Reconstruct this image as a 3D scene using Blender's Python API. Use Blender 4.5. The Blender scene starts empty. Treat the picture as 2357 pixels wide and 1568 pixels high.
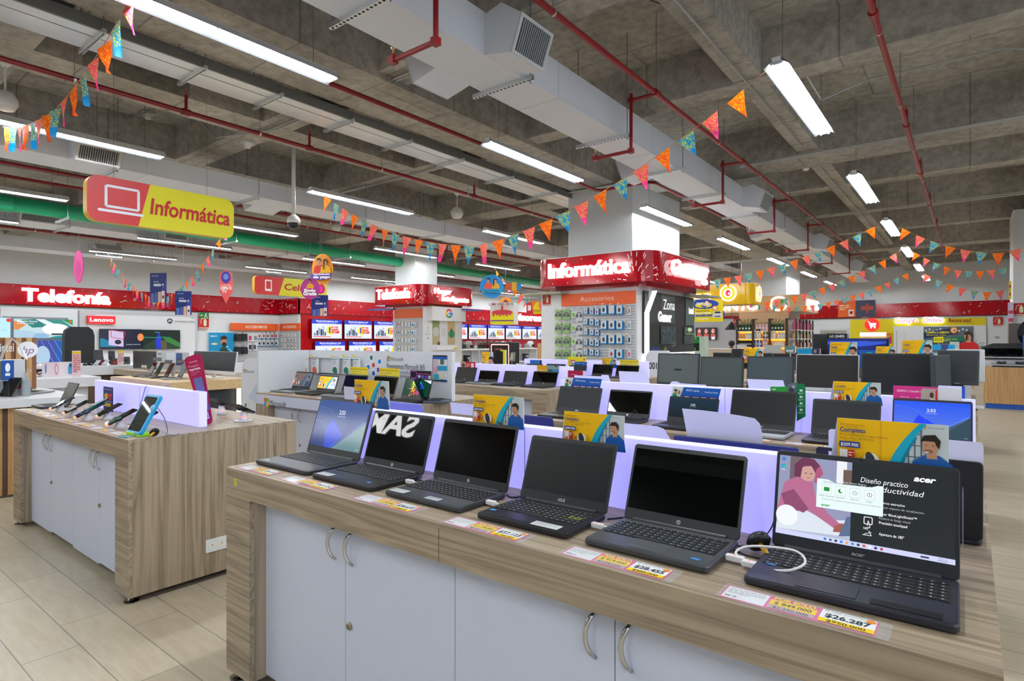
import bpy, math, random
from mathutils import Matrix, Vector
random.seed(7)
SC = bpy.context.scene
COL = SC.collection
# ---------------------------------------------------------------- camera, world, exposure
EYE = 1.345; YAW = math.radians(37.95); FPX = 1352.0
cd = bpy.data.cameras.new('camera'); cam = bpy.data.objects.new('camera', cd); COL.objects.link(cam)
cd.sensor_width = 36.0; cd.lens = 36.0 * FPX / 2357.0; cd.clip_start = 0.03; cd.clip_end = 200
cam.location = (0, 0, EYE); cam.rotation_euler = (math.pi / 2, 0, YAW)
SC.camera = cam
W = bpy.data.worlds.new('world'); SC.world = W; W.use_nodes = True
W.node_tree.nodes['Background'].inputs[0].default_value = (0.80, 0.90, 1.0, 1)
W.node_tree.nodes['Background'].inputs[1].default_value = 1.0
SC.view_settings.view_transform = 'Standard'; SC.view_settings.look = 'None'
SC.view_settings.gamma = 1.0; SC.view_settings.use_curve_mapping = False
SC.view_settings.exposure = 0.6
LAMP_W = 75.0          # tube emission
GLOW = 2.2             # lit letters
# ---------------------------------------------------------------- survey helpers: a bearing in the photograph cut with a known plane of the building
def _ray(u, v):
    a = (u - 1178.5) / FPX; b = (784.5 - v) / FPX
    return (a * math.cos(YAW) - math.sin(YAW), a * math.sin(YAW) + math.cos(YAW), b)
def atZ(u, v, z):
    r = _ray(u, v); t = (z - EYE) / r[2]; return Vector((r[0] * t, r[1] * t, z))
def atX(u, v, x):
    r = _ray(u, v); t = x / r[0]; return Vector((x, r[1] * t, EYE + r[2] * t))
def atY(u, v, y):
    r = _ray(u, v); t = y / r[1]; return Vector((r[0] * t, y, EYE + r[2] * t))
# ---------------------------------------------------------------- materials
def lin(c):
    if isinstance(c, str):
        c = c.lstrip('#'); c = [int(c[i:i + 2], 16) / 255 for i in (0, 2, 4)]
    return tuple((x / 12.92 if x <= .04045 else ((x + .055) / 1.055) ** 2.4) for x in c[:3]) + (1,)
MATS = {}
def newmat(n):
    m = bpy.data.materials.new(n); m.use_nodes = True; MATS[n] = m
    return m, m.node_tree.nodes, m.node_tree.links, m.node_tree.nodes['Principled BSDF']
def attrmat(n, rough, metal=0.0, emit=0.0, coat=0.0, spec=.5, alpha=1.0, base=True):
    m, N, L, b = newmat(n)
    a = N.new('ShaderNodeAttribute'); a.attribute_name = 'Col'
    if base: L.new(a.outputs['Color'], b.inputs['Base Color'])
    else: b.inputs['Base Color'].default_value = (.01, .01, .01, 1)
    b.inputs['Roughness'].default_value = rough; b.inputs['Metallic'].default_value = metal
    b.inputs['Specular IOR Level'].default_value = spec
    if emit:
        L.new(a.outputs['Color'], b.inputs['Emission Color']); b.inputs['Emission Strength'].default_value = emit
    if coat: b.inputs['Coat Weight'].default_value = coat
    b.inputs['Alpha'].default_value = alpha
    return m
attrmat('matte', .6); attrmat('satin', .38); attrmat('gloss', .12, coat=.5); attrmat('metal', .3, 1.0)
attrmat('chrome', .12, 1.0); attrmat('print', .45, spec=.3)
attrmat('screen', .12, emit=.75, base=False); attrmat('lit', .4, emit=GLOW, base=False); attrmat('lit_far', .4, emit=7, base=False); attrmat('lit_soft', .4, emit=1.15, base=False)
attrmat('screen_matte', .38, emit=0.0, spec=.35); attrmat('screen_gloss', .015, spec=.6)
attrmat('clear', .05, alpha=.13); attrmat('clear_thick', .05, alpha=.4); attrmat('smoke', .03, alpha=.55, spec=.8)
m, N, L, b = newmat('tube'); b.inputs['Emission Color'].default_value = (.93, .97, 1, 1); b.inputs['Emission Strength'].default_value = LAMP_W
m, N, L, b = newmat('led_panel')
b.inputs['Base Color'].default_value = (.56, .55, .74, 1); b.inputs['Roughness'].default_value = .3
b.inputs['Emission Color'].default_value = (.36, .34, .95, 1); b.inputs['Emission Strength'].default_value = .62
def coords(N, L, scale=(1, 1, 1), kind='Object'):
    t = N.new('ShaderNodeTexCoord'); mp = N.new('ShaderNodeMapping'); mp.inputs['Scale'].default_value = scale
    L.new(t.outputs[kind], mp.inputs['Vector']); return mp.outputs['Vector']
def ramp(N, L, fac, stops):
    r = N.new('ShaderNodeValToRGB'); e = r.color_ramp.elements
    while len(e) < len(stops): e.new(.5)
    for i, (p, c) in enumerate(stops): e[i].position = p; e[i].color = lin(c)
    L.new(fac, r.inputs['Fac']); return r.outputs['Color']
def noise(N, L, vec, scale, detail=4, rough=.55, dist=0.0):
    n = N.new('ShaderNodeTexNoise'); n.inputs['Scale'].default_value = scale; n.inputs['Detail'].default_value = detail
    n.inputs['Roughness'].default_value = rough; n.inputs['Distortion'].default_value = dist; L.new(vec, n.inputs['Vector']); return n.outputs['Fac']
def mixc(N, L, fac, a, b_, mode='MIX'):
    x = N.new('ShaderNodeMix'); x.data_type = 'RGBA'; x.blend_type = mode
    if isinstance(fac, float): x.inputs[0].default_value = fac
    else: L.new(fac, x.inputs[0])
    for s, v in ((6, a), (7, b_)):
        if isinstance(v, (str, tuple)): x.inputs[s].default_value = lin(v) if isinstance(v, str) else v
        else: L.new(v, x.inputs[s])
    return x.outputs[2]
def bump(N, L, b, h, s, d=.01):
    k = N.new('ShaderNodeBump'); k.inputs['Strength'].default_value = s; k.inputs['Distance'].default_value = d
    L.new(h, k.inputs['Height']); L.new(k.outputs['Normal'], b.inputs['Normal'])
def wood(name, along, c0, c1, c2, rough=.42):
    m, N, L, b = newmat(name)
    s = {'x': (.3, 9, 9), 'y': (9, .3, 9), 'z': (9, 9, .3)}[along]
    v = coords(N, L, s)
    n1 = noise(N, L, v, 1.5, 3, .5, .5)
    w = N.new('ShaderNodeMath'); w.operation = 'MULTIPLY'; w.inputs[1].default_value = 13.0; L.new(n1, w.inputs[0])
    fr = N.new('ShaderNodeMath'); fr.operation = 'PINGPONG'; fr.inputs[1].default_value = 1.0; L.new(w.outputs[0], fr.inputs[0])
    s2 = {'x': (1, 40, 40), 'y': (40, 1, 40), 'z': (40, 40, 1)}[along]
    n2 = noise(N, L, coords(N, L, s2), 2.2, 4, .6)
    f = N.new('ShaderNodeMath'); f.operation = 'MULTIPLY_ADD'; f.inputs[1].default_value = .62; L.new(fr.outputs[0], f.inputs[0])
    g = N.new('ShaderNodeMath'); g.operation = 'MULTIPLY'; g.inputs[1].default_value = .45; L.new(n2, g.inputs[0]); L.new(g.outputs[0], f.inputs[2])
    c = ramp(N, L, f.outputs[0], [(.05, c0), (.32, c1), (.85, c2)])
    L.new(c, b.inputs['Base Color']); b.inputs['Roughness'].default_value = rough
    bump(N, L, b, n2, .08, .002); return m
for ax in 'xyz':
    wood('wood_' + ax, ax, '#5d5042', '#8f7f6b', '#ab9b84')
wood('oak_x', 'x', '#a98a5c', '#c8a878', '#d6ba8c'); wood('oak_z', 'z', '#a07a4c', '#b98f5e', '#caa06c'); wood('pink_oak', 'x', '#caa89c', '#d8bcb0', '#e2c9be')
def concrete():
    m, N, L, b = newmat('concrete'); v = coords(N, L)
    n1 = noise(N, L, v, .7, 6, .6, .3); n2 = noise(N, L, v, 9, 6, .65)
    a = ramp(N, L, n1, [(.28, '#9a968f'), (.5, '#b5b0a6'), (.72, '#c9c5bd')])
    c = ramp(N, L, n2, [(.32, '#a4a4a6'), (.62, '#ffffff')])
    col = mixc(N, L, .6, a, c, 'MULTIPLY')
    br = N.new('ShaderNodeTexBrick'); L.new(coords(N, L, (.45, .45, .45)), br.inputs['Vector'])
    br.inputs['Scale'].default_value = 1; br.inputs['Mortar Size'].default_value = .006; br.inputs['Brick Width'].default_value = 1.1; br.inputs['Row Height'].default_value = .55
    br.inputs['Color1'].default_value = (1, 1, 1, 1); br.inputs['Color2'].default_value = (.86, .86, .84, 1); br.inputs['Mortar'].default_value = (.5, .5, .48, 1)
    col = mixc(N, L, .8, col, br.outputs['Color'], 'MULTIPLY')
    L.new(col, b.inputs['Base Color']); b.inputs['Roughness'].default_value = .85; bump(N, L, b, n2, .35, .01)
concrete()
def floor_mat():
    m, N, L, b = newmat('floor_tile'); v0 = coords(N, L)
    mp = N.new('ShaderNodeMapping'); mp.inputs['Location'].default_value = (.7, -.05, 0); L.new(v0, mp.inputs['Vector'])
    br = N.new('ShaderNodeTexBrick'); L.new(mp.outputs['Vector'], br.inputs['Vector'])
    br.inputs['Scale'].default_value = 1; br.inputs['Brick Width'].default_value = .80; br.inputs['Row Height'].default_value = .2055
    br.inputs['Mortar Size'].default_value = .0028; br.inputs['Mortar Smooth'].default_value = .3; br.offset = .35
    br.inputs['Color1'].default_value = lin('#d4c9b3'); br.inputs['Color2'].default_value = lin('#c9bea9'); br.inputs['Mortar'].default_value = lin('#8f8a80')
    n = noise(N, L, coords(N, L, (1.6, 9, 1)), 3.0, 5, .6, .4); n2 = noise(N, L, v0, .8, 3, .5)
    c = mixc(N, L, .5, br.outputs['Color'], ramp(N, L, n, [(.3, '#d2cabc'), (.7, '#ffffff')]), 'MULTIPLY')
    c = mixc(N, L, .35, c, ramp(N, L, n2, [(.35, '#cfc4b2'), (.65, '#f4f4f2')]), 'MULTIPLY')
    L.new(c, b.inputs['Base Color']); b.inputs['Roughness'].default_value = .38
    bump(N, L, b, br.outputs['Fac'], -.3, .003)
floor_mat()
def simple(name, col, rough, metal=0.0, sc=6, amt=.12, bmp=0.0, kind='Object', vs=(1, 1, 1)):
    m, N, L, b = newmat(name); n = noise(N, L, coords(N, L, vs), sc, 4, .6)
    lo = tuple(x * (1 - amt) for x in lin(col)[:3]) + (1,); hi = tuple(min(1, x * (1 + amt)) for x in lin(col)[:3]) + (1,)
    L.new(mixc(N, L, n, lo, hi), b.inputs['Base Color']); b.inputs['Roughness'].default_value = rough; b.inputs['Metallic'].default_value = metal
    if bmp: bump(N, L, b, n, bmp, .005)
    return m, N, L, b
simple('wall_paint', '#e0e4e7', .7, 0, 3, .04); simple('column_paint', '#d4d6d6', .6, 0, 4, .03)
simple('duct_white', '#dadfe8', .5, 0, 60, .06, .15); simple('laminate_white', '#ccd3e6', .42, 0, 90, .03)
simple('red_panel', '#aa0014', .10, 0, 2, .05); simple('red_pipe', '#86141a', .35, 0, 8, .12); simple('green_pipe', '#0f9b6a', .35, 0, 5, .08)
simple('yellow_wall', '#e2cf00', .5, 0, 4, .03); simple('white_wall_panel', '#e3e5e8', .45, 0, 3, .02)
m, N, L, b = simple('galvanised', '#dde2e6', .3, .85, 2.2, .22, .25, vs=(1, .35, 1))
simple('steel_grey', '#7d7e7c', .5, .4, 5, .1); simple('rod', '#8c9095', .4, .8, 9, .1); simple('conduit', '#a9adad', .4, .7, 7, .1)
# bunting cloth: coloured triangle lattice printed on the pennant, colour from the pennant itself
def flag_mat(name, base, tip, net):
    m, N, L, b = newmat(name)
    v = coords(N, L); sx = N.new('ShaderNodeSeparateXYZ'); L.new(v, sx.inputs[0])
    vo = N.new('ShaderNodeTexVoronoi'); vo.feature = 'DISTANCE_TO_EDGE'; vo.inputs['Scale'].default_value = 34; L.new(v, vo.inputs['Vector'])
    th = N.new('ShaderNodeMath'); th.operation = 'LESS_THAN'; th.inputs[1].default_value = .13; L.new(vo.outputs['Distance'], th.inputs[0])
    body = mixc(N, L, th.outputs[0], base, net)
    low = N.new('ShaderNodeMapRange'); low.inputs['From Min'].default_value = -.155; low.inputs['From Max'].default_value = -.19; L.new(sx.outputs['Z'], low.inputs['Value'])
    c = mixc(N, L, low.outputs['Result'], body, tip)
    L.new(c, b.inputs['Base Color']); b.inputs['Roughness'].default_value = .6
    tr = N.new('ShaderNodeBsdfTranslucent'); L.new(c, tr.inputs['Color'])
    mx = N.new('ShaderNodeMixShader'); mx.inputs[0].default_value = .45
    L.new(b.outputs[0], mx.inputs[1]); L.new(tr.outputs[0], mx.inputs[2]); L.new(mx.outputs[0], N['Material Output'].inputs['Surface'])
flag_mat('flag_orange', '#ff9c10', '#ff5a10', '#f4581a'); flag_mat('flag_pink', '#f2a04a', '#f23a8c', '#f5486e'); flag_mat('flag_blue', '#c2c83c', '#0f86c8', '#1a90c4')
# ---------------------------------------------------------------- mesh collector
_txt = {}
def text_geo(s, bold, shear, ext, res=3):
    k = (s, bold, shear, ext)
    if k in _txt: return _txt[k]
    cu = bpy.data.curves.new('t', 'FONT'); cu.body = s; cu.size = 1; cu.resolution_u = res; cu.offset = bold; cu.shear = shear; cu.extrude = ext
    ob = bpy.data.objects.new('t', cu); me = ob.to_mesh()
    V = [tuple(v.co) for v in me.vertices]; F = [tuple(p.vertices) for p in me.polygons]
    ob.to_mesh_clear(); bpy.data.objects.remove(ob); bpy.data.curves.remove(cu)
    xs = [v[0] for v in V] or [0, 1]; ys = [v[1] for v in V] or [0, 1]
    _txt[k] = (V, F, min(xs), max(xs), min(ys), max(ys)); return _txt[k]
def frame(o, xd=(1, 0, 0), yd=(0, 0, 1)):
    x = Vector(xd).normalized(); y = Vector(yd).normalized(); z = x.cross(y).normalized()
    M = Matrix((x, y, z)).transposed().to_4x4(); M.translation = Vector(o); return M
class G:
    def __init__(s, M=None, lay=.0004): s.v = []; s.f = []; s.c = []; s.mi = []; s.ml = []; s.M = M or Matrix(); s.m = 'matte'; s.l = 0.0; s.dl = lay
    def at(s, o, xd=(1, 0, 0), yd=(0, 0, 1)): s.M = frame(o, xd, yd); s.l = 0.0; return s
    def F(s, pts, col, mat=None):
        mat = mat or s.m
        if mat not in s.ml: s.ml.append(mat)
        n = len(s.v)
        for p in pts: s.v.append(tuple(s.M @ Vector(p)))
        s.f.append(tuple(range(n, n + len(pts)))); s.c.append(lin(col) if isinstance(col, str) else col); s.mi.append(s.ml.index(mat))
    def mesh(s, V, Fs, col, mat=None):
        mat = mat or s.m
        if mat not in s.ml: s.ml.append(mat)
        n = len(s.v); c = lin(col); i = s.ml.index(mat)
        for p in V: s.v.append(tuple(s.M @ Vector(p)))
        for f in Fs: s.f.append(tuple(n + k for k in f)); s.c.append(c); s.mi.append(i)
    def box(s, x0, y0, z0, x1, y1, z1, col='#ffffff', mat=None):
        V = [(x0, y0, z0), (x1, y0, z0), (x1, y1, z0), (x0, y1, z0), (x0, y0, z1), (x1, y0, z1), (x1, y1, z1), (x0, y1, z1)]
        s.mesh(V, [(0, 3, 2, 1), (4, 5, 6, 7), (0, 1, 5, 4), (1, 2, 6, 5), (2, 3, 7, 6), (3, 0, 4, 7)], col, mat); return s
    def prism(s, P, z0, z1, col='#ffffff', mat=None, top=None, side=None):
        n = len(P); 
        s.F([(x, y, z1) for x, y in P], top or col, mat); s.F([(x, y, z0) for x, y in reversed(P)], col, mat)
        for i in range(n):
            a, b = P[i], P[(i + 1) % n]; s.F([(a[0], a[1], z0), (b[0], b[1], z0), (b[0], b[1], z1), (a[0], a[1], z1)], side or col, mat)
        return s
    def slab(s, x0, y0, x1, y1, r, z0, z1, col='#ffffff', mat=None, top=None, bev=0.0, n=5):
        P = rrect(x0, y0, x1, y1, r, n)
        if bev:
            Q = rrect(x0 + bev, y0 + bev, x1 - bev, y1 - bev, max(r - bev, .0005), n); k = len(P); c = col
            rings = [[(x, y, z0) for x, y in Q], [(x, y, z0 + bev) for x, y in P], [(x, y, z1 - bev) for x, y in P], [(x, y, z1) for x, y in Q]]
            V = sum(rings, []); Fs = [tuple(range(3 * k, 4 * k)), tuple(reversed(range(k)))]
            for a in range(3):
                for i in range(k): j = (i + 1) % k; Fs.append((a * k + i, a * k + j, (a + 1) * k + j, (a + 1) * k + i))
            s.mesh(V, Fs, col, mat)
        else: s.prism(P, z0, z1, col, mat, top)
        return s
    def tube(s, path, r, col='#ffffff', mat=None, n=8, cap=True):
        P = [Vector(p) for p in path]; R = r if isinstance(r, (list, tuple)) else [r] * len(P); V = []; up = None
        for i, p in enumerate(P):
            d = (P[min(i + 1, len(P) - 1)] - P[max(i - 1, 0)]).normalized()
            if up is None: up = Vector((0, 0, 1)) if abs(d.z) < .9 else Vector((1, 0, 0))
            a = d.cross(up).normalized(); b = a.cross(d).normalized(); up = b
            for k in range(n): t = 2 * math.pi * k / n; V.append(tuple(p + a * (math.cos(t) * R[i]) + b * (math.sin(t) * R[i])))
        Fs = []
        for i in range(len(P) - 1):
            for k in range(n): j = (k + 1) % n; Fs.append((i * n + k, i * n + j, (i + 1) * n + j, (i + 1) * n + k))
        if cap: Fs.append(tuple(reversed(range(n)))); Fs.append(tuple(range((len(P) - 1) * n, len(P) * n)))
        s.mesh(V, Fs, col, mat); return s
    def lathe(s, prof, o=(0, 0, 0), n=16, col='#ffffff', mat=None):
        V = []; Fs = []
        for r, z in prof:
            for k in range(n): t = 2 * math.pi * k / n; V.append((o[0] + math.cos(t) * r, o[1] + math.sin(t) * r, o[2] + z))
        for i in range(len(prof) - 1):
            for k in range(n): j = (k + 1) % n; Fs.append((i * n + k, i * n + j, (i + 1) * n + j, (i + 1) * n + k))
        Fs.append(tuple(reversed(range(n)))); Fs.append(tuple(range((len(prof) - 1) * n, len(prof) * n)))
        s.mesh(V, Fs, col, mat); return s
    # --- flat print in the local xy plane, every call one hair above the last
    def poly(s, P, col, mat=None): s.l += s.dl; s.F([(x, y, s.l) for x, y in P], col, mat); return s
    def rect(s, x0, y0, x1, y1, col, mat=None): return s.poly([(x0, y0), (x1, y0), (x1, y1), (x0, y1)], col, mat)
    def rr(s, x0, y0, x1, y1, r, col, mat=None): return s.poly(rrect(x0, y0, x1, y1, r), col, mat)
    def ell(s, cx, cy, rx, ry, col, mat=None, n=20, a=0.0):
        ca, sa = math.cos(a), math.sin(a)
        return s.poly([(cx + rx * math.cos(t) * ca - ry * math.sin(t) * sa, cy + rx * math.cos(t) * sa + ry * math.sin(t) * ca) for t in [2 * math.pi * k / n for k in range(n)]], col, mat)
    def line(s, P, w, col, mat=None):
        s.l += s.dl
        for (x0, y0), (x1, y1) in zip(P, P[1:]):
            d = math.hypot(x1 - x0, y1 - y0) or 1e-6; nx, ny = -(y1 - y0) / d * w / 2, (x1 - x0) / d * w / 2
            s.F([(x0 - nx, y0 - ny, s.l), (x1 - nx, y1 - ny, s.l), (x1 + nx, y1 + ny, s.l), (x0 + nx, y0 + ny, s.l)], col, mat)
        return s
    def text(s, t, x, y, h, col, w=None, mat=None, bold=0.0, shear=0.0, al='l', ext=0.0, cap=None):
        V, Fs, a0, a1, b0, b1 = text_geo(t, bold, shear, 0.0 if not ext else .5)
        if not V: return s
        sy = h / (.70 if cap is None else (b1 - b0)); sx = sy if w is None else w / (a1 - a0); wd = (a1 - a0) * sx
        ox = {'l': x, 'c': x - wd / 2, 'r': x - wd}[al]; by = b0 if cap is not None else 0.0
        s.l += s.dl; zz = s.l + (ext / 2 if ext else 0)
        s.mesh([(ox + (p[0] - a0) * sx, y + (p[1] - by) * sy, zz + p[2] * ext) for p in V], Fs, col, mat); return s
    def greek(s, x, y, w, rows, lh, th, col, mat=None):     # small print too fine to read
        for i in range(rows):
            k = x; e = x + w * (1 if i < rows - 1 else .6); s.l += s.dl
            while k < e:
                q = min(e, k + th * random.uniform(2, 6)); s.F([(k, y - i * lh - th, s.l), (q, y - i * lh - th, s.l), (q, y - i * lh, s.l), (k, y - i * lh, s.l)], col, mat); k = q + th * .9
        return s
    def build(s, name, parent=None, label=None, smooth=False):
        me = bpy.data.meshes.new(name); me.from_pydata(s.v, [], s.f)
        for n in s.ml: me.materials.append(MATS[n])
        me.polygons.foreach_set('material_index', s.mi)
        at = me.color_attributes.new('Col', 'FLOAT_COLOR', 'CORNER'); buf = []
        for f, c in zip(s.f, s.c): buf += list(c) * len(f)
        at.data.foreach_set('color', buf)
        if smooth: me.polygons.foreach_set('use_smooth', [True] * len(s.f))
        me.update(); o = bpy.data.objects.new(name, me); COL.objects.link(o)
        if parent: o.parent = parent
        if label: o['label'] = label
        return o
def rrect(x0, y0, x1, y1, r, n=5):
    P = []
    for cx, cy, a in ((x1 - r, y1 - r, 0), (x0 + r, y1 - r, 90), (x0 + r, y0 + r, 180), (x1 - r, y0 + r, 270)):
        for k in range(n + 1): t = math.radians(a + 90 * k / n); P.append((cx + r * math.cos(t), cy + r * math.sin(t)))
    return P
def thing(name, label, cat, loc=(0, 0, 0), rz=0.0, group=None):
    o = bpy.data.objects.new(name, None); COL.objects.link(o); o.location = loc; o.rotation_euler = (0, 0, rz); o.empty_display_size = .05
    o['label'] = label; o['category'] = cat
    if group: o['group'] = group
    return o
def tag(o, label, cat, group=None, kind=None):
    o['label'] = label; o['category'] = cat
    if group: o['group'] = group
    if kind: o['kind'] = kind
    return o
def struct(o): o['kind'] = 'structure'; return o
_kids = {}
def kids(r):
    return [c for c in bpy.data.objects if c.parent == r]
def remember(r): _kids[r.name] = [(c, kids(c)) for c in kids(r)]; return r
def dup(root, loc, rz=None, label=None, group=None):
    if root.name not in _kids: remember(root)
    r = root.copy(); COL.objects.link(r); r.location = loc
    if rz is not None: r.rotation_euler = (0, 0, rz)
    if label: r['label'] = label
    if group: r['group'] = group
    for ch, gs in _kids[root.name]:
        c = ch.copy(); COL.objects.link(c); c.parent = r
        for g in gs: d = g.copy(); COL.objects.link(d); d.parent = c
    return r
PI = math.pi
# ================================================================ the building
XL, XR, YB, YF = -24.0, 2.2, 34.0, -6.5
g = G(); g.box(XL - .3, YF, -.15, 6.0, YB + .2, 0, mat='floor_tile'); struct(g.build('floor'))
g = G(); g.box(XL - .3, YF, 5.3, 6.0, YB + .2, 5.5, mat='concrete'); struct(g.build('ceiling'))
g = G(); g.box(XL - .3, YF, 0, XL, 14.1, 5.3, mat='wall_paint'); struct(g.build('wall_left'))
g = G(); g.box(XL - .3, 14.1, 0, -22.5, YB + .2, 5.3, mat='wall_paint'); struct(g.build('wall_left'))
g = G(); g.box(-22.5, YB, 0, 6.0, YB + .2, 5.3, mat='wall_paint'); struct(g.build('wall_back'))
g = G(); g.box(6.0, 10.0, 0, 6.2, YB + .2, 5.3, mat='wall_paint'); struct(g.build('wall_right'))
# beams: one object per beam
nb = 0
for y0, y1, zb in ((-2.2, -1.6, 4.7), (1.35, 1.95, 4.7), (4.75, 5.25, 4.7), (7.85, 8.2, 4.7), (11.45, 12.25, 4.62), (14.4, 14.8, 4.72), (17.6, 18.0, 4.72), (21.0, 21.4, 4.72), (24.6, 25.4, 4.62), (28.4, 28.8, 4.72), (31.6, 32.0, 4.72)):
    g = G(); g.box(XL, y0, zb, 6.0, y1, 5.3, mat='concrete'); nb += 1; struct(g.build('trim_%d' % nb))
for x0, x1, zb in ((-23.2, -22.7, 4.7), (-20.0, -19.5, 4.7), (-15.3, -14.3, 4.62), (-12.0, -11.6, 4.7), (-9.3, -8.55, 4.7), (-6.9, -5.82, 4.62), (-2.45, -2.1, 4.72), (1.4, 2.3, 4.62)):
    g = G(); g.box(x0, YF, zb + .006, x1, YB, 5.3, mat='concrete'); nb += 1; struct(g.build('trim_%d' % nb))
# clad columns
def column(x0, y0, x1, y1, label, z1=4.66):
    g = G(); g.slab(x0, y0, x1, y1, .01, 0, z1, mat='column_paint', n=1); return tag(g.build('clad_column'), label, 'column', 'white clad columns')
column(-7.07, 11.1, -5.5, 13.6, 'wide white clad column rising from the red Informática canopy')
column(-15.3, 13.2, -14.3, 14.2, 'narrower white clad column above the red Telefonía canopy')
column(-7.6, 25.6, -5.87, 28.0, 'distant white clad column above the pale wood canopy')
column(.86, 19.6, 2.2, 21.2, 'white column at the far right edge beside the wood stove counter')
# ---------------------------------------------------------------- services under the slab
def rods(g, x, y, z0, z1=5.292, r=.006): g.tube([(x, y, z0), (x, y, z1)], r, mat='rod', n=5, cap=False)
def duct(name, label, x0, x1, z0, z1, ya, yb, hang, boxes, flaps=()):
    t = thing(name, label, 'air duct', ((x0 + x1) / 2, ya, z0), 0, 'white ventilation ducts'); ox, oy, oz = t.location
    def P(gg, n, lab=None): o = gg.build(n, t, lab); o.location = (-ox, -oy, -oz); return o
    g = G(); y = ya; k = 0
    while y < yb:
        e = min(y + 2.4, yb); g.box(x0, y, z0, x1, e - .012, z1, mat='duct_white'); g.box(x0 + .01, e - .012, z0 + .01, x1 - .01, e, z1 - .01, mat='duct_white'); y = e
    P(g, 'duct_body')
    for y in hang:
        g = G(); g.box(x0 - .12, y - .02, z0 - .045, x1 + .12, y + .02, z0, mat='galvanised')
        q = x0 - .1
        while q < x1 + .1: g.box(q, y - .011, z0 - .0465, q + .028, y + .011, z0 - .045, '#33363a', 'matte'); q += .05
        for x in (x0 - .09, x1 + .09): rods(g, x, y, z0 - .08)
        P(g, 'hanger_bar')
    for y, side, w in boxes:
        xs = x1 if side > 0 else x0; s = side
        g = G(); A = [(xs, z1 - .02), (xs + s * .2, z1 + .02), (xs + s * .42, z1 - .14), (xs + s * .30, z0 - .06), (xs, z0)]
        V = [(p[0], yy, p[1]) for yy in (y, y + w) for p in A]; n = 5
        Fs = [tuple(range(5)), tuple(reversed(range(5, 10)))] + [(i, (i + 1) % 5, 5 + (i + 1) % 5, 5 + i) for i in range(5)]
        g.mesh(V, Fs, '#ffffff', 'duct_white'); P(g, 'outlet_box')
        g = G(frame((xs + s * .42, y if s > 0 else y + w, z1 - .14), (0, s, 0), (-s * .12, 0, -(z1 - z0 - .08))).copy())
        hh = math.hypot(.12, z1 - z0 - .08); sg = -1 if True else 1
        g.M = frame((xs + s * .42, y if s > 0 else y + w, z1 - .14), (0, s, 0), (-s * .12, 0, -(z1 - z0 - .08)))
        g.M = g.M @ Matrix.Scale(-1, 4, (0, 0, 1))
        g.box(0, 0, 0, w, hh, .02, '#c6cacc', 'satin'); g.box(.035, .03, .02, w - .035, hh - .03, .022, '#3c4043', 'matte')
        k = .05
        while k < w - .04: g.box(k, .03, .02, k + .008, hh - .03, .03, '#aab0b4', 'satin'); k += .028
        P(g, 'grille')
    return t
duct('ventilation_duct', 'large white duct with red sprinkler pipes below it, nearest overhead', -4.11, -3.56, 4.0, 4.40, .6, 31.0,
     [2.95, 4.75, 6.85, 8.7, 10.6, 12.8, 15, 17.2, 19.4, 21.6], [(4.15, 1, .5), (4.05, -1, .5), (8.55, -1, .45), (12.0, 1, .6), (15.6, -1, .5), (18.7, 1, .6), (25.5, 1, .7)])
duct('ventilation_duct', 'white duct passing behind the large yellow Informática hanging sign', -11.0, -10.3, 3.98, 4.28, -1.0, 22.0,
     [.9, 3.35, 5.6, 8.0, 10.4, 12.8, 15.2, 17.6], [(2.75, 1, .55), (5.9, -1, .6), (12.4, 1, .55), (17.5, 1, .5)])
duct('ventilation_duct', 'white duct just behind the thick green pipe', -18.2, -17.17, 4.12, 4.43, -1.0, 30.0,
     [1.8, 4.6, 7.5, 10.3, 13.1, 16], [(3.6, 1, .75), (6.6, 1, .6), (10.9, 1, .6), (16.5, 1, .55), (21.0, 1, .5)])
duct('ventilation_duct', 'white duct running along the top of the left wall', -22.2, -21.3, 4.0, 4.3, -1.0, 30.0,
     [3.6, 8.0, 12.5], [(6.3, 1, .7), (11.8, 1, .6), (17.6, 1, .6), (24.0, 1, .5)])
# galvanised busway tray
t = thing('cable_tray', 'shiny galvanised tray hung under the ceiling left of the near duct', 'cable tray', (-7.3, 0, 4.5))
g = G(); g.box(-7.55, -2, 4.5, -7.19, 12.2, 4.53, mat='galvanised'); g.box(-7.175, -2, 4.5, -7.0, 12.2, 4.53, mat='galvanised'); g.box(-7.19, -2, 4.51, -7.175, 12.2, 4.53, '#24262a', 'matte')
g.box(-7.0, -2, 4.50, -6.97, 12.2, 4.62, mat='steel_grey'); g.box(-7.55, -2, 4.53, -7.52, 12.2, 4.62, mat='galvanised')
o = g.build('tray', t); o.location = (7.3, 0, -4.5)
for y in (1.2, 2.15, 3.15, 4.1, 5.2, 6.3, 7.5, 8.9, 10.4):
    g = G(); g.box(-7.62, y - .02, 4.455, -6.9, y + .02, 4.5, mat='galvanised')
    q = -7.6
    while q < -6.92: g.box(q, y - .011, 4.4535, q + .028, y + .011, 4.455, '#33363a', 'matte'); q += .05
    rods(g, -6.93, y, 4.44); rods(g, -7.6, y, 4.44); o = g.build('hanger_bar', t); o.location = (7.3, 0, -4.5)
def pipe(name, label, pts, r, mat, cat, group=None, extra=()):
    g = G(); g.tube(pts, r, mat=mat, n=10)
    for p, d in extra: g.tube([p, (p[0] + d[0], p[1] + d[1], p[2] + d[2])], r * 1.5, mat=mat, n=10)
    return tag(g.build(name, smooth=False), label, cat, group)
SG = 'red sprinkler pipes'
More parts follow.
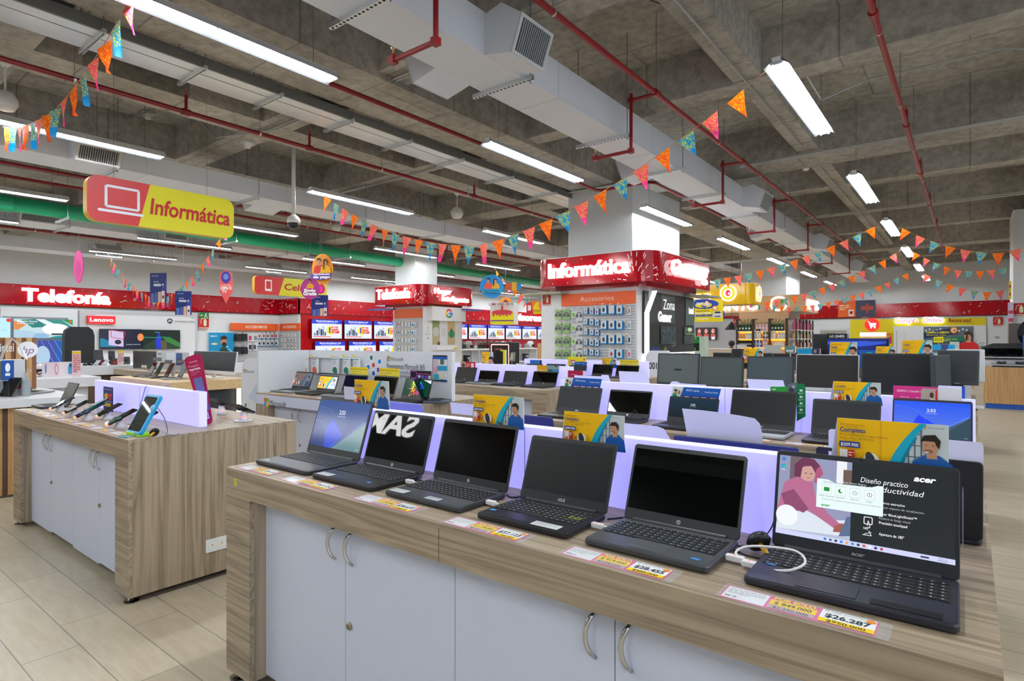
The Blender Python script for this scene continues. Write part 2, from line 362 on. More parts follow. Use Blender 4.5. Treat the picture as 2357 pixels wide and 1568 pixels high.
def sprinkler_run(label, x, z, y0, y1, drops=(), stubs=(), pts=None, clamps=()):
    t = thing('sprinkler_pipe', label, 'pipe', (x, y0, z), 0, SG)
    def P(gg, n): o = gg.build(n, t); o.location = (-x, -y0, -z); return o
    g = G(); g.tube(pts or [(x, y0, z), (x, y1, z)], .03, mat='red_pipe', n=10); 
    y = y0 + 1
    while y < y1 and not pts: g.tube([(x, y - .012, z), (x, y + .012, z)], .034, '#c9ccce', 'metal', 10); rods(g, x, y, z, 5.292, .004); y += 2.2
    P(g, 'pipe_run')
    for y, dx, dz, ex in drops:      # tee, short arm, drop below the duct, arm under it, head pointing up
        g = G(); a = x + dx
        g.tube([(x, y - .06, z), (x, y + .06, z)], .045, mat='red_pipe', n=10)
        g.tube([(x, y, z), (a, y, z)], .022, mat='red_pipe', n=8); g.tube([(a, y, z + .08), (a, y, z - dz)], .022, mat='red_pipe', n=8)
        g.tube([(a, y, z - dz), (a + ex, y, z - dz)], .022, mat='red_pipe', n=8); g.tube([(a + ex, y, z - dz - .02), (a + ex, y, z - dz + .05)], .024, mat='red_pipe', n=8)
        for q in ((a, y, z), (a, y, z - dz), (a + ex, y, z - dz)): g.box(q[0] - .03, q[1] - .03, q[2] - .03, q[0] + .03, q[1] + .03, q[2] + .03, mat='red_pipe')
        P(g, 'drop_branch'); g = G(); g.lathe([(.008, 0), (.012, .01), (.006, .03), (.018, .05), (.02, .055)], (a + ex, y, z - dz + .05), 8, '#c8a878', 'metal'); P(g, 'sprinkler_head')
    for y in stubs:
        g = G(); g.tube([(x, y - .05, z), (x, y + .05, z)], .042, mat='red_pipe', n=10); g.tube([(x, y, z), (x, y, z + .22)], .02, mat='red_pipe', n=8); g.lathe([(.01, 0), (.018, .02), (.008, .05)], (x, y, z + .22), 8, '#b9403c', 'satin'); P(g, 'upright_head')
    return t
sprinkler_run('red sprinkler pipe with drops beneath the nearest white duct', -2.96, 4.3, -1, 25, [(y, -.33, .62, -.5) for y in (3.25, 6.6, 10.0, 13.3, 16.6, 19.9, 23.2)])
t = sprinkler_run('red sprinkler pipe at the upper right crossing the beams', -.69, 4.3, -1, 24, (), (6.2, 9.7, 12.6, 15.6, 19))
sprinkler_run('red sprinkler pipe that bends around the wide white column', -5.8, 4.3, -2, 10.2, (), (), [(-5.8, -2, 4.3), (-5.8, 10.1, 4.3), (-5.72, 10.2, 4.3), (-4.75, 10.2, 4.3), (-4.66, 10.3, 4.3), (-4.66, 15.0, 4.3), (-4.66, 24, 4.3)])
sprinkler_run('red sprinkler pipe with upright heads left of the galvanised tray', -8.0, 4.3, -1, 22, (), (3.4, 5.2, 9.0, 12.5, 16))
sprinkler_run('red sprinkler pipe beside the duct behind the large yellow sign', -12.65, 4.3, -1, 26, (), (7.6, 11, 15))
sprinkler_run('red sprinkler pipe just in front of the thick green pipe', -13.65, 4.3, -1, 26, (), (5.4, 8.5, 14))
sprinkler_run('red sprinkler pipe near the left wall below two ducts', -19.1, 4.2, -1, 28, (), (5.1, 12.5))
t = thing('green_pipe', 'thick green pipe running under the ceiling at the left', 'pipe', (-14.6, -1, 3.95))
g = G(); g.tube([(-14.5, -2, 4.02), (-14.9, 10, 3.98), (-15.4, 22, 3.95)], .15, mat='green_pipe', n=14); o = g.build('pipe_run', t, smooth=True); o.location = (14.6, 1, -3.95)
for y in (2.9, 6.4, 9.9, 13.4):
    xx = -14.5 - .035 * (y + 2); g = G(); g.tube([(xx, y - .12, 4.0), (xx, y + .12, 4.0)], .17, mat='green_pipe', n=14); o = g.build('coupling', t); o.location = (14.6, 1, -3.95)
    g = G(); g.box(xx - .4, y + .9, 3.80, xx + .4, y + .94, 3.835, mat='galvanised'); rods(g, xx - .37, y + .92, 3.8); rods(g, xx + .37, y + .92, 3.8); o = g.build('hanger_bar', t); o.location = (14.6, 1, -3.95)
# electrical conduits strapped across the slab
def conduit(label, P, n=1, dx=(0, .05, 0)):
    g = G()
    for k in range(n): g.tube([(p[0] + dx[0] * k, p[1] + dx[1] * k, p[2] + dx[2] * k) for p in P], .013, mat='conduit', n=6)
    return tag(g.build('electrical_conduit'), label, 'conduit', 'grey electrical conduits')
conduit('bundle of three grey conduits crossing the right bays behind the near right lamp', [(-3.3, 10.9, 4.5), (6, 10.9, 4.5)], 3, (0, .06, 0))
conduit('single grey conduit crossing the far right bays above the small lamps', [(-6, 17.2, 4.6), (.6, 17.2, 4.6), (.9, 17.2, 4.6), (1.2, 16.6, 4.6)], 1)
conduit('grey conduit zigzagging from the slab above the near right lamp', [(-2.9, 6.3, 5.25), (-1.9, 8.3, 5.25), (-1.6, 8.9, 4.62), (-1.1, 9.3, 4.9), (.3, 9.3, 4.9), (.9, 9.8, 4.9)], 1)
conduit('grey conduit dropping toward the wide white column', [(-9, 4.95, 4.66), (-5.2, 4.95, 4.66), (-4.5, 5.0, 4.66)], 2)
conduit('pair of grey conduits along the beam left of the white column', [(-14, 8.02, 4.66), (-7.8, 8.02, 4.66)], 2)
conduit('grey conduit crossing in front of the large yellow sign bay', [(-12.4, 3.9, 5.25), (-10.2, 4.2, 5.25), (-9.7, 4.6, 4.66), (-8.6, 5.0, 4.66)], 1)
conduit('bundle of grey conduits dropping behind the column head', [(-8.4, 10.9, 4.6), (-7.8, 10.9, 4.6), (-5.1, 10.95, 4.58), (-4.3, 10.4, 4.62)], 4, (.03, .05, 0))
conduit('long grey conduit running beside the near white duct', [(-2.28, 2, 4.69), (-2.28, 11, 4.69)], 1)
conduit('far grey conduit along the narrow beam above the distant lamps', [(-2.28, 12.3, 4.69), (-2.28, 30, 4.69)], 1)
# ---------------------------------------------------------------- fluorescent fittings
def make_lamp():
    t = thing('fluorescent_lamp', 'x', 'lamp', (0, 0, 4.0), 0, 'hanging fluorescent lamps'); L = 2.44
    g = G(); w = .115
    for sx in (-1, 1):
        g.mesh([(sx * .04, 0, .05), (sx * w, 0, 0), (sx * w, L, 0), (sx * .04, L, .05)], [(0, 1, 2, 3) if sx > 0 else (3, 2, 1, 0)], '#505356', 'satin')
        g.mesh([(sx * .04, 0, .085), (sx * (w + .004), 0, .004), (sx * (w + .004), L, .004), (sx * .04, L, .085)], [(0, 1, 2, 3) if sx < 0 else (3, 2, 1, 0)], '#dfe2e4', 'satin')
    g.box(-.04, 0, .045, .04, L, .09, '#e8eaec', 'satin'); g.build('reflector', t)
    for y in (0.0, L / 2 - .01, L - .02):
        g = G(); g.box(-.057, y, .018, .057, y + .02, .05, '#c9cdd0', 'satin'); g.build('lamp_holder', t)
    for x in (-.045, .045):
        for y in (.02, L / 2 + .01): g = G(); g.tube([(x, y, .02), (x, y + L / 2 - .03, .02)], .0135, mat='tube', n=8); g.build('tube', t)
    for y in (.25, L - .25): g = G(); g.tube([(0, y, .09), (0, y, 1.3)], .003, '#55585c', 'matte', 4); g.build('suspension_wire', t)
    return t
lamp0 = make_lamp(); first = [lamp0]
LX = {-1.48: 'right-hand lamp row', -5.15: 'lamp row along the wide white column', -9.3: 'lamp row left of the galvanised tray', -13.6: 'lamp row under the green pipe', -17.05: 'lamp row between green pipe and left wall', -20.65: 'lamp row nearest the left wall', 2.2: 'lamp row off to the right'}
LY = [(-3.6, 'behind the viewer'), (1.2, 'nearest'), (6.05, 'second from the viewer'), (10.85, 'third from the viewer'), (15.45, 'fourth from the viewer'), (20.2, 'fifth from the viewer'), (25.0, 'sixth from the viewer'), (29.6, 'last before the back wall')]
for lx, ln in LX.items():
    for ly, yn in LY:
        if lx == -13.6 and ly in (10.85,): ly = 11.0
        if lx == 2.2 and ly > 7: continue
        if lx == -5.15 and ly == 10.85: ly = 10.9
        lab = '%s lamp in the %s' % (yn, ln)
        if first: lamp0.location = (lx, ly, 4.0); lamp0['label'] = lab; remember(lamp0); first.pop()
        else: dup(lamp0, (lx, ly, 4.0), 0, lab)
# ---------------------------------------------------------------- small ceiling devices
def globe(label, p, r=.12, top=None):
    t = thing('globe_speaker', label, 'speaker', p, 0, 'white globe speakers')
    g = G(); g.lathe([(.02, -r * .9), (r * .7, -r * .85), (r, -r * .3), (r * .98, r * .2), (r * .6, r * .75), (.03, r * .9)], (0, 0, 0), 18, '#cfcfca', 'satin'); g.build('shell', t, smooth=True)
    g = G(); g.tube([(0, 0, r * .85), (0, 0, (top or .46))], .012, '#cfcfca', 'satin', 8); g.lathe([(.03, .38), (.06, .42), (.07, .46)], (0, 0, 0), 12, '#d8d8d4', 'satin'); g.build('stem', t)
globe('white globe speaker cut by the left edge of the picture', tuple(atZ(12, 232, 4.05)), .12)
globe('white globe speaker hanging in the middle bay', tuple(atZ(1052, 490, 4.2)), .14)
globe('small white globe speaker beside the red pipe and camera', tuple(atZ(775, 523, 4.05)), .1, 1.24)
p = atZ(676, 512, 3.45)
t = thing('dome_camera', 'white dome security camera on a long pole from the ceiling', 'camera', p)
g = G(); g.tube([(0, 0, .12), (0, 0, 1.84)], .035, '#d2d3d2', 'satin', 12); g.build('pole', t, smooth=True)
g = G(); g.lathe([(.11, -.02), (.115, .03), (.09, .09), (.04, .13)], (0, 0, 0), 18, '#dcdcda', 'satin'); g.build('housing', t, smooth=True)
g = G(); g.lathe([(.02, -.13), (.07, -.11), (.098, -.06), (.1, -.02)], (0, 0, 0), 18, '#0c0e12', 'gloss'); g.build('dome', t, smooth=True)
for lab, (u, v) in (('smoke detector on the beam left of the camera pole', (340, 266)), ('smoke detector on the beam corner above the camera pole', (569, 333)), ('smoke detector on a far beam above the right lamps', (1855, 385)), ('smoke detector beyond the globe speaker', (1207, 508)), ('conical smoke detector above the pink pennant', (1521, 316))):
    zz = 5.24 if (u in (340, 1207)) else 4.65; p = atZ(u, v, zz); g = G(); g.lathe([(.02, -.07), (.05, -.06), (.06, -.03), (.075, 0), (.075, .02)], (0, 0, 0), 14, '#dddedd', 'satin'); g.box(-.09, -.09, .02, .09, .09, .05, '#c9cbcb', 'satin'); o = g.build('smoke_detector', smooth=False); o.location = p; tag(o, 'white ' + lab, 'smoke detector', 'smoke detectors')
# ================================================================ display islands
TOP = .84
def island(name, label, x0, x1, y0, y1, fas='wood_x', nd=4, hp=.18, door='laminate_white', end='wood_z', rec=.065, seam=True, locks=(1, 3), right_post=True, h=TOP, ft=.105, cat='display counter'):
    t = thing(name, label, cat, ((x0 + x1) / 2, y0, 0), 0, 'display islands'); ox, oy, _ = t.location
    def P(g, n, lab=None, par=None):
        o = g.build(n, par or t, lab)
        if par is None: o.location = (-ox, -oy, 0)
        return o
    g = G(); g.box(x0, y0, h - .012, x1, y1, h, mat='wood_x'); P(g, 'top_panel')
    xm = (x0 + x1) / 2
    for a, b in (((x0, xm - .0015), (xm + .0015, x1)) if seam else ((x0, x1),)):
        g = G(); g.box(a, y0, h - ft, b, y0 + .02, h - .0122, mat=fas); P(g, 'fascia')
    g = G(); g.box(x0, y1 - .02, .05, x1, y1, h - .0122, mat=end); P(g, 'back_panel')
    for a, b, n in ((x0, x0 + hp, 'left'), (x1 - hp, x1, 'right')):
        g = G(); g.box(a, y0, .035, b, y0 + .018, h - ft, mat='wood_x' if fas == 'wood_x' else 'wood_z'); P(g, 'front_post')
        g = G(); q = b if n == 'left' else a; g.box(q - .016, y0 + .018, .035, q + .0, y0 + rec + .02, h - ft, mat='wood_z') if n == 'left' else g.box(q, y0 + .018, .035, q + .016, y0 + rec + .02, h - ft, mat='wood_z'); P(g, 'recess_lining')
    for a, b in ((x0, x0 + .018), (x1 - .018, x1)):
        g = G(); g.box(a, y0 + .0185, .035, b, y1 - .0205, h - .0122, mat=end); P(g, 'end_panel')
    g = G(); g.box(x0 + hp, y0 + rec + .02, .06, x1 - hp, y0 + rec + .04, h - ft, '#8d919a', 'matte'); g.box(x0 + .03, y0 + rec + .05, .05, x1 - .03, y1 - .03, .08, '#2a2a2c', 'matte'); P(g, 'carcass')
    w = (x1 - x0 - 2 * hp) / nd
    for i in range(nd):
        a = x0 + hp + i * w + .0015; b = a + w - .003
        g = G(); g.box(a, y0 + rec, .045 + (.012 if i % 2 else 0), b, y0 + rec + .018, h - .03, '#dfe2ea', door); d = P(g, 'door'); d.location = (-ox, -oy, 0)
        hx = b - .045 if i % 2 == 0 else a + .045
        g = G(); zc = .655; s = -1 if True else 1; pts = []
        for k in range(9): q = -1 + k / 4; pts.append((hx + s * .018 * (1 - q * q) , y0 + rec - .006 - .020 * (1 - q * q) ** .6, zc + .056 * q))
        g.tube(pts, [.0045, .006, .0065, .0065, .0065, .0065, .0065, .006, .0045], '#c8c8c6', 'chrome', 8); g.build('handle', d, smooth=True)
        if i in locks:
            g = G(frame((a + .022, y0 + rec, .39))); g.lathe([(.013, 0), (.013, .005), (.010, .008), (.002, .008)], (0, 0, 0), 14, '#a89f8c', 'metal'); g.l = .009; g.rect(-.0015, -.006, .0015, .006, '#2a2622'); g.build('lock', d)
    for x, y in ((x0 + .045, y0 + .03), (x1 - .045, y0 + .03), (x0 + .07, y1 - .1), (x1 - .07, y1 - .1)):
        g = G(); g.lathe([(.034, 0), (.036, .006), (.018, .012), (.012, .02), (.012, .05)], (x, y, 0), 16, '#a9abad', 'chrome'); P(g, 'levelling_foot')
    return t
def spine(label, x0, x1, y, z1=1.055, th=.05):
    t = thing('backlit_riser', label, 'riser', ((x0 + x1) / 2, y, TOP), 0, 'lilac backlit acrylic risers')
    g = G(); hx = (x1 - x0) / 2; g.slab(-hx, 0, hx, th, .006, 0, z1 - TOP, mat='led_panel', bev=.002, n=2); g.build('acrylic_box', t)
    n = max(2, int((x1 - x0) / 1.2))
    for k in range(1, n): g = G(); q = -hx + 2 * hx * k / n; g.box(q - .001, -.0012, 0, q + .001, 0, z1 - TOP - .004, '#8f92c8'); g.build('seam_strip', t)
    return t
main = island('display_island', 'nearest wood laminate island carrying six open laptops in a row', -2.345, .04, 1.15, 2.09)
island('display_island', 'wood laminate island at the left carrying tilted phones and a blue tablet', -5.54, -3.36, 1.15, 2.09)
island('display_island', 'second wood island behind the nearest one, laptops showing 7:52 and 2:52', -2.345, .04, 3.07, 4.01)
island('display_island', 'white-fronted wood island with a four-square logo on its fascia', -5.47, -3.40, 2.97, 4.01, fas='laminate_white', nd=4, hp=.22)
island('display_island', 'wood island carrying the row of large switched-off monitors', -2.345, .04, 4.99, 5.93)
island('display_island', 'wood island behind the software stand with four dark laptops', -5.54, -3.36, 4.87, 5.90)
island('display_island', 'farthest laptop island before the Accesorios pegboard', -6.9, -3.36, 6.85, 7.80)
island('display_island', 'island hidden behind the large monitors with cards on top', -2.345, .04, 6.91, 7.85)
island('display_island', 'farther island carrying two televisions before the yellow checkout wall', -2.345, .04, 8.83, 9.77)
spine('lilac riser glowing behind the six nearest laptops', -2.31, -.06, 1.59)
spine('lilac riser behind the tilted phones on the left island', -5.25, -3.53, 1.57, 1.045)
spine('lilac riser glowing behind the 7:52 and 2:52 laptops', -2.31, .02, 3.52, 1.065)
spine('lilac riser behind the four dark laptops past the software stand', -5.5, -3.42, 5.44, 1.06)
spine('lilac riser of the farthest laptop island', -5.5, -3.42, 7.36, 1.06)
# yellow number stickers, electric outlet
for lab, x in (('small yellow numbered sticker at the left end of the nearest island fascia', -2.27), ('small yellow numbered sticker at the left end of the phone island fascia', -5.47)):
    g = G(frame((x, 1.1495, .79))); g.rect(-.011, -.013, .011, .013, '#d6dc4a', 'print'); g.text('5', 0, -.008, .015, '#33352a', al='c', mat='print'); tag(g.build('number_sticker'), lab, 'sticker')
p = atX(498, 1253, -3.36); g = G(frame((-3.3598, p.y, p.z), (0, 1, 0))); t = thing('wall_outlet', 'white double power outlet on the end panel of the phone island', 'outlet', (0, 0, 0))
g.slab(-.06, -.036, .06, .036, .004, 0, .006, '#e6e8e8', 'satin', bev=.001); g.build('cover_plate', t)
for q in (-.026, .026):
    g = G(frame((-3.3538, p.y + q, p.z), (0, 1, 0))); g.slab(-.017, -.015, .017, .015, .012, 0, .002, '#f2f0e6', 'satin'); g.l = .0022; g.rect(-.006, -.006, -.004, .001, '#33312c'); g.rect(.004, -.006, .006, .001, '#33312c'); g.ell(0, .007, .003, .003, '#33312c'); g.build('socket', t)
# fascia lettering on the white-fronted island
def ms_logo(g, x, y, s, txt=True, w=None):
    for dx, dy, c in ((0, .53, '#f25022'), (.53, .53, '#7fba00'), (0, 0, '#00a4ef'), (.53, 0, '#ffb900')): g.rect(x + dx * s, y + dy * s, x + (dx + .47) * s, y + (dy + .47) * s, c, 'print')
    if txt: g.text('Microsoft', x + 1.25 * s, y + .16 * s, .68 * s, '#6a6a6a', w=w or 3.4 * s, mat='print')
o = atY(608, 934, 2.969); g = G(frame((o.x, 2.969, o.z))); ms_logo(g, 0, -.008, .082); tag(g.build('fascia_logo'), 'four-colour square logo with grey lettering on the white island fascia', 'logo')
# ================================================================ printed and screen pictures
def man(g, x, y, s, shirt='#1f5fae', hair='#2b221d', skin='#c99677', mat='print'):
    g.poly([(x - .42 * s, y), (x - .34 * s, y + .42 * s), (x - .12 * s, y + .58 * s), (x + .14 * s, y + .58 * s), (x + .36 * s, y + .40 * s), (x + .42 * s, y)], shirt, mat)
    g.poly([(x - .09 * s, y + .5 * s), (x - .1 * s, y + .66 * s), (x + .08 * s, y + .66 * s), (x + .1 * s, y + .5 * s)], skin, mat)
    g.ell(x - .03 * s, y + .77 * s, .135 * s, .19 * s, skin, mat, a=.15); g.ell(x - .06 * s, y + .66 * s, .085 * s, .045 * s, '#9a6e56', mat)
    g.poly([(x - .2 * s, y + .86 * s), (x - .14 * s, y + 1.0 * s), (x + .06 * s, y + 1.03 * s), (x + .16 * s, y + .9 * s), (x + .13 * s, y + .72 * s), (x + .08 * s, y + .8 * s), (x + .05 * s, y + .88 * s), (x - .12 * s, y + .88 * s)], hair, mat)
    g.ell(x - .09 * s, y + .64 * s, .045 * s, .015 * s, '#f3efe8', mat)
    for q in (-.1, .02): g.ell(x + q * s, y + .79 * s, .016 * s, .009 * s, '#2a1a14', mat)
def completo(g, W, H, mat='print', dim=False):
    Y_, C1, C2 = ('#ffc710', '#18b4d4', '#0b88b0') if not dim else ('#6b5750', '#2c5070', '#26455f')
    g.rect(0, 0, W, H, Y_, mat)
    g.rect(.62 * W, 0, W, H, '#cfdadc' if not dim else '#5a6470', mat)
    for k in range(3): g.rect((.655 + .055 * k) * W, .0, (.667 + .055 * k) * W, H * .97, '#5c6b80', mat)
    for k in range(4): g.rect(.62 * W, (.2 + .2 * k) * H, .76 * W, (.215 + .2 * k) * H, '#5c6b80', mat)
    P = []; Q = []
    for k in range(9): t = k / 8; P.append(((.46 + .30 * t ** 1.7) * W, H * t)); Q.append(((.56 + .26 * t ** 1.7) * W, H * t))
    g.poly([(.42 * W, 0)] + P + [(.42 * W, H)], Y_, mat); g.poly(P + Q[::-1], C1, mat)
    R = [((.60 + .23 * (k / 8) ** 1.8) * W, H * k / 8) for k in range(7)]; g.poly(Q[:7] + R[::-1], C2, mat)
    if not dim: man(g, .86 * W, 0, H * .80, mat=mat)
    else: man(g, .86 * W, 0, H * .8, '#2b3a52', '#1c1a1c', '#6d5a55', mat)
    g.poly([(.50 * W, .17 * H), (.66 * W, .03 * H), (.74 * W, .03 * H), (.66 * W, .08 * H), (.53 * W, .19 * H)], '#7c3a34', mat)
    tx = '#c98a14' if not dim else '#8b7668'; nv = '#26418f' if not dim else '#3a3f5a'
    g.text('Simplemente', .03 * W, .87 * H, .055 * H, '#b98410', mat=mat); g.text('Completo', .03 * W, .755 * H, .085 * H, nv, w=.245 * W, mat=mat, bold=.02)
    g.text('Microsoft 365 Personal 12 meses + Antivirus', .03 * W, .685 * H, .035 * H, '#7a5a20', w=.45 * W, mat=mat); g.text('McAfee + Mouse 1850 Microsoft.', .03 * W, .625 * H, .035 * H, '#7a5a20', w=.33 * W, mat=mat)
    g.rr(.025 * W, .47 * H, .225 * W, .58 * H, .012 * W, nv, mat); g.text('$209.900', .04 * W, .495 * H, .058 * H, '#ffffff', w=.17 * W, mat=mat, bold=.02)
    g.rect(.03 * W, .17 * H, .105 * W, .43 * H, '#f1efe8', mat); g.ell(.065 * W, .21 * H, .032 * W, .07 * H, '#f2803c', mat, 12); g.rect(.112 * W, .17 * H, .175 * W, .43 * H, '#c2332c', mat); g.greek(.117 * W, .39 * H, .05 * W, 2, .05 * H, .02 * H, '#ffffff', mat)
    g.text('+', .21 * W, .22 * H, .09 * H, nv, mat=mat, bold=.03); g.ell(.33 * W, .26 * H, .075 * W, .15 * H, '#f4f2ea', mat); g.ell(.325 * W, .26 * H, .045 * W, .17 * H, '#3a3d42', mat, a=.25)
    for k, c in enumerate(('#1c5fc0', '#188a4a', '#d2432e', '#1c5fc0', '#2a8bd0')): g.ell((.04 + .035 * k) * W, .09 * H, .012 * W, .025 * H, c, mat, 8)
    ms_logo(g, .80 * W, .925 * H, .04 * H, False); g.text('Microsoft 365', .835 * W, .93 * H, .032 * H, '#5c6470', w=.13 * W, mat=mat)
def grad(g, W, H, c0, c1, n=10, mat='screen', diag=0.0):
    a = lin(c0); b = lin(c1)
    for k in range(n):
        t = (k + .5) / n; c = tuple(a[i] * (1 - t) + b[i] * t for i in range(3)) + (1,)
        g.F([(0, H * k / n, 0), (W, H * k / n, 0), (W, H * (k + 1) / n, 0), (0, H * (k + 1) / n, 0)], c, mat)
def scr_bloom(tm, sub, c0='#2b4f9e', c1='#3c63b0', wing='#2446c4', gr='#5b7f86'):
    def f(g, W, H):
        grad(g, W, H, c0, c1)
        g.poly([(.30 * W, 0), (.25 * W, .35 * H), (.33 * W, .62 * H), (.62 * W, .3 * H), (.45 * W, 0)], wing, 'screen')
        g.poly([(.45 * W, 0), (W, .62 * H), (W, 0)], gr, 'screen')
        for dx in (0, .05, .1): g.line([((.40 + dx) * W, 0), ((.62 + dx) * W, .22 * H), ((.95 + dx * .4) * W, .62 * H)], .003 * W, '#7f9fe0', 'screen')
        for a in (.55, .85): g.line([(a * .5 * W * math.sin(t / 8 * 1.6), H * a * (1 - .5 * (t / 8) ** 2)) for t in range(9)], .002 * W, '#7f9fe0', 'screen')
        g.text(tm, .5 * W, .72 * H, .085 * H, '#f2f6ff', al='c', mat='screen', bold=.008); g.text(sub, .5 * W, .665 * H, .022 * H, '#dbe4ff', al='c', mat='screen')
        for q in (.93, .955): g.ell(q * W, .05 * H, .006 * W, .009 * H, '#dbe4ff', 'screen', 8)
    return f
def scr_dark(mat='screen_gloss', col='#050606'):
    def f(g, W, H): g.rect(0, 0, W, H, col, mat)
    return f
def scr_teal(g, W, H):
    grad(g, W, H, '#06151f', '#0d2b3f'); g.text('7:52', .5 * W, .64 * H, .10 * H, '#eef4f6', al='c', mat='screen', bold=.01); g.text('Miércoles, 24 de agosto', .5 * W, .58 * H, .028 * H, '#c4d2d8', al='c', mat='screen')
def scr_completo(dim=False):
    def f(g, W, H): g.rect(0, 0, W, H, '#2b4560' if dim else '#0b7fa6', 'screen'); completo(g, W, H, 'screen', dim)
    return f
def scr_rog(g, W, H):
    g.rect(0, 0, W, H, '#063a2a', 'screen'); rnd = random.Random(3)
    cols = ['#f01e9a', '#c322e0', '#2a5cf0', '#19c8e8', '#2ee06a', '#c8f01e', '#ffd21a', '#ff8a1a', '#ff3a3a']
    for k in range(150):
        a = rnd.uniform(0, 2 * PI); r = abs(rnd.gauss(.2, .07)); ci = int(((a / (2 * PI)) * 9)) % 9; x = .5 * W + math.cos(a) * r * W * .85; y = .5 * H + math.sin(a) * r * H * 1.6
        s = rnd.uniform(.008, .03) * W; g.poly([(x + s * rnd.uniform(.5, 1.4) * math.cos(b), y + s * rnd.uniform(.5, 1.4) * math.sin(b)) for b in [2 * PI * j / 6 for j in range(6)]], cols[(ci + 2) % 9], 'screen')
    g.ell(.5 * W, .52 * H, .07 * W, .12 * H, '#0a4a3c', 'screen')
def scr_acer(g, W, H):
    m = 'screen'; g.rect(0, 0, W, H, '#22272a', m); g.rect(0, 0, .45 * W, H, '#8f93b2', m); g.rect(0, .0, .45 * W, .2 * H, '#aeb6cc', m)
    g.rect(.07 * W, .62 * H, .2 * W, H, '#6d5f66', m); g.rect(.36 * W, .55 * H, .42 * W, H, '#e4e6ec', m); g.rect(.40 * W, .45 * H, .45 * W, .9 * H, '#6b5550', m)
    g.poly([(0, .12 * H), (.1 * W, .4 * H), (.3 * W, .25 * H), (.45 * W, .3 * H), (.45 * W, .1 * H), (0, .06 * H)], '#d3dbe6', m)
    g.poly([(0, .3 * H), (.04 * W, .66 * H), (.13 * W, .76 * H), (.22 * W, .7 * H), (.24 * W, .5 * H), (.33 * W, .32 * H), (.42 * W, .2 * H), (.36 * W, .17 * H), (.2 * W, .34 * H), (.1 * W, .3 * H)], '#b26a8c', m)
    g.poly([(.02 * W, .5 * H), (.1 * W, .58 * H), (.2 * W, .36 * H), (.17 * W, .30 * H), (.05 * W, .36 * H)], '#8a4a6c', m)
    g.ell(.065 * W, .24 * H, .07 * W, .13 * H, '#e8ecf2', m)
    g.ell(.185 * W, .80 * H, .05 * W, .10 * H, '#c79a92', m, a=-.3)
    g.poly([(.1 * W, .74 * H), (.1 * W, .9 * H), (.15 * W, 1.0 * H), (.22 * W, .99 * H), (.265 * W, .9 * H), (.26 * W, .76 * H), (.235 * W, .70 * H), (.23 * W, .82 * H), (.205 * W, .9 * H), (.15 * W, .88 * H), (.14 * W, .74 * H)], '#6a3450', m)
    g.poly([(.24 * W, .69 * H), (.28 * W, .82 * H), (.26 * W, .92 * H), (.235 * W, .86 * H), (.225 * W, .7 * H)], '#a85878', m)
    for q in (.172, .205): g.ell(q * W, .80 * H, .007 * W, .006 * H, '#3a2028', m, 8)
    g.ell(.19 * W, .745 * H, .010 * W, .005 * H, '#a8525c', m, 8)
    g.poly([(.36 * W, .2 * H), (.40 * W, .25 * H), (.44 * W, .22 * H), (.41 * W, .14 * H), (.35 * W, .13 * H)], '#9a5a50', m)
    g.poly([(.385 * W, .09 * H), (.45 * W, .11 * H), (.45 * W, .34 * H), (.43 * W, .34 * H)], '#5a6a8c', m)
    g.rect(.015 * W, .93 * H, .04 * W, .975 * H, '#3f7fd0', m); g.ell(.028 * W, .86 * H, .015 * W, .028 * H, '#1d9bc8', m); g.ell(.031 * W, .855 * H, .008 * W, .014 * H, '#3cc88a', m, 10); g.text('Edge', .028 * W, .81 * H, .016 * H, '#ffffff', al='c', mat=m)
    g.text('acer', .79 * W, .865 * H, .065 * H, '#f0f2f2', w=.115 * W, mat=m, bold=.035, shear=.25)
    g.text('Diseño practico', .50 * W, .775 * H, .062 * H, '#eceeee', w=.26 * W, mat=m, shear=.2); g.text('y productividad', .50 * W, .69 * H, .062 * H, '#eceeee', w=.345 * W, mat=m, shear=.2)
    for y, a, b in ((.55, 'Marco estrecho', 'Mayor espacio de visualización'), (.42, 'Acer BlueLightShield™', 'Reduce la fatiga visual')):
        g.text(a, .61 * W, y * H, .028 * H, '#e6e8e8', mat=m, bold=.01); g.text(b, .61 * W, (y - .05) * H, .025 * H, '#aab0b2', mat=m)
    g.text('Precisión touchpad', .61 * W, .315 * H, .03 * H, '#e6e8e8', w=.15 * W, mat=m, bold=.015); g.text('Apertura de 180°', .61 * W, .185 * H, .03 * H, '#e6e8e8', w=.135 * W, mat=m, bold=.015)
    g.rr(.525 * W, .285 * H, .575 * W, .375 * H, .008 * W, '#e6e8e8', m); g.rr(.530 * W, .294 * H, .570 * W, .366 * H, .006 * W, '#22272a', m); g.line([(.545 * W, .27 * H), (.55 * W, .33 * H), (.56 * W, .28 * H), (.56 * W, .25 * H), (.545 * W, .25 * H)], .004 * W, '#e6e8e8', m)
    g.text('180°', .525 * W, .225 * H, .026 * H, '#e6e8e8', mat=m, bold=.01); g.line([(.52 * W, .16 * H), (.57 * W, .16 * H), (.555 * W, .215 * H)], .004 * W, '#e6e8e8', m); g.line([(.53 * W, .17 * H), (.57 * W, .20 * H)], .003 * W, '#e6e8e8', m)
    # pop-up window
    x0, x1, y0, y1 = .245 * W, .63 * W, .40 * H, .755 * H; g.poly([(x0, y0), (x1, y0), (x1, y1), (.60 * W, y1), (.56 * W, .725 * H), (.36 * W, .72 * H), (.31 * W, y1), (x0, y1)], '#dfeeee', m)
    g.text('Acer Power Button', .40 * W, .735 * H, .022 * H, '#c9d2d2', mat=m); g.text('¿Qué desea que haga su PC?', .28 * W, .715 * H, .02 * H, '#5c7276', mat=m)
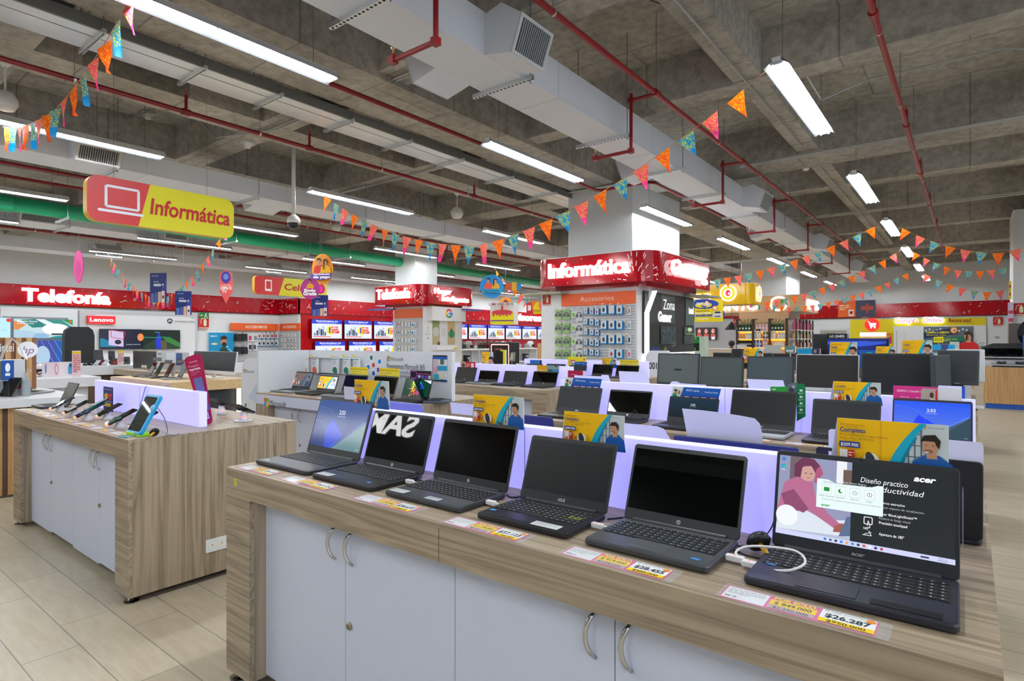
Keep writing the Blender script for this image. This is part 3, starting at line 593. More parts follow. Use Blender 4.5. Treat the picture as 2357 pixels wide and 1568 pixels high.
    for i, (tx, c) in enumerate((('Apagar la pantalla', '#2c8a3c'), ('Suspender', '#2c8a3c'), ('Hibernar', '#4aa08a'), ('Apagar', '#7a3a78'))):
        cx = (.305 + .083 * i) * W; g.rr(cx - .029 * W, .575 * H, cx + .029 * W, .69 * H, .004 * W, '#a9bcbc', m); g.rr(cx - .0275 * W, .579 * H, cx + .0275 * W, .686 * H, .004 * W, '#e6f2f2', m)
        if i == 0: g.rr(cx - .017 * W, .61 * H, cx + .017 * W, .66 * H, .004 * W, c, m)
        else:
            g.ell(cx, .633 * H, .015 * W, .026 * H, c, m); g.ell(cx + (.009 * W if i == 1 else 0), (.640 if i == 1 else .633) * H, .012 * W, .021 * H, '#e6f2f2', m)
            if i > 1: g.line([(cx, .62 * H), (cx, .648 * H)], .003 * W, c, m)
        g.text(tx, cx, .545 * H, .017 * H, '#5c7276', al='c', mat=m)
    g.text('Realizar esta acción (Suspender) automáticamente y no mostrar este mensaje de nuevo.', .28 * W, .505 * H, .015 * H, '#5c7276', w=.34 * W, mat=m); g.text('acer', .275 * W, .425 * H, .03 * H, '#3a9a3c', w=.055 * W, mat=m, bold=.03, shear=.25)
    g.rect(0, 0, W, .058 * H, '#c9cdee', m)
    for k, c in enumerate(('#1f78d8', '#5a5f70', '#2c3a58', '#2f7fd8', '#e0a040', '#2a8fd0', '#3c3c48', '#d8503c', '#e8e8f0', '#2a3a6a', '#b03a4c')): g.rr((.30 + .032 * k) * W, .016 * H, (.315 + .032 * k) * W, .044 * H, .003 * W, c, m)
    g.text('9:47 a. m.', .94 * W, .034 * H, .015 * H, '#40455c', al='c', mat=m); g.text('24/08/2022', .94 * W, .012 * H, .015 * H, '#40455c', al='c', mat=m)
    g.greek(.83 * W, .038 * H, .07 * W, 1, .02 * H, .02 * H, '#40455c', m)
# ================================================================ laptops
def logo(g, brand, x, y, s, col='#c9ced0', mat='metal'):
    if brand == 'hp':
        g.ell(x, y, s * .5, s * .5, col, mat, 24); g.text('hp', x, y - s * .17, s * .36, '#22262a', al='c', mat='matte', bold=.01, shear=.35)
    elif brand: g.text(brand, x, y - s * .35, s * .7, col, al='c', mat=mat, bold=.035, shear=.25 if brand == 'acer' else .1, w=s * (2.1 if brand != 'Lenovo' else 2.6))
def laptop(label, x, y, w=.335, d=.225, h=.21, tilt=19, rz=0.0, base='#232529', deck=None, lid='#1b1d21', bezel='#1c1e22', screen=None, brand='hp', numpad=True, stick=(), group=None, keys='#15171a', legend='#9aa0a4', chin=.028, top=TOP, lidlogo='', bb=.0075, th=.018, turn=0, pad='#2a2d31', detail=True, name='laptop', bump=0):
    deck = deck or base; t = thing(name, label, 'laptop', (x, y, top), rz, group); hx = w / 2
    g = G(); g.slab(-hx, -d, hx, 0.006, .012, .003, th, base, 'satin', bev=.003); 
    for q in (-hx + .04, hx - .04): g.box(q - .02, -d + .02, 0, q + .02, -d + .03, .003, '#101010'); g.box(q - .02, -.03, 0, q + .02, -.02, .003, '#101010')
    g.l = th; g.M = Matrix(); g.rr(-hx + .004, -d + .004, hx - .004, -.002, .009, deck, 'satin'); b = g.build('base', t)
    if detail:
        g = G(); nc = 18 if numpad and w > .32 else 15; kp = min(.0188, (w - .03) / nc); x0 = -nc * kp / 2; y1 = -.028; rows = 6; kd = .0178
        g.box(x0 - .003, y1 - rows * kd - .001, th + .0003, x0 + nc * kp + .003, y1 + .003, th + .0008, '#101214', 'matte')
        for r in range(rows):
            c = 0
            while c < nc:
                span = 1
                if r == 5 and c == 4: span = 5
                elif r in (2, 3, 4) and c == 0: span = 2 if r > 2 else 1
                elif r in (1, 2, 3) and c == 13 and nc > 15: span = 2
                elif r in (1, 3) and c == 13 and nc == 15: span = 2
                span = min(span, nc - c); a = x0 + c * kp + .0012; e = x0 + (c + span) * kp - .0012; yy = y1 - r * kd
                kc = keys
                g.box(a, yy - kd + .0024 + (.004 if r == 0 else 0), th + .0008, e, yy - .001, th + .0024, kc, 'matte')
                if span < 5: g.F([(a + .004, yy - .0105, th + .0025), (a + .0078, yy - .0105, th + .0025), (a + .0078, yy - .006, th + .0025), (a + .004, yy - .006, th + .0025)], legend, 'matte')
                c += span
        g.build('keyboard', b)
        g = G(); g.l = th + .0004; pw = .105 if w > .32 else .095; px = -.03 if nc == 18 else 0; g.rr(px - pw / 2, -d + .012, px + pw / 2, -d + .078, .003, '#4c5056' if pad == '#2a2d31' else '#101214', 'satin'); g.rr(px - pw / 2 + .0006, -d + .0126, px + pw / 2 - .0006, -d + .0774, .003, pad, 'satin'); g.build('touchpad', b)
        g = G(); g.tube([(-hx + .03, .0, th + .0015), (hx - .03, .0, th + .0015)], .0052, '#33363a', 'satin', 8); g.build('hinge', t)
        for kx, ky, kw, kh, c, tx in stick:
            g = G(); g.l = th + .0012; g.rr(kx - kw / 2, ky, kx + kw / 2, ky + kh, .0015, c, 'print')
            if tx: g.text(tx, kx, ky + kh * .3, kh * .4, '#eef6fb' if c[1] < '8' else '#4a5054', al='c', mat='print')
            if c[1] > 'a': g.greek(kx - kw * .42, ky + kh * .85, kw * .8, 3, kh * .25, kh * .06, '#8a9094', 'print')
            g.build('sticker', b)
    a = math.radians(tilt); LM = frame((0, .004, th + .001), (1, 0, 0), (0, math.sin(a), math.cos(a)))
    g = G(LM.copy()); g.slab(-hx, -.002, hx, h, .010, -.0065, 0, lid, 'satin', bev=.0015)
    g.l = 0; g.rr(-hx + .001, .0, hx - .001, h - .001, .009, bezel, 'satin'); g.ell(0, h - .0055, .0016, .0016, '#07080a', 'gloss', 10); l = g.build('lid', t)
    W = w - 2 * bb; H = h - chin - .012; g = G(LM @ Matrix.Translation((-W / 2, chin, .0012)), lay=.00004); (screen or scr_dark())(g, W, H); g.build('screen', l)
    if brand: g = G(LM @ Matrix.Translation((0, chin * .48, .0012)), lay=.0001); logo(g, brand, 0, 0, .012 if brand == 'hp' else .0125); g.build('logo', l)
    if lidlogo: g = G(LM @ Matrix.Rotation(PI, 4, 'Y') @ Matrix.Translation((0, 0, .0072)), lay=.0001); g.text(lidlogo, .0, h * .48, .014, '#8a9094', al='c', mat='metal'); g.build('lid_logo', l)
    return t
ST_B = '#1f7fc8'
G1 = 'laptops on the nearest island'
laptop('nearest-row laptop at the far left, blue lock screen reading 2:53', -2.125, 1.482, .36, .235, .245, 18, .01, '#2d3038', '#3b3f46', '#262a44', screen=scr_bloom('2:53', 'miércoles, 24 de agosto', '#1c3474', '#34508e'), brand='', chin=.03, stick=((-.13, -.215, .03, .012, '#c8ccd0', ''),), pad='#343c52', keys='#202328')
laptop('black laptop mirroring a lit sign, second from the left in nearest row', -1.735, 1.475, .34, .23, .213, 17, .01, '#1d1e21', '#232426', screen=scr_dark(), brand='hp', stick=((-.115, -.222, .075, .034, '#d4d8da', ''), (.112, -.20, .022, .015, ST_B, 'intel')))
laptop('dark grey laptop with brownish black screen, third in nearest row', -1.335, 1.465, .335, .215, .213, 17, .0, '#33363a', '#45494e', screen=scr_dark(col='#080604'), brand='hp', stick=((-.12, -.207, .07, .034, '#cfd3d5', ''), (.035, -.205, .06, .028, '#c6cacd', '')), pad='#3d4146')
laptop('black laptop with yellow-edged enter key and matte screen in nearest row', -.955, 1.455, .302, .205, .196, 20, .01, '#191b20', '#1f2127', screen=scr_dark('screen_matte', '#0c1211'), brand='ASUS', numpad=False, stick=((.075, -.2, .085, .034, '#d8dcdb', ''), (-.125, -.165, .02, .014, ST_B, 'intel')), pad='#23252c')
laptop('grey laptop with rounded lid and silver hinge bar, fifth in nearest row', -.598, 1.463, .31, .212, .205, 20, .0, '#3a3d40', '#4a4d50', lid='#2c2e31', bezel='#2c2e31', screen=scr_dark(col='#040807'), brand='hp', numpad=False, stick=((.117, -.19, .022, .014, ST_B, 'intel'),), pad='#505357', keys='#1c2227')
laptop('largest nearest laptop showing a woman in a pink sweater and menu', -.195, 1.488, .358, .235, .224, 14, .012, '#20232e', '#272a34', lid='#23262c', bezel='#23262c', screen=scr_acer, brand='acer', stick=((-.147, -.14, .022, .014, ST_B, 'intel'), (.10, -.225, .11, .026, '#15171a', '')), pad='#2a2d35')
# yellow frame on the enter key of the fourth laptop
g = G(frame((-.955, 1.455, TOP + .0212), (1, 0, 0), (0, 1, 0)))
for a in ((.0905, -.085, .1255, -.083), (.0905, -.0995, .1255, -.0975), (.0905, -.0985, .0925, -.0835), (.1235, -.0985, .1255, -.0835)): g.rect(*a, '#b8d818', 'print')
o = g.build('key_outline'); o.parent = [c for c in bpy.data.objects if c.get('label', '').startswith('black laptop with yellow-edged')][0]; o.matrix_parent_inverse = Matrix.Translation((-.955, 1.455, TOP)).inverted()
# far side of the nearest island, seen from behind
def back_laptop(label, x, w, col, yh=1.83, tl=20, h=.225, lg='', top=TOP): return laptop(label, x, yh, w, .22, h, tl, PI, '#20222a', '#2a2c34', lid=col, bezel='#1c1e22', brand='', detail=False, lidlogo=lg, group=None, top=top)
back_laptop('black laptop seen from behind at the right end of the nearest island', -.155, .36, '#15181f', 1.84, 12, .20)
back_laptop('laptop lid seen from behind, coloured navy for riser light, beside the enter-key laptop', -.55, .36, '#1c2a6c', h=.205)  # blue light from the riser is put into the lid colour
back_laptop('silver laptop lid seen from behind, coloured lilac for riser light, above the second near laptop', -2.03, .36, '#8088c8', 1.82, 18, .225)  # lid colour carries the riser's lilac glow
back_laptop('deep blue laptop lid edge seen behind the 2:53 laptop', -2.19 - .33, .0 + .2, '#22307c', 1.86, 18, .2) if False else None
back_laptop('dark blue laptop lid hidden behind the riser in the island middle', -1.35, .34, '#1c2660')
G2 = 'laptops on the second island'
def fromtop(uL, uR, v, y): a = atY(uL, v, y); b = atY(uR, v, y); return (a.x + b.x) / 2, b.x - a.x, a.z
def row(specs, ytop, yh):
    for lab, uL, uR, v, kw in specs:
        x, w, z = fromtop(uL, uR, v, ytop); h = (z - TOP - .019) / math.cos(math.radians(kw.get('tilt', 18))); laptop(lab, x, yh, w, .225, h, **kw)
row((('dark matte laptop at the left end of the second island', 1291, 1388, 888, dict(screen=scr_dark('screen_matte', '#191c1e'), brand='ASUS', numpad=False)),
     ('laptop with dim red reflections on the second island beside a white cable', 1406.6, 1504, 896, dict(brand='hp', lid='#20242c')),
     ('laptop with dark teal lock screen reading 7:52', 1544.6, 1658, 911, dict(screen=scr_teal, brand='', base='#23252c')),
     ('silver laptop with a black screen in the middle of the second island', 1685.7, 1835, 896, dict(base='#9a9ea4', deck='#b4b8be', brand='acer', numpad=True, screen=scr_dark('screen_matte', '#0b0d10'), pad='#a4a8ae', keys='#3a3d42', lid='#2a2d31')),
     ('black laptop with satin grey screen partly behind the large yellow card', 1872, 2029, 917, dict(screen=scr_dark('screen_matte', '#15191c'), brand='', base='#20232c')),
     ('laptop with bright blue lock screen reading 2:52', 2055, 2239, 916, dict(screen=scr_bloom('2:52', 'martes, 23 de agosto', '#5a78d8', '#1c52e8', '#1c3cf0', '#2e4654'), brand=''))), 3.46, 3.39)
row((('first dark laptop from the left on the island past the software stand', 1054.8, 1100, 845, dict(screen=scr_dark('screen_matte', '#2b2a27'), brand='ASUS', detail=True)),
     ('second laptop, mirroring a lamp, on the island past the software stand', 1108, 1152.6, 852.5, dict(base='#8e9296', deck='#a4a8ac', brand='hp')),
     ('third laptop, greyish screen, on the island past the software stand', 1165, 1217, 853.5, dict(screen=scr_dark('screen_matte', '#1e2423'), brand='hp')),
     ('fourth laptop, black screen, on the island past the software stand', 1231, 1287, 854.5, dict(brand='hp'))), 5.38, 5.31)
row((('first of the farthest laptops, slate screen left of the yellow card', 1211, 1251, 837, dict(screen=scr_dark('screen_matte', '#20282c'), brand='', detail=False)),
     ('second of the farthest laptops, slate screen under the PLAN card', 1260, 1303.6, 837.5, dict(screen=scr_dark('screen_matte', '#20282c'), brand='', detail=False)),
     ('third of the farthest laptops, under a small blue card', 1312, 1353, 841, dict(screen=scr_dark('screen_matte', '#20282c'), brand='', detail=False)),
     ('fourth of the farthest laptops, glossy black screen below the Accesorios wall', 1367, 1413, 838.5, dict(brand='', detail=False)),
     ('last of the farthest laptops beside the white gaming chair back', 1421, 1473, 840.5, dict(brand='', detail=True))), 7.28, 7.21)
row((('laptop with dimmed orange advert at the left of the white-fronted island', 680.6, 724, 855, dict(base='#8e9296', deck='#a0a4a8', screen=scr_completo(True), brand='hp')),
     ('laptop with bright yellow Completo advert on the white-fronted island', 741, 783, 863.5, dict(screen=scr_completo(), brand='')),
     ('laptop with navy screen below a yellow strip on the white-fronted island', 798, 849, 861.5, dict(screen=scr_dark('screen_gloss', '#0a0f2e'), brand='', base='#7c8088', deck='#8c9098')),
     ('laptop with black screen below the right yellow strip, white-fronted island', 864.8, 919, 864.5, dict(brand='', screen=scr_dark(col='#0a0904'))),
     ('laptop with a rainbow paint-burst screen on the white-fronted island', 936, 998, 870, dict(screen=scr_rog, brand='', base='#17191c'))), 3.40, 3.33)
t = laptop('navy laptop turned sideways at the right end of the white-fronted island', -3.53, 3.385, .28, .20, .19, 22, PI / 2 + .6, '#4a5468', '#5a6478', lid='#1c2a44', brand='', detail=True)
# ================================================================ price tags and cards on the islands
def price_tag(label, x0, w, price, old, quota, total, y=1.168, yd=.062, top=TOP, rz=0.0, plain=False):
    t = thing('price_tag', label, 'price tag', (x0, y, top), rz, 'price tags in clear sleeves')
    g = G(frame((0, 0, .0008), (1, 0, 0), (0, 1, 0)), lay=.00012); H = yd; m = 'print'
    g.box(0, 0, -.0006, w, H, 0, '#e8328c', m); g.rect(.003, .003, w * .31, H - .003, '#eceeee', m)
    g.greek(.008, H - .010, w * .26, 4, .007, .0022, '#8a9096', m); g.greek(.008, .014, w * .17, 1, .006, .004, '#2a3a6a', m)
    a = w * .33; b = w * .635; g.text('POR SOLO', (a + b) / 2, H - .0145, .0115, '#f2dc1c', w=(b - a) * .9, al='c', mat=m, bold=.04)
    g.rect(a, H * .32, b, H * .72, '#f6d012', m); g.text('$ ' + price, (a + b) / 2, H * .42, .0125, '#3a3a28', w=(b - a) * .8, al='c', mat=m, bold=.02)
    g.rect(a, .003, b, H * .3, '#eceeee', m); g.text('$' + old, (a + b) / 2, .006, .010, '#5a6068', w=(b - a) * .75, al='c', mat=m)
    c = w * .66; e = w - .003; g.rect(c, .003, e, H - .003, '#eceeee', m); g.text('48 cuotas quincenales', c + .004, H - .010, .005, '#4a5058', w=(e - c) * .75, mat=m)
    g.text('$' + quota, (c + e) / 2, H * .42, .017, '#22303c', w=(e - c) * .82, al='c', mat=m, bold=.03); g.ell(e - .009, H - .011, .008, .007, '#f08c2c', m, 14)
    g.rect(c, .003, e, H * .3, '#f6d012', m); g.text('$' + total, (c + e) / 2, .006, .010, '#3a3a28', w=(e - c) * .7, al='c', mat=m, bold=.02); g.build('printed_card', t)
    g = G(frame((0, 0, .0016), (1, 0, 0), (0, 1, 0))); g.box(-.006, -.006, 0, w + .02, H + .004, .0004, '#e8eef4', 'clear'); g.build('clear_sleeve', t)
TL = [(-2.295, .225, '1.099.000', '1.500.000', '34.120', '1.200.000'), (-1.985, .27, '2.049.000', '2.500.000', '63.124', '2.300.000'), (-1.555, .255, '1.249.000', '1.600.000', '38.672', '1.400.000'), (-1.155, .255, '1.199.000', '1.499.000', '37.123', '1.350.000'), (-.765, .255, '919.000', '1.290.000', '28.455', '980.000'), (-.392, .265, '849.000', '1.290.000', '26.287', '950.000')]
for (x0, w, *s), nm in zip(TL, ('leftmost near laptop showing 2:53', 'second near laptop', 'third near laptop, reading $38.672', 'near laptop with the yellow-edged key', 'fifth near laptop, reading $28.455', 'laptop showing the woman in pink, reading $26.287')): price_tag('price tag in front of the ' + nm, x0, w, *s)
for k in range(7):
    price_tag('one of the overlapping glossy price tags along the phone island front edge', -5.50 + .295 * k, .27, '1.399.000', '1.799.000', '43.2%d' % k, '1.500.000', y=1.17, rz=.01 * (k % 3 - 1))
for k, (x, y, lab) in enumerate(((-1.62, 3.09, 'price tag in front of the 7:52 laptop'), (-1.05, 3.09, 'price tag in front of the silver laptop on the second island'), (-.72, 3.09, 'price tag in front of the satin grey laptop on the second island'), (-.3, 3.09, 'price tag in front of the 2:52 laptop'))): price_tag(lab, x, .26, '1.399.000', '1.799.000', '43.210', '1.500.000', y=y)
for k in range(4): price_tag('pale price tag lying at the front edge of the white-fronted island', -5.30 + .38 * k, .26, '1.599.000', '1.999.000', '49.3%d' % k, '1.700.000', y=3.0)
def card(label, uL, uR, vT, y, h, draw=None, flap='#dcdcec', name='promo_card', tilt=0, W=None, shape=None, col='#e6e6f0', flapdx=-.02, kind='card', group=None, zt=None):
    a = atY(uL, vT, y); b = atY(uR, vT, y); w = W or (b.x - a.x); z = zt or a.z
    t = thing(name, label, kind, (a.x, y, z - h), 0, group)
    g = G(frame((0, 0, 0)), lay=.00025)
    if shape: g.prism([(p * w, q * h) for p, q in shape], -.0015, 0, col, 'print')
    else: g.box(0, 0, -.0015, w, h, 0, col, 'print')
    if draw: draw(g, w, h)
    g.build('front_face', t)
    if z - h - TOP > .004: g = G(); g.box(w * .45, .002, TOP - z + h, w * .55, .0035, .03, '#dfe6ee', 'clear'); g.build('clear_stand', t)
    if flap: g = G(); g.mesh([(flapdx, .016, 0), (w * .96, .016, 0), (w, .0016, h), (0, .0016, h), (flapdx, .017, 0), (w * .96, .017, 0), (w, .0026, h), (0, .0026, h)], [(0, 1, 2, 3), (7, 6, 5, 4), (0, 3, 7, 4), (1, 5, 6, 2), (0, 4, 5, 1)], flap, 'print'); g.build('back_flap', t)
    return t
CP = 'yellow Completo promotional cards'
card('yellow Completo card behind the 2:53 laptop', 816, 894, 873.6, 1.566, .115, completo)
card('yellow Completo card behind the third near laptop', 1090, 1205, 908, 1.566, .107, completo)
card('yellow Completo card behind the near laptop with the yellow-edged key', 1298.5, 1437, 946.5, 1.566, .107, completo)
card('largest yellow Completo card behind the laptop showing the woman', 1927, 2184, 962, 1.566, .125, completo)
card('yellow Completo card between the satin grey and 2:52 laptops', 1918, 2027.6, 878, 3.49, .115, completo)
card('yellow Completo card sideways over the far island end monitor', 1911, 1973, 788, 7.0, .26, completo)
card('small yellow Completo card low behind the fifth monitor', 2017, 2061, 798, 7.0, .17, completo)
card('yellow Completo card above the gap between the last two monitors', 2077, 2146, 784, 7.0, .22, completo)
card('yellow Completo card left of the grey blank card behind the monitors', 1712, 1757, 802, 7.0, .17, completo)
card('small yellow Completo card beneath the Accesorios wall', 1386, 1419, 824.5, 7.33, .14, completo)
card('upright narrow Completo card before the kitchen shelves', 1110, 1135, 811, 5.62, .30, completo)
def strip(g, w, h): g.rect(0, 0, w, h, '#f2e04c', 'print'); g.rect(0, h * .72, w, h, '#f5d816', 'print'); g.text('Aprovecha el mejor precio del mes', .04 * w, h * .76, h * .13, '#6a5a10', w=w * .9, mat='print'); g.greek(.04 * w, h * .6, w * .6, 2, h * .2, h * .05, '#b8a43a', 'print'); g.text('$ 209.900', w * .62, h * .08, h * .13, '#6a5a10', w=w * .32, mat='print')
card('yellow strip card left, over the navy screen on the white-fronted island', 806.6, 847.4, 845, 3.42, .10, strip, None)
card('yellow strip card right, over the black screen on the white-fronted island', 873, 919, 847.5, 3.42, .10, strip, None)
card('yellow strip card on the last of the farthest laptops', 1427, 1470, 829, 7.33, .11, strip, None)
PG = [(.0, 0), (.13, 1), (1, 1), (.9, 0)]
def asus(g, w, h):
    g.poly([(.18 * w, 0), (.28 * w, h), (w, h), (.93 * w, 0)], '#1c5fb8', 'print'); g.poly([(.18 * w, 0), (.225 * w, .42 * h), (.95 * w, .42 * h), (.93 * w, 0)], '#3a3a98', 'print')
    g.poly([(0, 0), (.06 * w, h), (.28 * w, h), (.18 * w, 0)], '#dfe8e4', 'print'); g.ell(.1 * w, .3 * h, .05 * w, .28 * h, '#1f9a6c', 'print', 12); g.ell(.12 * w, .62 * h, .03 * w, .14 * h, '#c09070', 'print', 10); g.ell(.19 * w, .6 * h, .03 * w, .16 * h, '#b08464', 'print', 10); g.ell(.12 * w, .75 * h, .035 * w, .08 * h, '#3a2a22', 'print', 10)
    g.text('ASUS Laptop', .33 * w, .72 * h, .15 * h, '#ffffff', w=.26 * w, mat='print'); g.text('Familia y tareas', .70 * w, .66 * h, .12 * h, '#ffffff', w=.24 * w, mat='print'); g.rect(.645 * w, .5 * h, .648 * w, .92 * h, '#8ab0e0', 'print')
    for k in range(4): g.greek((.30 + .165 * k) * w, .34 * h, .11 * w, 2, .12 * h, .07 * h, '#ffffff', 'print')
AG = [(0, 0), (.06, 1), (1, 1), (.93, 0)]
card('blue laptop advert card over the dark matte laptop, second island', 1296, 1386, 869, 3.48, .085, asus, None, shape=AG)
card('blue laptop advert card over the 7:52 laptop', 1542, 1660, 890, 3.48, .085, asus, None, shape=AG)
card('small blue advert card on the third farthest laptop', 1313, 1352, 833, 7.33, .085, asus, None, shape=AG)
card('small blue advert card behind the second farthest laptop, left of PLAN', 1263, 1301, 827, 7.5, .09, asus, None, shape=AG)
def green(g, w, h):
    g.rr(0, 0, .52 * w, .72 * h, .01, '#2ea83c', 'print'); g.text('acer', .05 * w, .56 * h, .08 * h, '#ffffff', w=.12 * w, mat='print', bold=.03); g.text('ASPIRE 5', .05 * w, .42 * h, .06 * h, '#e6f6e6', w=.16 * w, mat='print'); g.greek(.05 * w, .34 * h, .4 * w, 2, .07 * h, .03 * h, '#c8ecc8', 'print')
    g.poly([(.45 * w, .3 * h), (.5 * w, .85 * h), (.76 * w, h), (.74 * w, .4 * h)], '#6a7078', 'print'); g.ell(.6 * w, .6 * h, .08 * w, .12 * h, '#3c4854', 'print', 10); g.ell(.66 * w, .75 * h, .05 * w, .08 * h, '#a8b4bc', 'print', 10)
card('green advert card behind the silver laptop on the second island', 1773, 1855, 877, 3.50, .115, green, None, shape=[(0, 0), (0, .7), (.45, .75), (.76, 1), (.78, 0)], col='#2ea83c')
card('tall dark green notched card right of the silver laptop', 1834, 1854, 883.5, 3.47, .205, lambda g, w, h: ([g.ell(.5 * w, (.82 - .17 * k) * h, .2 * w, .03 * h, '#d8efe0', 'print', 10) for k in range(4)], [g.greek(.15 * w, (.76 - .17 * k) * h, .7 * w, 2, .025 * h, .012 * h, '#bfe2cc', 'print') for k in range(4)]), None, shape=[(0, 0), (0, 1), (.75, 1), (1, .93), (1, .14)], col='#0f7a4a')
def pink(g, w, h): g.rect(0, 0, w * .66, h, '#e23a92', 'print'); g.text('IDEAPAD 3 | Compatible contigo', .06 * w, .72 * h, .10 * h, '#ffffff', w=.44 * w, mat='print'); g.greek(.1 * w, .5 * h, .16 * w, 3, .12 * h, .04 * h, '#f8c0dc', 'print'); g.greek(.34 * w, .5 * h, .16 * w, 3, .12 * h, .04 * h, '#f8c0dc', 'print'); g.rr(.42 * w, 0, .66 * w, h * .92, .012, '#b8aaa2', 'print'); g.ell(.575 * w, .62 * h, .03 * w, .14 * h, '#5a3c2c', 'print', 12); g.poly([(.52 * w, .1 * h), (.55 * w, .5 * h), (.62 * w, .45 * h), (.65 * w, .1 * h)], '#ece8e2', 'print'); g.poly([(.47 * w, .12 * h), (.48 * w, .4 * h), (.53 * w, .3 * h), (.55 * w, .1 * h)], '#7a7690', 'print'); g.rect(.632 * w, .12 * h, .66 * w, .85 * h, '#e0342c', 'print')
card('pink laptop advert card with a white extension over the 2:52 laptop', 2056, 2214, 888, 3.49, .105, pink, None)
card('blue-edged white board behind the pink laptop advert card', 2160, 2221, 888, 3.56, .11, lambda g, w, h: g.rect(0, 0, w * .88, h, '#dcdcf0', 'print'), None, col='#1c4fb4')
def rog(g, w, h): g.ell(.17 * w, .55 * h, .17 * w, .45 * h, '#b83ad8', 'print'); g.ell(.17 * w, .55 * h, .145 * w, .38 * h, '#1a1420', 'print'); [g.rr((.38 + .16 * k) * w, .12 * h, (.5 + .16 * k) * w, .5 * h, .002, c, 'print') for k, c in enumerate(('#c8ccd8', '#4a6ad0', '#8a3aa0', '#c8ccd8'))]; g.rect(.36 * w, .62 * h, .98 * w, .68 * h, '#d84a8c', 'print')
card('small dark gaming card with a purple ring over the rainbow laptop', 944, 993, 853, 3.42, .075, rog, None, col='#221c2c')
card('red rounded card with a square label on the first dark laptop past the software stand', 1060, 1094, 833, 5.42, .085, lambda g, w, h: (g.rect(0, 0, .35 * w, h, '#c8a088', 'print'), g.ell(.2 * w, .5 * h, .1 * w, .3 * h, '#6a4436', 'print'), g.rect(.72 * w, .2 * h, .9 * w, .8 * h, '#f4f0f0', 'print'), g.greek(.4 * w, .7 * h, .25 * w, 3, .18 * h, .06 * h, '#ffe0e0', 'print')), None, col='#c8283c')
card('ochre card with a photo strip on the fourth dark laptop past the software stand', 1236, 1287, 841, 5.42, .085, lambda g, w, h: (g.rect(0, 0, w * .48, h, '#e8a81c', 'print'), g.text('Simplemente', .04 * w, .25 * h, .22 * h, '#fff2cc', w=.4 * w, mat='print'), g.rect(.48 * w, 0, w, h, '#7ea0a8', 'print'), g.rect(.5 * w, .05 * h, .72 * w, .5 * h, '#3c5c66', 'print'), man(g, .86 * w, 0, h, '#2f86c0')), None)
card('magenta rounded card left behind the blue advert card', 1307, 1348, 853, 5.42, .08, lambda g, w, h: (g.rr(0, 0, w * .85, h, .01, '#a8184a', 'print'), g.text('Protege lo', .2 * w, .4 * h, .15 * h, '#f0c8d8', mat='print')), None)
card('yellow and red PLAN card on the farthest laptop row', 1307, 1349, 821.5, 7.34, .13, lambda g, w, h: (g.rect(0, 0, w, h, '#f4e23c', 'print'), g.rect(.08 * w, .3 * h, .42 * w, .62 * h, '#d8202c', 'print'), g.text('PLAN', .1 * w, .36 * h, .2 * h, '#ffffff', w=.3 * w, mat='print', bold=.03), g.greek(.55 * w, .5 * h, .35 * w, 2, .14 * h, .05 * h, '#c89a2c', 'print'), g.ell(.9 * w, .72 * h, .035 * w, .12 * h, '#d8202c', 'print')), None, col='#f4e23c')
card('blue strip card behind the first farthest laptop', 1220, 1247, 829, 7.34, .07, lambda g, w, h: (g.rect(0, 0, w, h, '#2a7ad0', 'print'), g.ell(.92 * w, .5 * h, .08 * w, .5 * h, '#1a1c24', 'print')), None)
# blank backs of cards on the far side of the islands
def blank(label, uL, uR, vT, vB, y, shape=None, col='#d9d9ea', sk=0.0):
    a = atY(uL, vT, y); b = atY(uR, vT, y); c = atY(uL, vB, y); w = b.x - a.x; h = a.z - c.z
    t = thing('blank_card', label, 'card', (a.x, y, c.z), 0, None)
    g = G(frame((0, 0, 0))); P = shape or [(.06, 0), (0, 1), (.92, 1), (1, .0)]; g.prism([(p * w, q * h) for p, q in P], -.0012, 0, col, 'print'); g.build('sheet', t)
    
    if c.z - TOP > .004: g = G(); g.box(w * .48, .002, TOP - c.z, w * .52, .0035, .02, '#dfe6ee', 'clear'); g.build('clear_stand', t)
CV = [(.09, 0), (0, 1), (.25, .99), (.5, .965), (.75, .92), (.9, .88), (.96, .75), (.985, .5), (1, -.04)]
blank('large curled white card back standing behind the fifth near laptop', 1570, 1757, 941, 1023, 1.78, CV)
blank('white card back behind the yellow Completo card of the enter-key laptop', 1430, 1546, 974, 1004, 1.78, [(0, 0), (.02, 1), (.72, 1), (.85, .85), (1, 0)])
blank('white card back beside the Completo card of the third near laptop', 1036, 1100, 927, 952, 1.8)
blank('white card back beside the Completo card of the 2:53 laptop', 791, 830, 890, 925, 1.8)
blank('rounded white card back at the right of the largest Completo card', 2170, 2264, 1012, 1075, 1.80, [(0, 0), (0, 1), (.9, 1), (.97, .97), (1, .88), (1, .08), (.95, 0)])
blank('white card back peeking out left of the largest Completo card', 1907, 1960, 988, 1050, 1.79, [(0, 0), (0, .93), (.1, 1), (1, 1), (1, 0)])
blank('white card back standing behind the second island, left of centre', 1424, 1497, 855, 889, 3.66)
blank('white card back under the third and fourth monitors', 1719, 1810, 873, 898, 3.66)
blank('scalloped white card back with a round lobe before the second monitor', 1539, 1625, 878, 896, 3.66, [(0, .2), (.05, .8), (.12, 1), (.22, 1), (.3, .85), (.34, .8), (1, .75), (1, 0)])
blank('notched white card back behind the first blue advert card', 1322, 1409, 861, 884, 3.66, [(0, 0), (0, .85), (.72, .85), (.73, 1), (.9, 1), (1, 0)])
blank('white card back in the farthest laptop row', 1187, 1215, 837, 851, 7.1)
blank('grey card standing behind the third monitor', 1757, 1801, 795, 813, 7.05, col='#b9bab4')
blank('white card lying behind the second monitor', 1695, 1720, 794, 802, 7.05, col='#c9cac8')
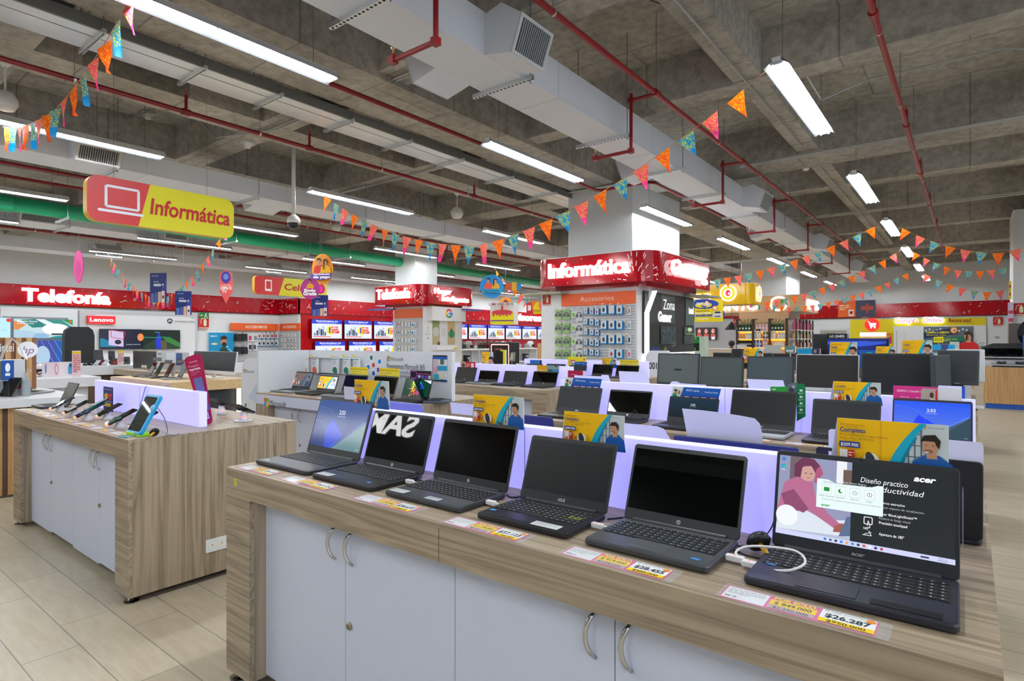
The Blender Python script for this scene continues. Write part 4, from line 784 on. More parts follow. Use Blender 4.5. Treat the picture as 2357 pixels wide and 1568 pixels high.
# ================================================================ cables, plugs, security coil
def cable(label, P, r, col, group=None, name='cable', mat='satin'):
    Q = []
    V = [Vector(p) for p in P]
    for i in range(len(V) - 1):
        p0 = V[max(i - 1, 0)]; p1 = V[i]; p2 = V[i + 1]; p3 = V[min(i + 2, len(V) - 1)]
        for k in range(6):
            t = k / 6; Q.append(.5 * ((2 * p1) + (p2 - p0) * t + (2 * p0 - 5 * p1 + 4 * p2 - p3) * t * t + (3 * p1 - p0 - 3 * p2 + p3) * t ** 3))
    Q.append(V[-1]); g = G(); g.tube([tuple(q) for q in Q], r, col, mat, 7); return tag(g.build(name, smooth=True), label, 'cable', group)
def plug(label, x, y, w=.034, rz=0.0, tail=None):
    t = thing('usb_alarm_plug', label, 'plug', (x, y, TOP + .006), rz, 'white alarm plugs in laptop sides')
    g = G(); g.slab(0, -.008, w, .008, .003, 0, .012, '#e8e6ea', 'satin', bev=.001); g.build('body', t)
    g = G(frame((w * .5, 0, .0122), (1, 0, 0), (0, 1, 0))); g.ell(0, 0, .003, .003, '#ff7a6a', 'lit_soft', 10); g.build('indicator_light', t)
    g = G(); g.tube([(w, 0, .006), (w + .014, 0, .006)], [.0045, .003], '#e2e0e4', 'satin', 8); g.build('strain_relief', t)
plug('white alarm plug at the right side of the second near laptop', -1.562, 1.40)
plug('white alarm plug at the right side of the third near laptop', -1.166, 1.37)
plug('white alarm plug at the right side of the enter-key laptop', -.80, 1.375)
plug('white alarm plug between the fifth near laptop and the largest one', -.44, 1.36, .04)
plug('white alarm plug meeting the first at the largest near laptop', -.40, 1.345, .03)
cable('white cable looping between the fifth near laptop and the largest one', [(-.385, 1.36, .852), (-.35, 1.33, .853), (-.30, 1.33, .862), (-.275, 1.36, .875), (-.30, 1.40, .882), (-.36, 1.415, .875), (-.41, 1.41, .866), (-.425, 1.38, .857), (-.40, 1.36, .851)], .0028, '#e4e2e2')
cable('black cord trailing behind the enter-key laptop', [(-.80, 1.46, .845), (-.77, 1.50, .845), (-.74, 1.53, .845), (-.72, 1.47, .845)], .0028, '#101116')
cable('black power cord behind the second near laptop', [(-1.56, 1.47, .86), (-1.54, 1.44, .85), (-1.52, 1.46, .846), (-1.53, 1.54, .844), (-1.50, 1.58, .844)], .0035, '#101116')
cable('black power cord behind the third near laptop', [(-1.16, 1.46, .855), (-1.14, 1.46, .85), (-1.135, 1.51, .845), (-1.17, 1.55, .844)], .0035, '#101116')
cable('thin dark wire rising beside the largest near laptop', [(-.43, 1.45, .848), (-.41, 1.50, .85), (-.385, 1.53, .885), (-.378, 1.55, .93)], .0016, '#1a1c2a')
cable('white cable on the second island beside the red-reflecting laptop', [(-1.90, 3.30, .845), (-1.86, 3.26, .855), (-1.80, 3.27, .862), (-1.74, 3.30, .85), (-1.70, 3.27, .845)], .003, '#e4e2e2')
cable('thin black cord arching beside the 7:52 laptop', [(-1.72, 3.33, .845), (-1.68, 3.34, .85), (-1.655, 3.36, .905), (-1.64, 3.37, .90), (-1.65, 3.33, .85)], .0024, '#14151c')
cable('white cable lying left of the 2:53 laptop', [(-2.33, 1.45, .843), (-2.30, 1.52, .848), (-2.26, 1.50, .85), (-2.22, 1.49, .855)], .0025, '#dcdce0')
t = thing('alarm_coil', 'black spool with a yellow clip beside the fifth near laptop', 'alarm coil', (-.395, 1.455, TOP + .03), .3)
g = G(frame((0, 0, 0), (1, 0, .25), (0, -.55, .8))); g.lathe([(.012, -.012), (.024, -.01), (.028, 0), (.024, .010), (.012, .012)], (0, 0, 0), 18, '#0e0f12', 'satin'); g.build('spool', t, smooth=True)
g = G(); g.tube([(.004, -.012, -.004), (.018, -.04, -.016)], .006, '#d8a010', 'gloss', 10); g.build('clip', t, smooth=True)
g = G(); g.tube([(-.02, .01, -.02), (-.05, .02, -.024), (-.06, .0, -.026), (-.03, -.03, -.026), (.0, -.04, -.027), (.05, .0, -.026), (.03, .04, -.026)], .0024, '#111216', 'satin', 6); g.build('coiled_cord', t, smooth=True)
# ================================================================ monitors
def monitor(label, uL, uR, vT, vB, y, th=.03, bez=.012, chin=.02, frame_c='#2c2f33', scr='screen_matte', col='#2b3032', rz=0.0, stand=True, tilt=6, chin_c=None, back=False):
    a = atY(uL, vT, y); b = atY(uR, vT, y); c = atY((uL + uR) / 2, vB, y); w = (b.x - a.x) / max(.2, math.cos(rz)); h = a.z - c.z; cx = (a.x + b.x) / 2
    t = thing('monitor', label, 'monitor', (cx, y, TOP), rz); z0 = c.z - TOP; ti = math.radians(tilt)
    M = frame((-w / 2, 0, z0), (1, 0, 0), (0, math.sin(ti), math.cos(ti)))
    g = G(M.copy()); g.slab(0, 0, w, h, .006, -th, 0, frame_c, 'satin', bev=.002); b_ = g.build('housing', t)
    g = G(M @ Matrix.Translation((bez, chin, .0008))); g.rect(0, 0, w - 2 * bez, h - chin - bez, col, scr); g.build('screen', t)
    g = G(M @ Matrix.Translation((w / 2, chin * .45, .0012))); g.rect(-.014, -.003, .014, .003, '#aab0b4', 'metal'); g.build('logo', t)
    if stand:
        g = G(); g.box(-.035, .02, .006, .035, .045, z0 + h * .5, frame_c if not chin_c else chin_c, 'satin'); g.build('stand_neck', t)
        g = G(); g.slab(-.11, -.05, .11, .12, .02, 0, .008, frame_c if not chin_c else chin_c, 'satin', bev=.002); g.build('stand_foot', t)
    return t
monitor('leftmost large monitor, plain grey matte screen, seen against the gaming zone', 1514, 1606, 813, 886, 5.42, col='#5c6464', rz=.12, tilt=9)
monitor('second large monitor from the left, screen half black reflection', 1610, 1709, 821, 893, 5.42, col='#4c5555', tilt=7)
monitor('third large monitor, slate screen with a pale gap at its left', 1718, 1826, 820, 896, 5.42, col='#48545a')
monitor('white-framed all-in-one, fourth large monitor', 1831, 1976, 815.5, 902, 5.40, frame_c='#c9ccd0', col='#2e2c2b', chin=.03, chin_c='#c9ccd0', bez=.006)
monitor('fifth large monitor, widest and darkest screen', 1981, 2145, 813, 911, 5.25, col='#1f2125', scr='screen_matte')
monitor('large monitor at the right end turned slightly, slate screen', 2155, 2252, 806, 886, 5.35, col='#272c31', rz=-.12, tilt=10)
monitor('white monitor edge beyond the rightmost slate monitor', 2178, 2267, 804, 878, 5.62, frame_c='#d4d8de', col='#d4d8de')
monitor('slim tall dark screen edge leaning between the last two monitors', 2155, 2190, 818, 905, 5.15, frame_c='#353c44', col='#20262c', bez=.004, stand=False, tilt=2, rz=1.1)
# backs and tops of the things standing on the hidden island behind the monitors
monitor('black monitor back left of the blank grey card', 1683, 1715, 803, 830, 7.2, col='#1c1f22')
monitor('dark monitor top edge behind the third monitor', 1640, 1830, 812, 850, 7.4, col='#17191c')
monitor('large black television angled before the checkout wall', 1873, 1952, 769, 840, 9.62, col='#101214', rz=.3)
t = monitor('television showing blue arcade shelves in front of the yellow wall', 1905, 2046, 779, 850, 9.1, bez=.008, col='#0b1c50')
g = G(frame((0, 0, 0))); 
def card_tv(): 
    a = atY(1905, 781, 9.08); b = atY(2040, 781, 9.08); c = atY(1975, 845, 9.08); w = b.x - a.x; h = a.z - c.z
    g = G(frame((a.x - t.location.x, -.02, c.z - TOP))); g.rect(0, 0, w, h, '#0a1f6a', 'screen'); g.rect(.05 * w, .85 * h, w * .7, .92 * h, '#3a6ae0', 'screen'); g.poly([(0, .8 * h), (.3 * w, .7 * h), (.7 * w, .75 * h), (w, .85 * h), (w, .9 * h), (0, .92 * h)], '#2a50c8', 'screen'); g.rect(.55 * w, .1 * h, .85 * w, .6 * h, '#0c4a9a', 'screen'); g.ell(.72 * w, .45 * h, .07 * w, .08 * h, '#1ea0a0', 'screen'); g.rect(.05 * w, .1 * h, .25 * w, .6 * h, '#5a3aa0', 'screen'); g.build('picture', t)
card_tv()
def sign_board(label, uL, uR, vT, vB, y, draw, th=.02, cat='sign', name='sign_board', col='#ffffff'):
    a = atY(uL, vT, y); b = atY(uR, vT, y); c = atY(uL, vB, y); w = b.x - a.x; h = a.z - c.z
    g = G(frame((a.x, y, c.z)), lay=.002 if y > 12 else .0008); g.box(0, 0, -th, w, h, 0, col, 'print'); draw(g, w, h)
    if y < 12: g.M = Matrix(); g.box(a.x + w * .46, y + .002, TOP, a.x + w * .54, y + th - .002, c.z + .02, '#b8bcc0', 'satin')
    return tag(g.build(name), label, cat)
sign_board('small teal sign on the hidden island behind the third monitor', 1806, 1832, 797, 812, 7.1, lambda g, w, h: (g.rect(0, 0, w * .93, h, '#5f8a8c', 'print'), g.text('intel', w * .46, h * .12, h * .4, '#f4f8f8', al='c', mat='print', bold=.03)))
sign_board('cyan card with a small photo left of the arcade television', 1836, 1888, 803, 815, 7.0, lambda g, w, h: (g.rect(0, 0, w * .64, h, '#1aa4d8', 'print'), g.greek(.08 * w, .7 * h, .5 * w, 2, .3 * h, .1 * h, '#0a6aa0', 'print'), g.rect(.64 * w, 0, w, h, '#2a3a6a', 'print'), g.ell(.78 * w, .5 * h, .06 * w, .35 * h, '#b08a78', 'print'), g.rect(.95 * w, 0, w, h, '#d8303c', 'print')))
sign_board('cyan pair of cards behind the rightmost monitors', 2146, 2198, 794, 806, 7.0, lambda g, w, h: (g.rect(0, 0, w * .4, h, '#22a4e0', 'print'), g.rect(.4 * w, 0, .7 * w, h, '#4a4a8a', 'print'), g.rect(.7 * w, 0, w, h, '#22a4e0', 'print')))
sign_board('small black lettered sign above the angled television', 1904, 1950, 769, 780, 9.36, lambda g, w, h: (g.rect(0, 0, w, h, '#1a1c20', 'print'), g.text('LG QNED', w * .5, h * .25, h * .45, '#f0f2f4', al='c', mat='print', bold=.02)))
sign_board('yellow price sign on a stick above the right monitors', 2149, 2171, 776, 789, 7.3, lambda g, w, h: (g.rect(0, 0, w, h, '#ece01c', 'print'), g.line([(w * .15, h * .3), (w * .85, h * .3), (w * .85, h * .75), (w * .15, h * .75), (w * .15, h * .3)], h * .06, '#3a3a1c', 'print'), g.text('OFERTA', w * .5, h * .42, h * .2, '#3a3a1c', al='c', mat='print')))
# dark brand canopy behind the viewer, mirrored in the laptop screens
t = thing('brand_canopy', 'black canopy with a lit brand name behind the viewer', 'canopy', (-5.5, -4.2, 0))
g = G(); g.box(-8.5, -.8, 2.35, 8.5, .0, 3.9, '#0c0c0e', 'satin'); g.build('canopy_box', t)
g = G(frame((-4.3, .012, 3.1), (-1, 0, 0))); g.text('SAMSUNG', -1.9, 0, .42, '#ffffff', w=3.3, mat='lit_far', bold=.03); g.build('lit_lettering', t)
for q in (-6.3, 8.2): g = G(); g.box(q - .15, -.6, 0, q + .15, -.3, 2.35, '#141416', 'satin'); g.build('post', t)
g = G(); g.box(XL, YF - .2, 0, 6.0, YF, 5.3, mat='wall_paint'); struct(g.build('wall_front'))
# ================================================================ red fascias, canopies and stands
RND = random.Random(11)
def doodles(g, W, H, n, keep=(), mat='print'):           # white streamers, rings and dots printed along the red fascia
    def free(x): return all(not (a <= x <= b) for a, b in keep)
    x = .1
    while x < W - .1:
        for yy in (.10, .90):
            if RND.random() < .8: g.ell(x + RND.uniform(-.05, .05), H * yy, .012, .012, '#f4eeee', mat, 8)
        x += .38
    for i in range(n):
        x = RND.uniform(.15, W - .35); y = RND.uniform(.15, .8) * H
        if not free(x): continue
        k = i % 4
        if k == 0: a = RND.uniform(.3, 1.4); L_ = RND.uniform(.06, .16); g.line([(x, y), (x + L_ * math.cos(a), y + L_ * math.sin(a))], .016, '#f4eeee', mat)
        elif k == 1: g.line([(x + .045 * j, y + .035 * math.sin(j * 1.1 + i)) for j in range(6)], .014, '#f4eeee', mat)
        elif k == 2: g.line([(x + .035 * math.cos(t * .9), y + .045 * math.sin(t * .9)) for t in range(8)], .012, '#f4eeee', mat)
        else: a = RND.uniform(-.8, .8); g.line([(x, y), (x + .05 * math.cos(a), y + .12)], .018, '#f4eeee', mat)
def burst(g, cx, cy, r, H, mat='print'):
    for k in range(14):
        a = PI * (k + RND.random()) / 14
        for q in ((.35, .6, .85) if k % 2 else (.5, .8)):
          if RND.random() < .45: g.line([(cx + r * q * math.cos(a), cy + H * q * math.sin(a)), (cx + r * (q + .16) * math.cos(a), cy + H * (q + .16) * math.sin(a))], .016, '#f4eeee', mat)
def canopy(label, x0, x1, y0, y1, z0, z1, r, col='red_panel', t=None, front=None, right=None, n=0, name='canopy', low=True):
    t = thing(name, label, 'canopy', ((x0 + x1) / 2, (y0 + y1) / 2, z0), 0, 'lit column canopies'); ox, oy, oz = t.location
    def P(g, nm): o = g.build(nm, t); o.location = (-ox, -oy, -oz); return o
    g = G(); g.slab(x0, y0, x1, y1, r, z0, z1, mat=col, n=8); P(g, 'fascia_band')
    g = G(); g.slab(x0 + .01, y0 + .01, x1 - .01, y1 - .01, r, z1, z1 + .012, '#eef0f2', 'satin', n=8); P(g, 'top_edge_strip')
    if low: g = G(); g.slab(x0 + .28, y0 + .28, x1 - .28, y1 - .28, r * .6, z0 - .07, z0 - .001, mat=col, n=8); P(g, 'lower_band')
    W = x1 - x0 - 2 * r; D = y1 - y0 - 2 * r; H = z1 - z0
    if n:
        g = G(frame((x0 + r, y0 - .002, z0))); doodles(g, W, H, n, ((.0, W * .84),)); burst(g, W + .05, 0, .5, H); P(g, 'front_doodles')
        g = G(frame((x1 + .002, y0 + r, z0), (0, 1, 0))); doodles(g, D, H, n, ((.15, D * .9),)); burst(g, -.05, 0, .45, H); P(g, 'side_doodles')
    if front: g = G(frame((x0 + r, y0 - .045, z0))); front(g, W, H); P(g, 'front_lettering')
    if right: g = G(frame((x1 + .045, y0 + r, z0), (0, 1, 0))); right(g, D, H); P(g, 'side_lettering')
    return t
def lt(s, x, y, h, w=None, shear=0.0, bold=.022, col='#ffffff'):
    return lambda g, W, H: g.text(s, x * W, y * H, h, col, w=w, mat='lit', bold=bold, ext=.05, shear=shear)
canopy('big red canopy with lit lettering Informática and Gaming around the column', -7.6, -4.78, 10.5, 14.0, 2.5, 3.1, .42,
       front=lt('Informática', .02, .30, .30, 1.92), right=lt('Gaming', .12, .32, .30, 2.0), n=16)
canopy('smaller red canopy with lit lettering Telefonía and Hogar Inteligente', -15.75, -13.3, 12.5, 15.1, 2.5, 3.1, .4,
       front=lt('Telefonía', .02, .30, .32, 1.6), right=lambda g, W, H: (g.text('Hogar', .12, H * .55, .17, '#ffffff', w=.75, mat='lit', bold=.022, ext=.05), g.text('Inteligente', .45, H * .18, .17, '#ffffff', w=1.25, mat='lit', bold=.022, ext=.05)), n=11)
def seal(g, x, y, s, m='lit_soft'): g.ell(x, y, s, s, '#ffffff', m, 28); g.l += .003; g.ell(x, y, s * .82, s * .82, '#f2b41c', m, 28); g.l += .003; g.ell(x, y, s * .52, s * .52, '#ffffff', m, 28); g.l += .003; g.ell(x, y, s * .3, s * .38, '#c8283c', m, 10); g.ell(x + s * .1, y - s * .06, s * .12, s * .12, '#f4f4f4', m, 10)
simple('yellow_panel', '#dcae00', .12, 0, 2, .05)
canopy('yellow canopy with round lit emblem behind the red Informática canopy', -9.2, -5.35, 19.1, 20.2, 2.5, 3.16, .25, col='yellow_panel', low=False,
       front=lambda g, W, H: (g.text('altos', W - 2.3, H * .26, .30, '#fff4b0', w=1.25, mat='lit', bold=.03, ext=.05), seal(g, W - .50, H * .55, .27)), right=lambda g, W, H: seal(g, W * .55, H * .5, .26))
simple('wood_canopy', '#c9a57c', .5, 0, 5, .05)
canopy('pale wood canopy with lit lettering and a green leaf, far right', -9.3, -5.1, 24.9, 28.2, 2.5, 3.14, .5, col='wood_canopy', low=False,
       front=lambda g, W, H: (g.text('PUNTO', W * .05, H * .15, .34, '#ffffff', w=1.9, mat='lit', bold=.03, ext=.04), g.line([(W * .88 + .3 * math.cos(k * PI / 10), H * .48 + .26 * math.sin(k * PI / 10)) for k in range(21)], .07, '#ffffff', 'lit'), g.ell(W * .92, H * .62, .05, .09, '#3aa03c', 'print')),
       right=lambda g, W, H: g.text('PUNTO', .1, H * .18, .36, '#ffffff', w=2.0, mat='lit', bold=.03, ext=.04))
# --- stand bodies under the canopies
def stand(label, x0, x1, y0, y1, z1, name='column_stand'): g = G(); g.box(x0, y0, 0, x1, y1, z1, mat='white_wall_panel'); return tag(g.build(name), label, 'stand')
stand('white clad stand carrying the Accesorios pegboard under the red canopy', -7.62, -5.28, 10.85, 13.7, 2.43)
stand('white stand with orange header and pegboard under the Telefonía canopy', -15.1, -13.62, 12.95, 14.7, 2.43)
def pegboard(label, o, xd, w, z0, z1, header=None, rows=18, hh=.26, group=None, hc='#e8622a'):
    t = thing('pegboard', label, 'pegboard', o, 0); M = frame((0, 0, 0), xd)
    g = G(M.copy()); g.box(0, z0, 0, w, z1, .018, '#c2c6cc', 'satin')
    for k in range(rows): y = z0 + (z1 - z0) * (k + .5) / rows; g.box(0, y, .018, w, y + .010, .0185, '#84888e', 'matte'); g.box(0, y + .010, .018, w, y + .016, .022, '#dadde2', 'satin')
    g.build('slat_panel', t)
    if header:
        g = G(M.copy(), lay=.004); g.box(0, z1 + .02, 0, w, z1 + .02 + hh, .03, hc, 'satin'); g.l = .03
        if header != ' ': g.text(header, w / 2, z1 + .02 + hh * .33, hh * .40, '#f4d8c8', al='c', mat='print', w=w * .46 if len(header) > 3 else None)
        g.build('header_sign', t)
    return t, M
a = atY(1292, 700, 10.82); b = atY(1462, 700, 10.82)
zt = atY(1292, 706, 10.82).z
pb, PM = pegboard('slatwall pegboard of boxed accessories headed Accesorios', (a.x, 10.85, 0), (1, 0, 0), b.x - a.x, .75, zt - .02, 'Accesorios', 22)
PBW = b.x - a.x
# --- blister packs, one thing each, hanging on hooks
def pack(label, wp, z, wi, h, kind, P=None, dep=.05, group=None, yaw=(1, 0, 0), off=.02):
    """wp: world point on board face (x, y), z = top of pack"""
    t = thing(kind + '_pack', label, 'packaged accessory', (wp[0], wp[1], z), 0, group); M = frame((0, 0, 0), yaw)
    g = G(M @ Matrix.Translation((0, 0, off))); H2 = h / 2
    if kind == 'headphone':
        c = P or '#8cc63f'; g.box(-wi / 2, -h, 0, wi / 2, 0, dep * .25, c if c != '#dfe4ea' else '#dfe4ea', 'print'); g.build('card_back', t)
        g = G(M @ Matrix.Translation((0, -h * .5, off + dep * .5))); hc = '#22262c'; g.tube([(wi * .30 * math.cos(q), h * .22 * math.sin(q) + h * .06, 0) for q in [PI * k / 8 for k in range(9)]], .008, hc, 'satin', 6)
        for s_ in (-1, 1): g.box(s_ * wi * .30 - .02, -h * .16, -.02, s_ * wi * .30 + .02, h * .08, .02, hc, 'satin')
        g.build('headphones', t); g = G(M @ Matrix.Translation((0, 0, off))); g.box(-wi / 2, -h, dep * .26, wi / 2, -h * .04, dep, '#e4ecf2', 'clear'); g.build('blister', t)
    elif kind == 'mouse':
        g.box(-wi / 2, -h, 0, wi / 2, 0, dep, '#d8dee4', 'print'); g.box(wi / 2, -h, .0, wi / 2 + .004, 0, dep, '#1f86c8', 'print'); g.l = dep; g.rect(-wi / 2, -h, wi / 2, -h * .88, '#2a92d0', 'print'); g.greek(-wi * .38, -h * .06, wi * .6, 1, .02, h * .04, '#6a7078', 'print'); g.build('box', t)
        g = G(M @ Matrix.Translation((0, -h * .5, off + dep))); g.ell(0, 0, wi * .33, h * .32, '#c4ccd4', 'print'); g.l = .001; g.ell(0, 0, wi * .2, h * .25, P or '#2a2d32', 'print', 16); g.ell(0, h * .12, wi * .03, h * .06, '#aab0b4', 'print', 8); g.build('window_picture', t)
    else:
        g.box(-wi / 2, -h, 0, wi / 2, 0, dep * .3, '#e6e8ea', 'print'); g.l = dep * .3; g.rect(-wi * .3, -h * .85, wi * .3, -h * .3, P or '#8a94a0', 'print'); g.greek(-wi * .4, -h * .1, wi * .7, 2, h * .08, h * .03, '#7a8088', 'print'); g.build('card', t)
    g = G(M.copy()); g.tube([(0, .01, 0), (0, .01, dep + .06)], .003, '#b8bcc0', 'metal', 5); g.box(-.025, .012, dep + .06, .025, .04, dep + .063, '#f0ead8', 'print'); g.box(-.02, .02, dep + .0632, .02, .032, dep + .0635, '#e8a23c', 'print'); g.build('hook_label', t)
    return t
HOOK = 10.832
ordn = ('first', 'second', 'third', 'fourth', 'fifth')
def px(u, v): return atY(u, v, HOOK)
cols_hp = [(1287, 'purple and black headphones', 1), (1306, 'grey headphones on a green card', 1), (1322, 'green boxed earphones', 0), (1335, 'large black headphones', 2)]
rowv = [712, 743, 774, 804]
rown = ('top row', 'second row', 'third row', 'lowest row')
for r, v in enumerate(rowv):
    for (u, nm, kd) in cols_hp:
        p = px(u, v + (2 if kd else 4)); lab = '%s in the %s of the Accesorios pegboard' % (nm, rown[r])
        if kd == 2: pack(lab, (p.x, HOOK), p.z, .17, .24, 'headphone', '#dfe4ea', group='headphone packs')
        elif kd == 1: pack(lab, (p.x, HOOK), p.z, .15, .22, 'headphone', ('#8cc63f' if u == 1306 else '#a4cc5c'), group='headphone packs')
        else: pack(lab, (p.x, HOOK), p.z, .10, .15, 'gadget', '#7ac030', group='small green packs')
for r, v in enumerate((710, 735, 758, 782, 804)):
    for i, (u, c) in enumerate(((1352, '#8a94a0'), (1366, '#e23a9a' if r in (0, 2) else '#3a3f48'), (1378, '#b02a6a' if r == 0 else '#2a2d32'))):
        p = px(u, v + i); pack('small white mouse box, column %s from the headphones, %s down the Accesorios board' % (ordn[i], ordn[r]), (p.x, HOOK), p.z, .085, .125, 'mouse', c, dep=.06, group='small mouse boxes')
for r, v in enumerate((704, 737, 770, 803)):
    for i, (u, c) in enumerate(((1394, '#2a2d32'), (1412, '#d8d4ce' if r == 0 else '#c02838' if r == 3 else '#3a3f48'), (1430, '#2a2d32'))):
        if r == 3 and i == 0: continue
        p = px(u, v + 2 * (1 if r else 0)); pack('blue and white mouse blister, %s along the right half, %s' % (ordn[i], rown[r]), (p.x, HOOK), p.z, .125, .185, 'mouse', c, dep=.07, group='blue and white mouse blisters')
    p = px(1450, v + 2); pack('slim hanging gadget at the right end, %s of the Accesorios board' % rown[r], (p.x, HOOK), p.z, .07, .17, 'gadget', ('#b88a5c', '#9aa4ae', '#3a3f48', '#e05a7c')[r], group='slim hanging gadgets')
    if r < 3: p = px(1443, v + 6); pack('narrow blue pack edge beside the slim gadgets, %s' % rown[r], (p.x, HOOK), p.z, .03, .15, 'gadget', '#1f86c8', group='narrow blue packs')
# left return of the stand: fire-extinguisher sign
def fire_sign(label, M, s):
    g = G(M, lay=.002); g.box(-.5 * s, -.62 * s, -.01, .5 * s, .62 * s, 0, '#c2272d', 'print'); g.rect(-.5 * s, -.62 * s, .5 * s, -.45 * s, '#e8d8c8', 'print'); g.text('EXTINTOR', 0, -.59 * s, .1 * s, '#a8242a', w=.8 * s, al='c', mat='print', bold=.03)
    g.rr(-.02 * s, -.32 * s, .26 * s, .28 * s, .1 * s, '#e6e8c0', 'print'); g.rect(.07 * s, .25 * s, .17 * s, .42 * s, '#e6e8c0', 'print'); g.line([(.1 * s, .40 * s), (-.12 * s, .42 * s), (-.25 * s, .28 * s), (-.30 * s, -.1 * s)], .05 * s, '#e6e8c0', 'print')
    return tag(g.build('fire_sign'), label, 'sign', 'fire extinguisher signs')
p = atY(1258, 691, 10.84); fire_sign('red extinguisher sign on the stand left of the Accesorios header', frame((p.x, 10.84, p.z)), .21)
# --- gaming zone on the right side of the stand
t = thing('gaming_wall', 'dark gaming display wall lettered Zona Gamer with a lit white frame', 'display wall', (-5.26, 11.0, 0))
def GP(g, nm, par=None): o = g.build(nm, par or t); (setattr(o, 'location', (5.26, -11.0, 0)) if par is None else None); return o
yA = atX(1484, 700, -5.22).y; yB = atX(1597, 700, -5.22).y; yF = atX(1470, 700, -5.22).y
zTop = 2.36; zBot = atX(1540, 812, -5.22).z
g = G(); g.box(-5.27, yA, zBot, -5.22, yB, zTop, '#26292c', 'satin'); GP(g, 'backing')
g = G(); 
g.mesh([(-5.22, yA - .02, zBot - .3), (-5.14, yA - .02, zBot - .3), (-5.14, yA + .05, zBot - .3), (-5.22, yA + .05, zBot - .3), (-5.22, yA - .02, zTop - .45), (-5.14, yA - .02, zTop - .45), (-5.14, yA + .05, zTop - .45), (-5.22, yA + .05, zTop - .45), (-5.22, yA + .35, zTop + .02), (-5.14, yA + .35, zTop + .02), (-5.14, yA + .43, zTop + .02), (-5.22, yA + .43, zTop + .02)],
       [(0, 1, 5, 4), (1, 2, 6, 5), (2, 3, 7, 6), (3, 0, 4, 7), (4, 5, 9, 8), (5, 6, 10, 9), (6, 7, 11, 10), (7, 4, 8, 11), (8, 9, 10, 11), (0, 3, 2, 1)], '#ffffff', 'lit_soft'); GP(g, 'light_frame')
L = yB - yA
g = G(frame((-5.215, yA, 0), (0, 1, 0)), lay=.002); g.rect(.16, 1.72, .30 * L, zTop, '#4a5052', 'gloss'); g.rect(.30 * L, 1.72, .57 * L, zTop, '#565d5f', 'print'); g.rect(.80 * L, 1.70, L, zTop - .05, '#5e7470', 'print')
g.text('Zona', .56 * L, 2.02, .22, '#dfe2e2', al='r', w=.62, mat='lit_soft'); g.text('Gamer', .50 * L, 1.76, .20, '#ffffff', al='r', w=.72, mat='lit_soft', bold=.05); g.text('intel', .98 * L, 1.98, .15, '#ffffff', al='r', w=.30, mat='lit_soft', bold=.04); GP(g, 'lettering')
for (a, b, c, d, n_) in ((.28 * L, 1.27, .58 * L, 1.66, 0), (.76 * L, 1.27, L, 1.66, 1)):
    g = G(frame((-5.205, yA, 0), (0, 1, 0)), lay=.002); g.rect(a, b, c, d, '#2c3436', 'screen'); rr = random.Random(n_)
    for k in range(14): x = rr.uniform(a, c - .12); y = rr.uniform(b, d - .1); g.rect(x, y, x + rr.uniform(.04, .12), y + rr.uniform(.02, .08), rr.choice(['#3a4a3c', '#4a4a30', '#2a4a56', '#5a5230', '#33424a', '#3c2f38']), 'screen')
    if n_: g.ell((a + c) / 2 - .05, d - .06, .15, .05, '#a8c8a0', 'screen', 6); g.line([(a, d - .16), (c, d - .16)], .012, '#7aa03a', 'screen')
    GP(g, 'screen')
g = G(frame((-5.21, yA, 0), (0, 1, 0)), lay=.002); g.rect(.2, zBot + .02, .97 * L, 1.24, '#15181e', 'gloss'); g.rect(.25, zBot + .05, .26 * L, 1.2, '#1c2c5a', 'screen'); g.rect(.34 * L, zBot + .05, .40 * L, 1.2, '#5a5418', 'screen'); g.text('GAR', .48 * L, zBot + .12, .1, '#8a8e94', mat='print'); g.rect(.78 * L, zBot + .05, .95 * L, 1.12, '#5a2a16', 'screen'); GP(g, 'lower_screen')
g = G(frame((-5.20, yA, 0), (0, 1, 0)), lay=.002); g.rect(.05, .75, L, zBot, '#e8eaee', 'lit_soft')
for k in range(16): g.rect(.1 + k * .14, zBot - .13, .16 + k * .14 + .05, zBot - .02, ('#5a5ac8', '#2a2a4a', '#e8a01c', '#f0d81c', '#8a8ad8', '#c8c8e8')[k % 6], 'print')
GP(g, 'colourful_shelf_strip')
# white gaming chair back reading 001 G
p = atY(1515, 860, 8.4); t = thing('gaming_chair', 'white gaming chair back printed 001 G beside the grey monitor', 'chair', (p.x, 8.4, 0), 0)
g = G(frame((-.22, 0, .55))); g.prism([(.05, 0), (.0, .30), (.02, .56), (.08, .64), (.36, .64), (.42, .56), (.44, .3), (.39, 0)], -.08, 0, '#d8dadc', 'satin'); g.l = .001; g.text('001', .07, .36, .10, '#2a2d32', w=.13, mat='print', bold=.02); g.text('G', .25, .44, .06, '#2a2d32', mat='print'); g.build('backrest', t)
g = G(); g.slab(-.24, -.45, .24, .02, .05, .42, .52, '#d0d2d4', 'satin'); g.build('seat', t)
g = G(); g.tube([(0, -.2, .1), (0, -.2, .42)], .03, '#2a2c30', 'metal', 10); g.build('gas_column', t)
for k in range(5): g = G(); a = k * 2 * PI / 5; g.tube([(0, -.2, .1), (.28 * math.cos(a), -.2 + .28 * math.sin(a), .06)], .02, '#2a2c30', 'satin', 8); g.lathe([(.02, 0), (.025, .02), (.02, .05)], (.28 * math.cos(a), -.2 + .28 * math.sin(a), 0), 8, '#15161a', 'satin'); g.build('leg', t)
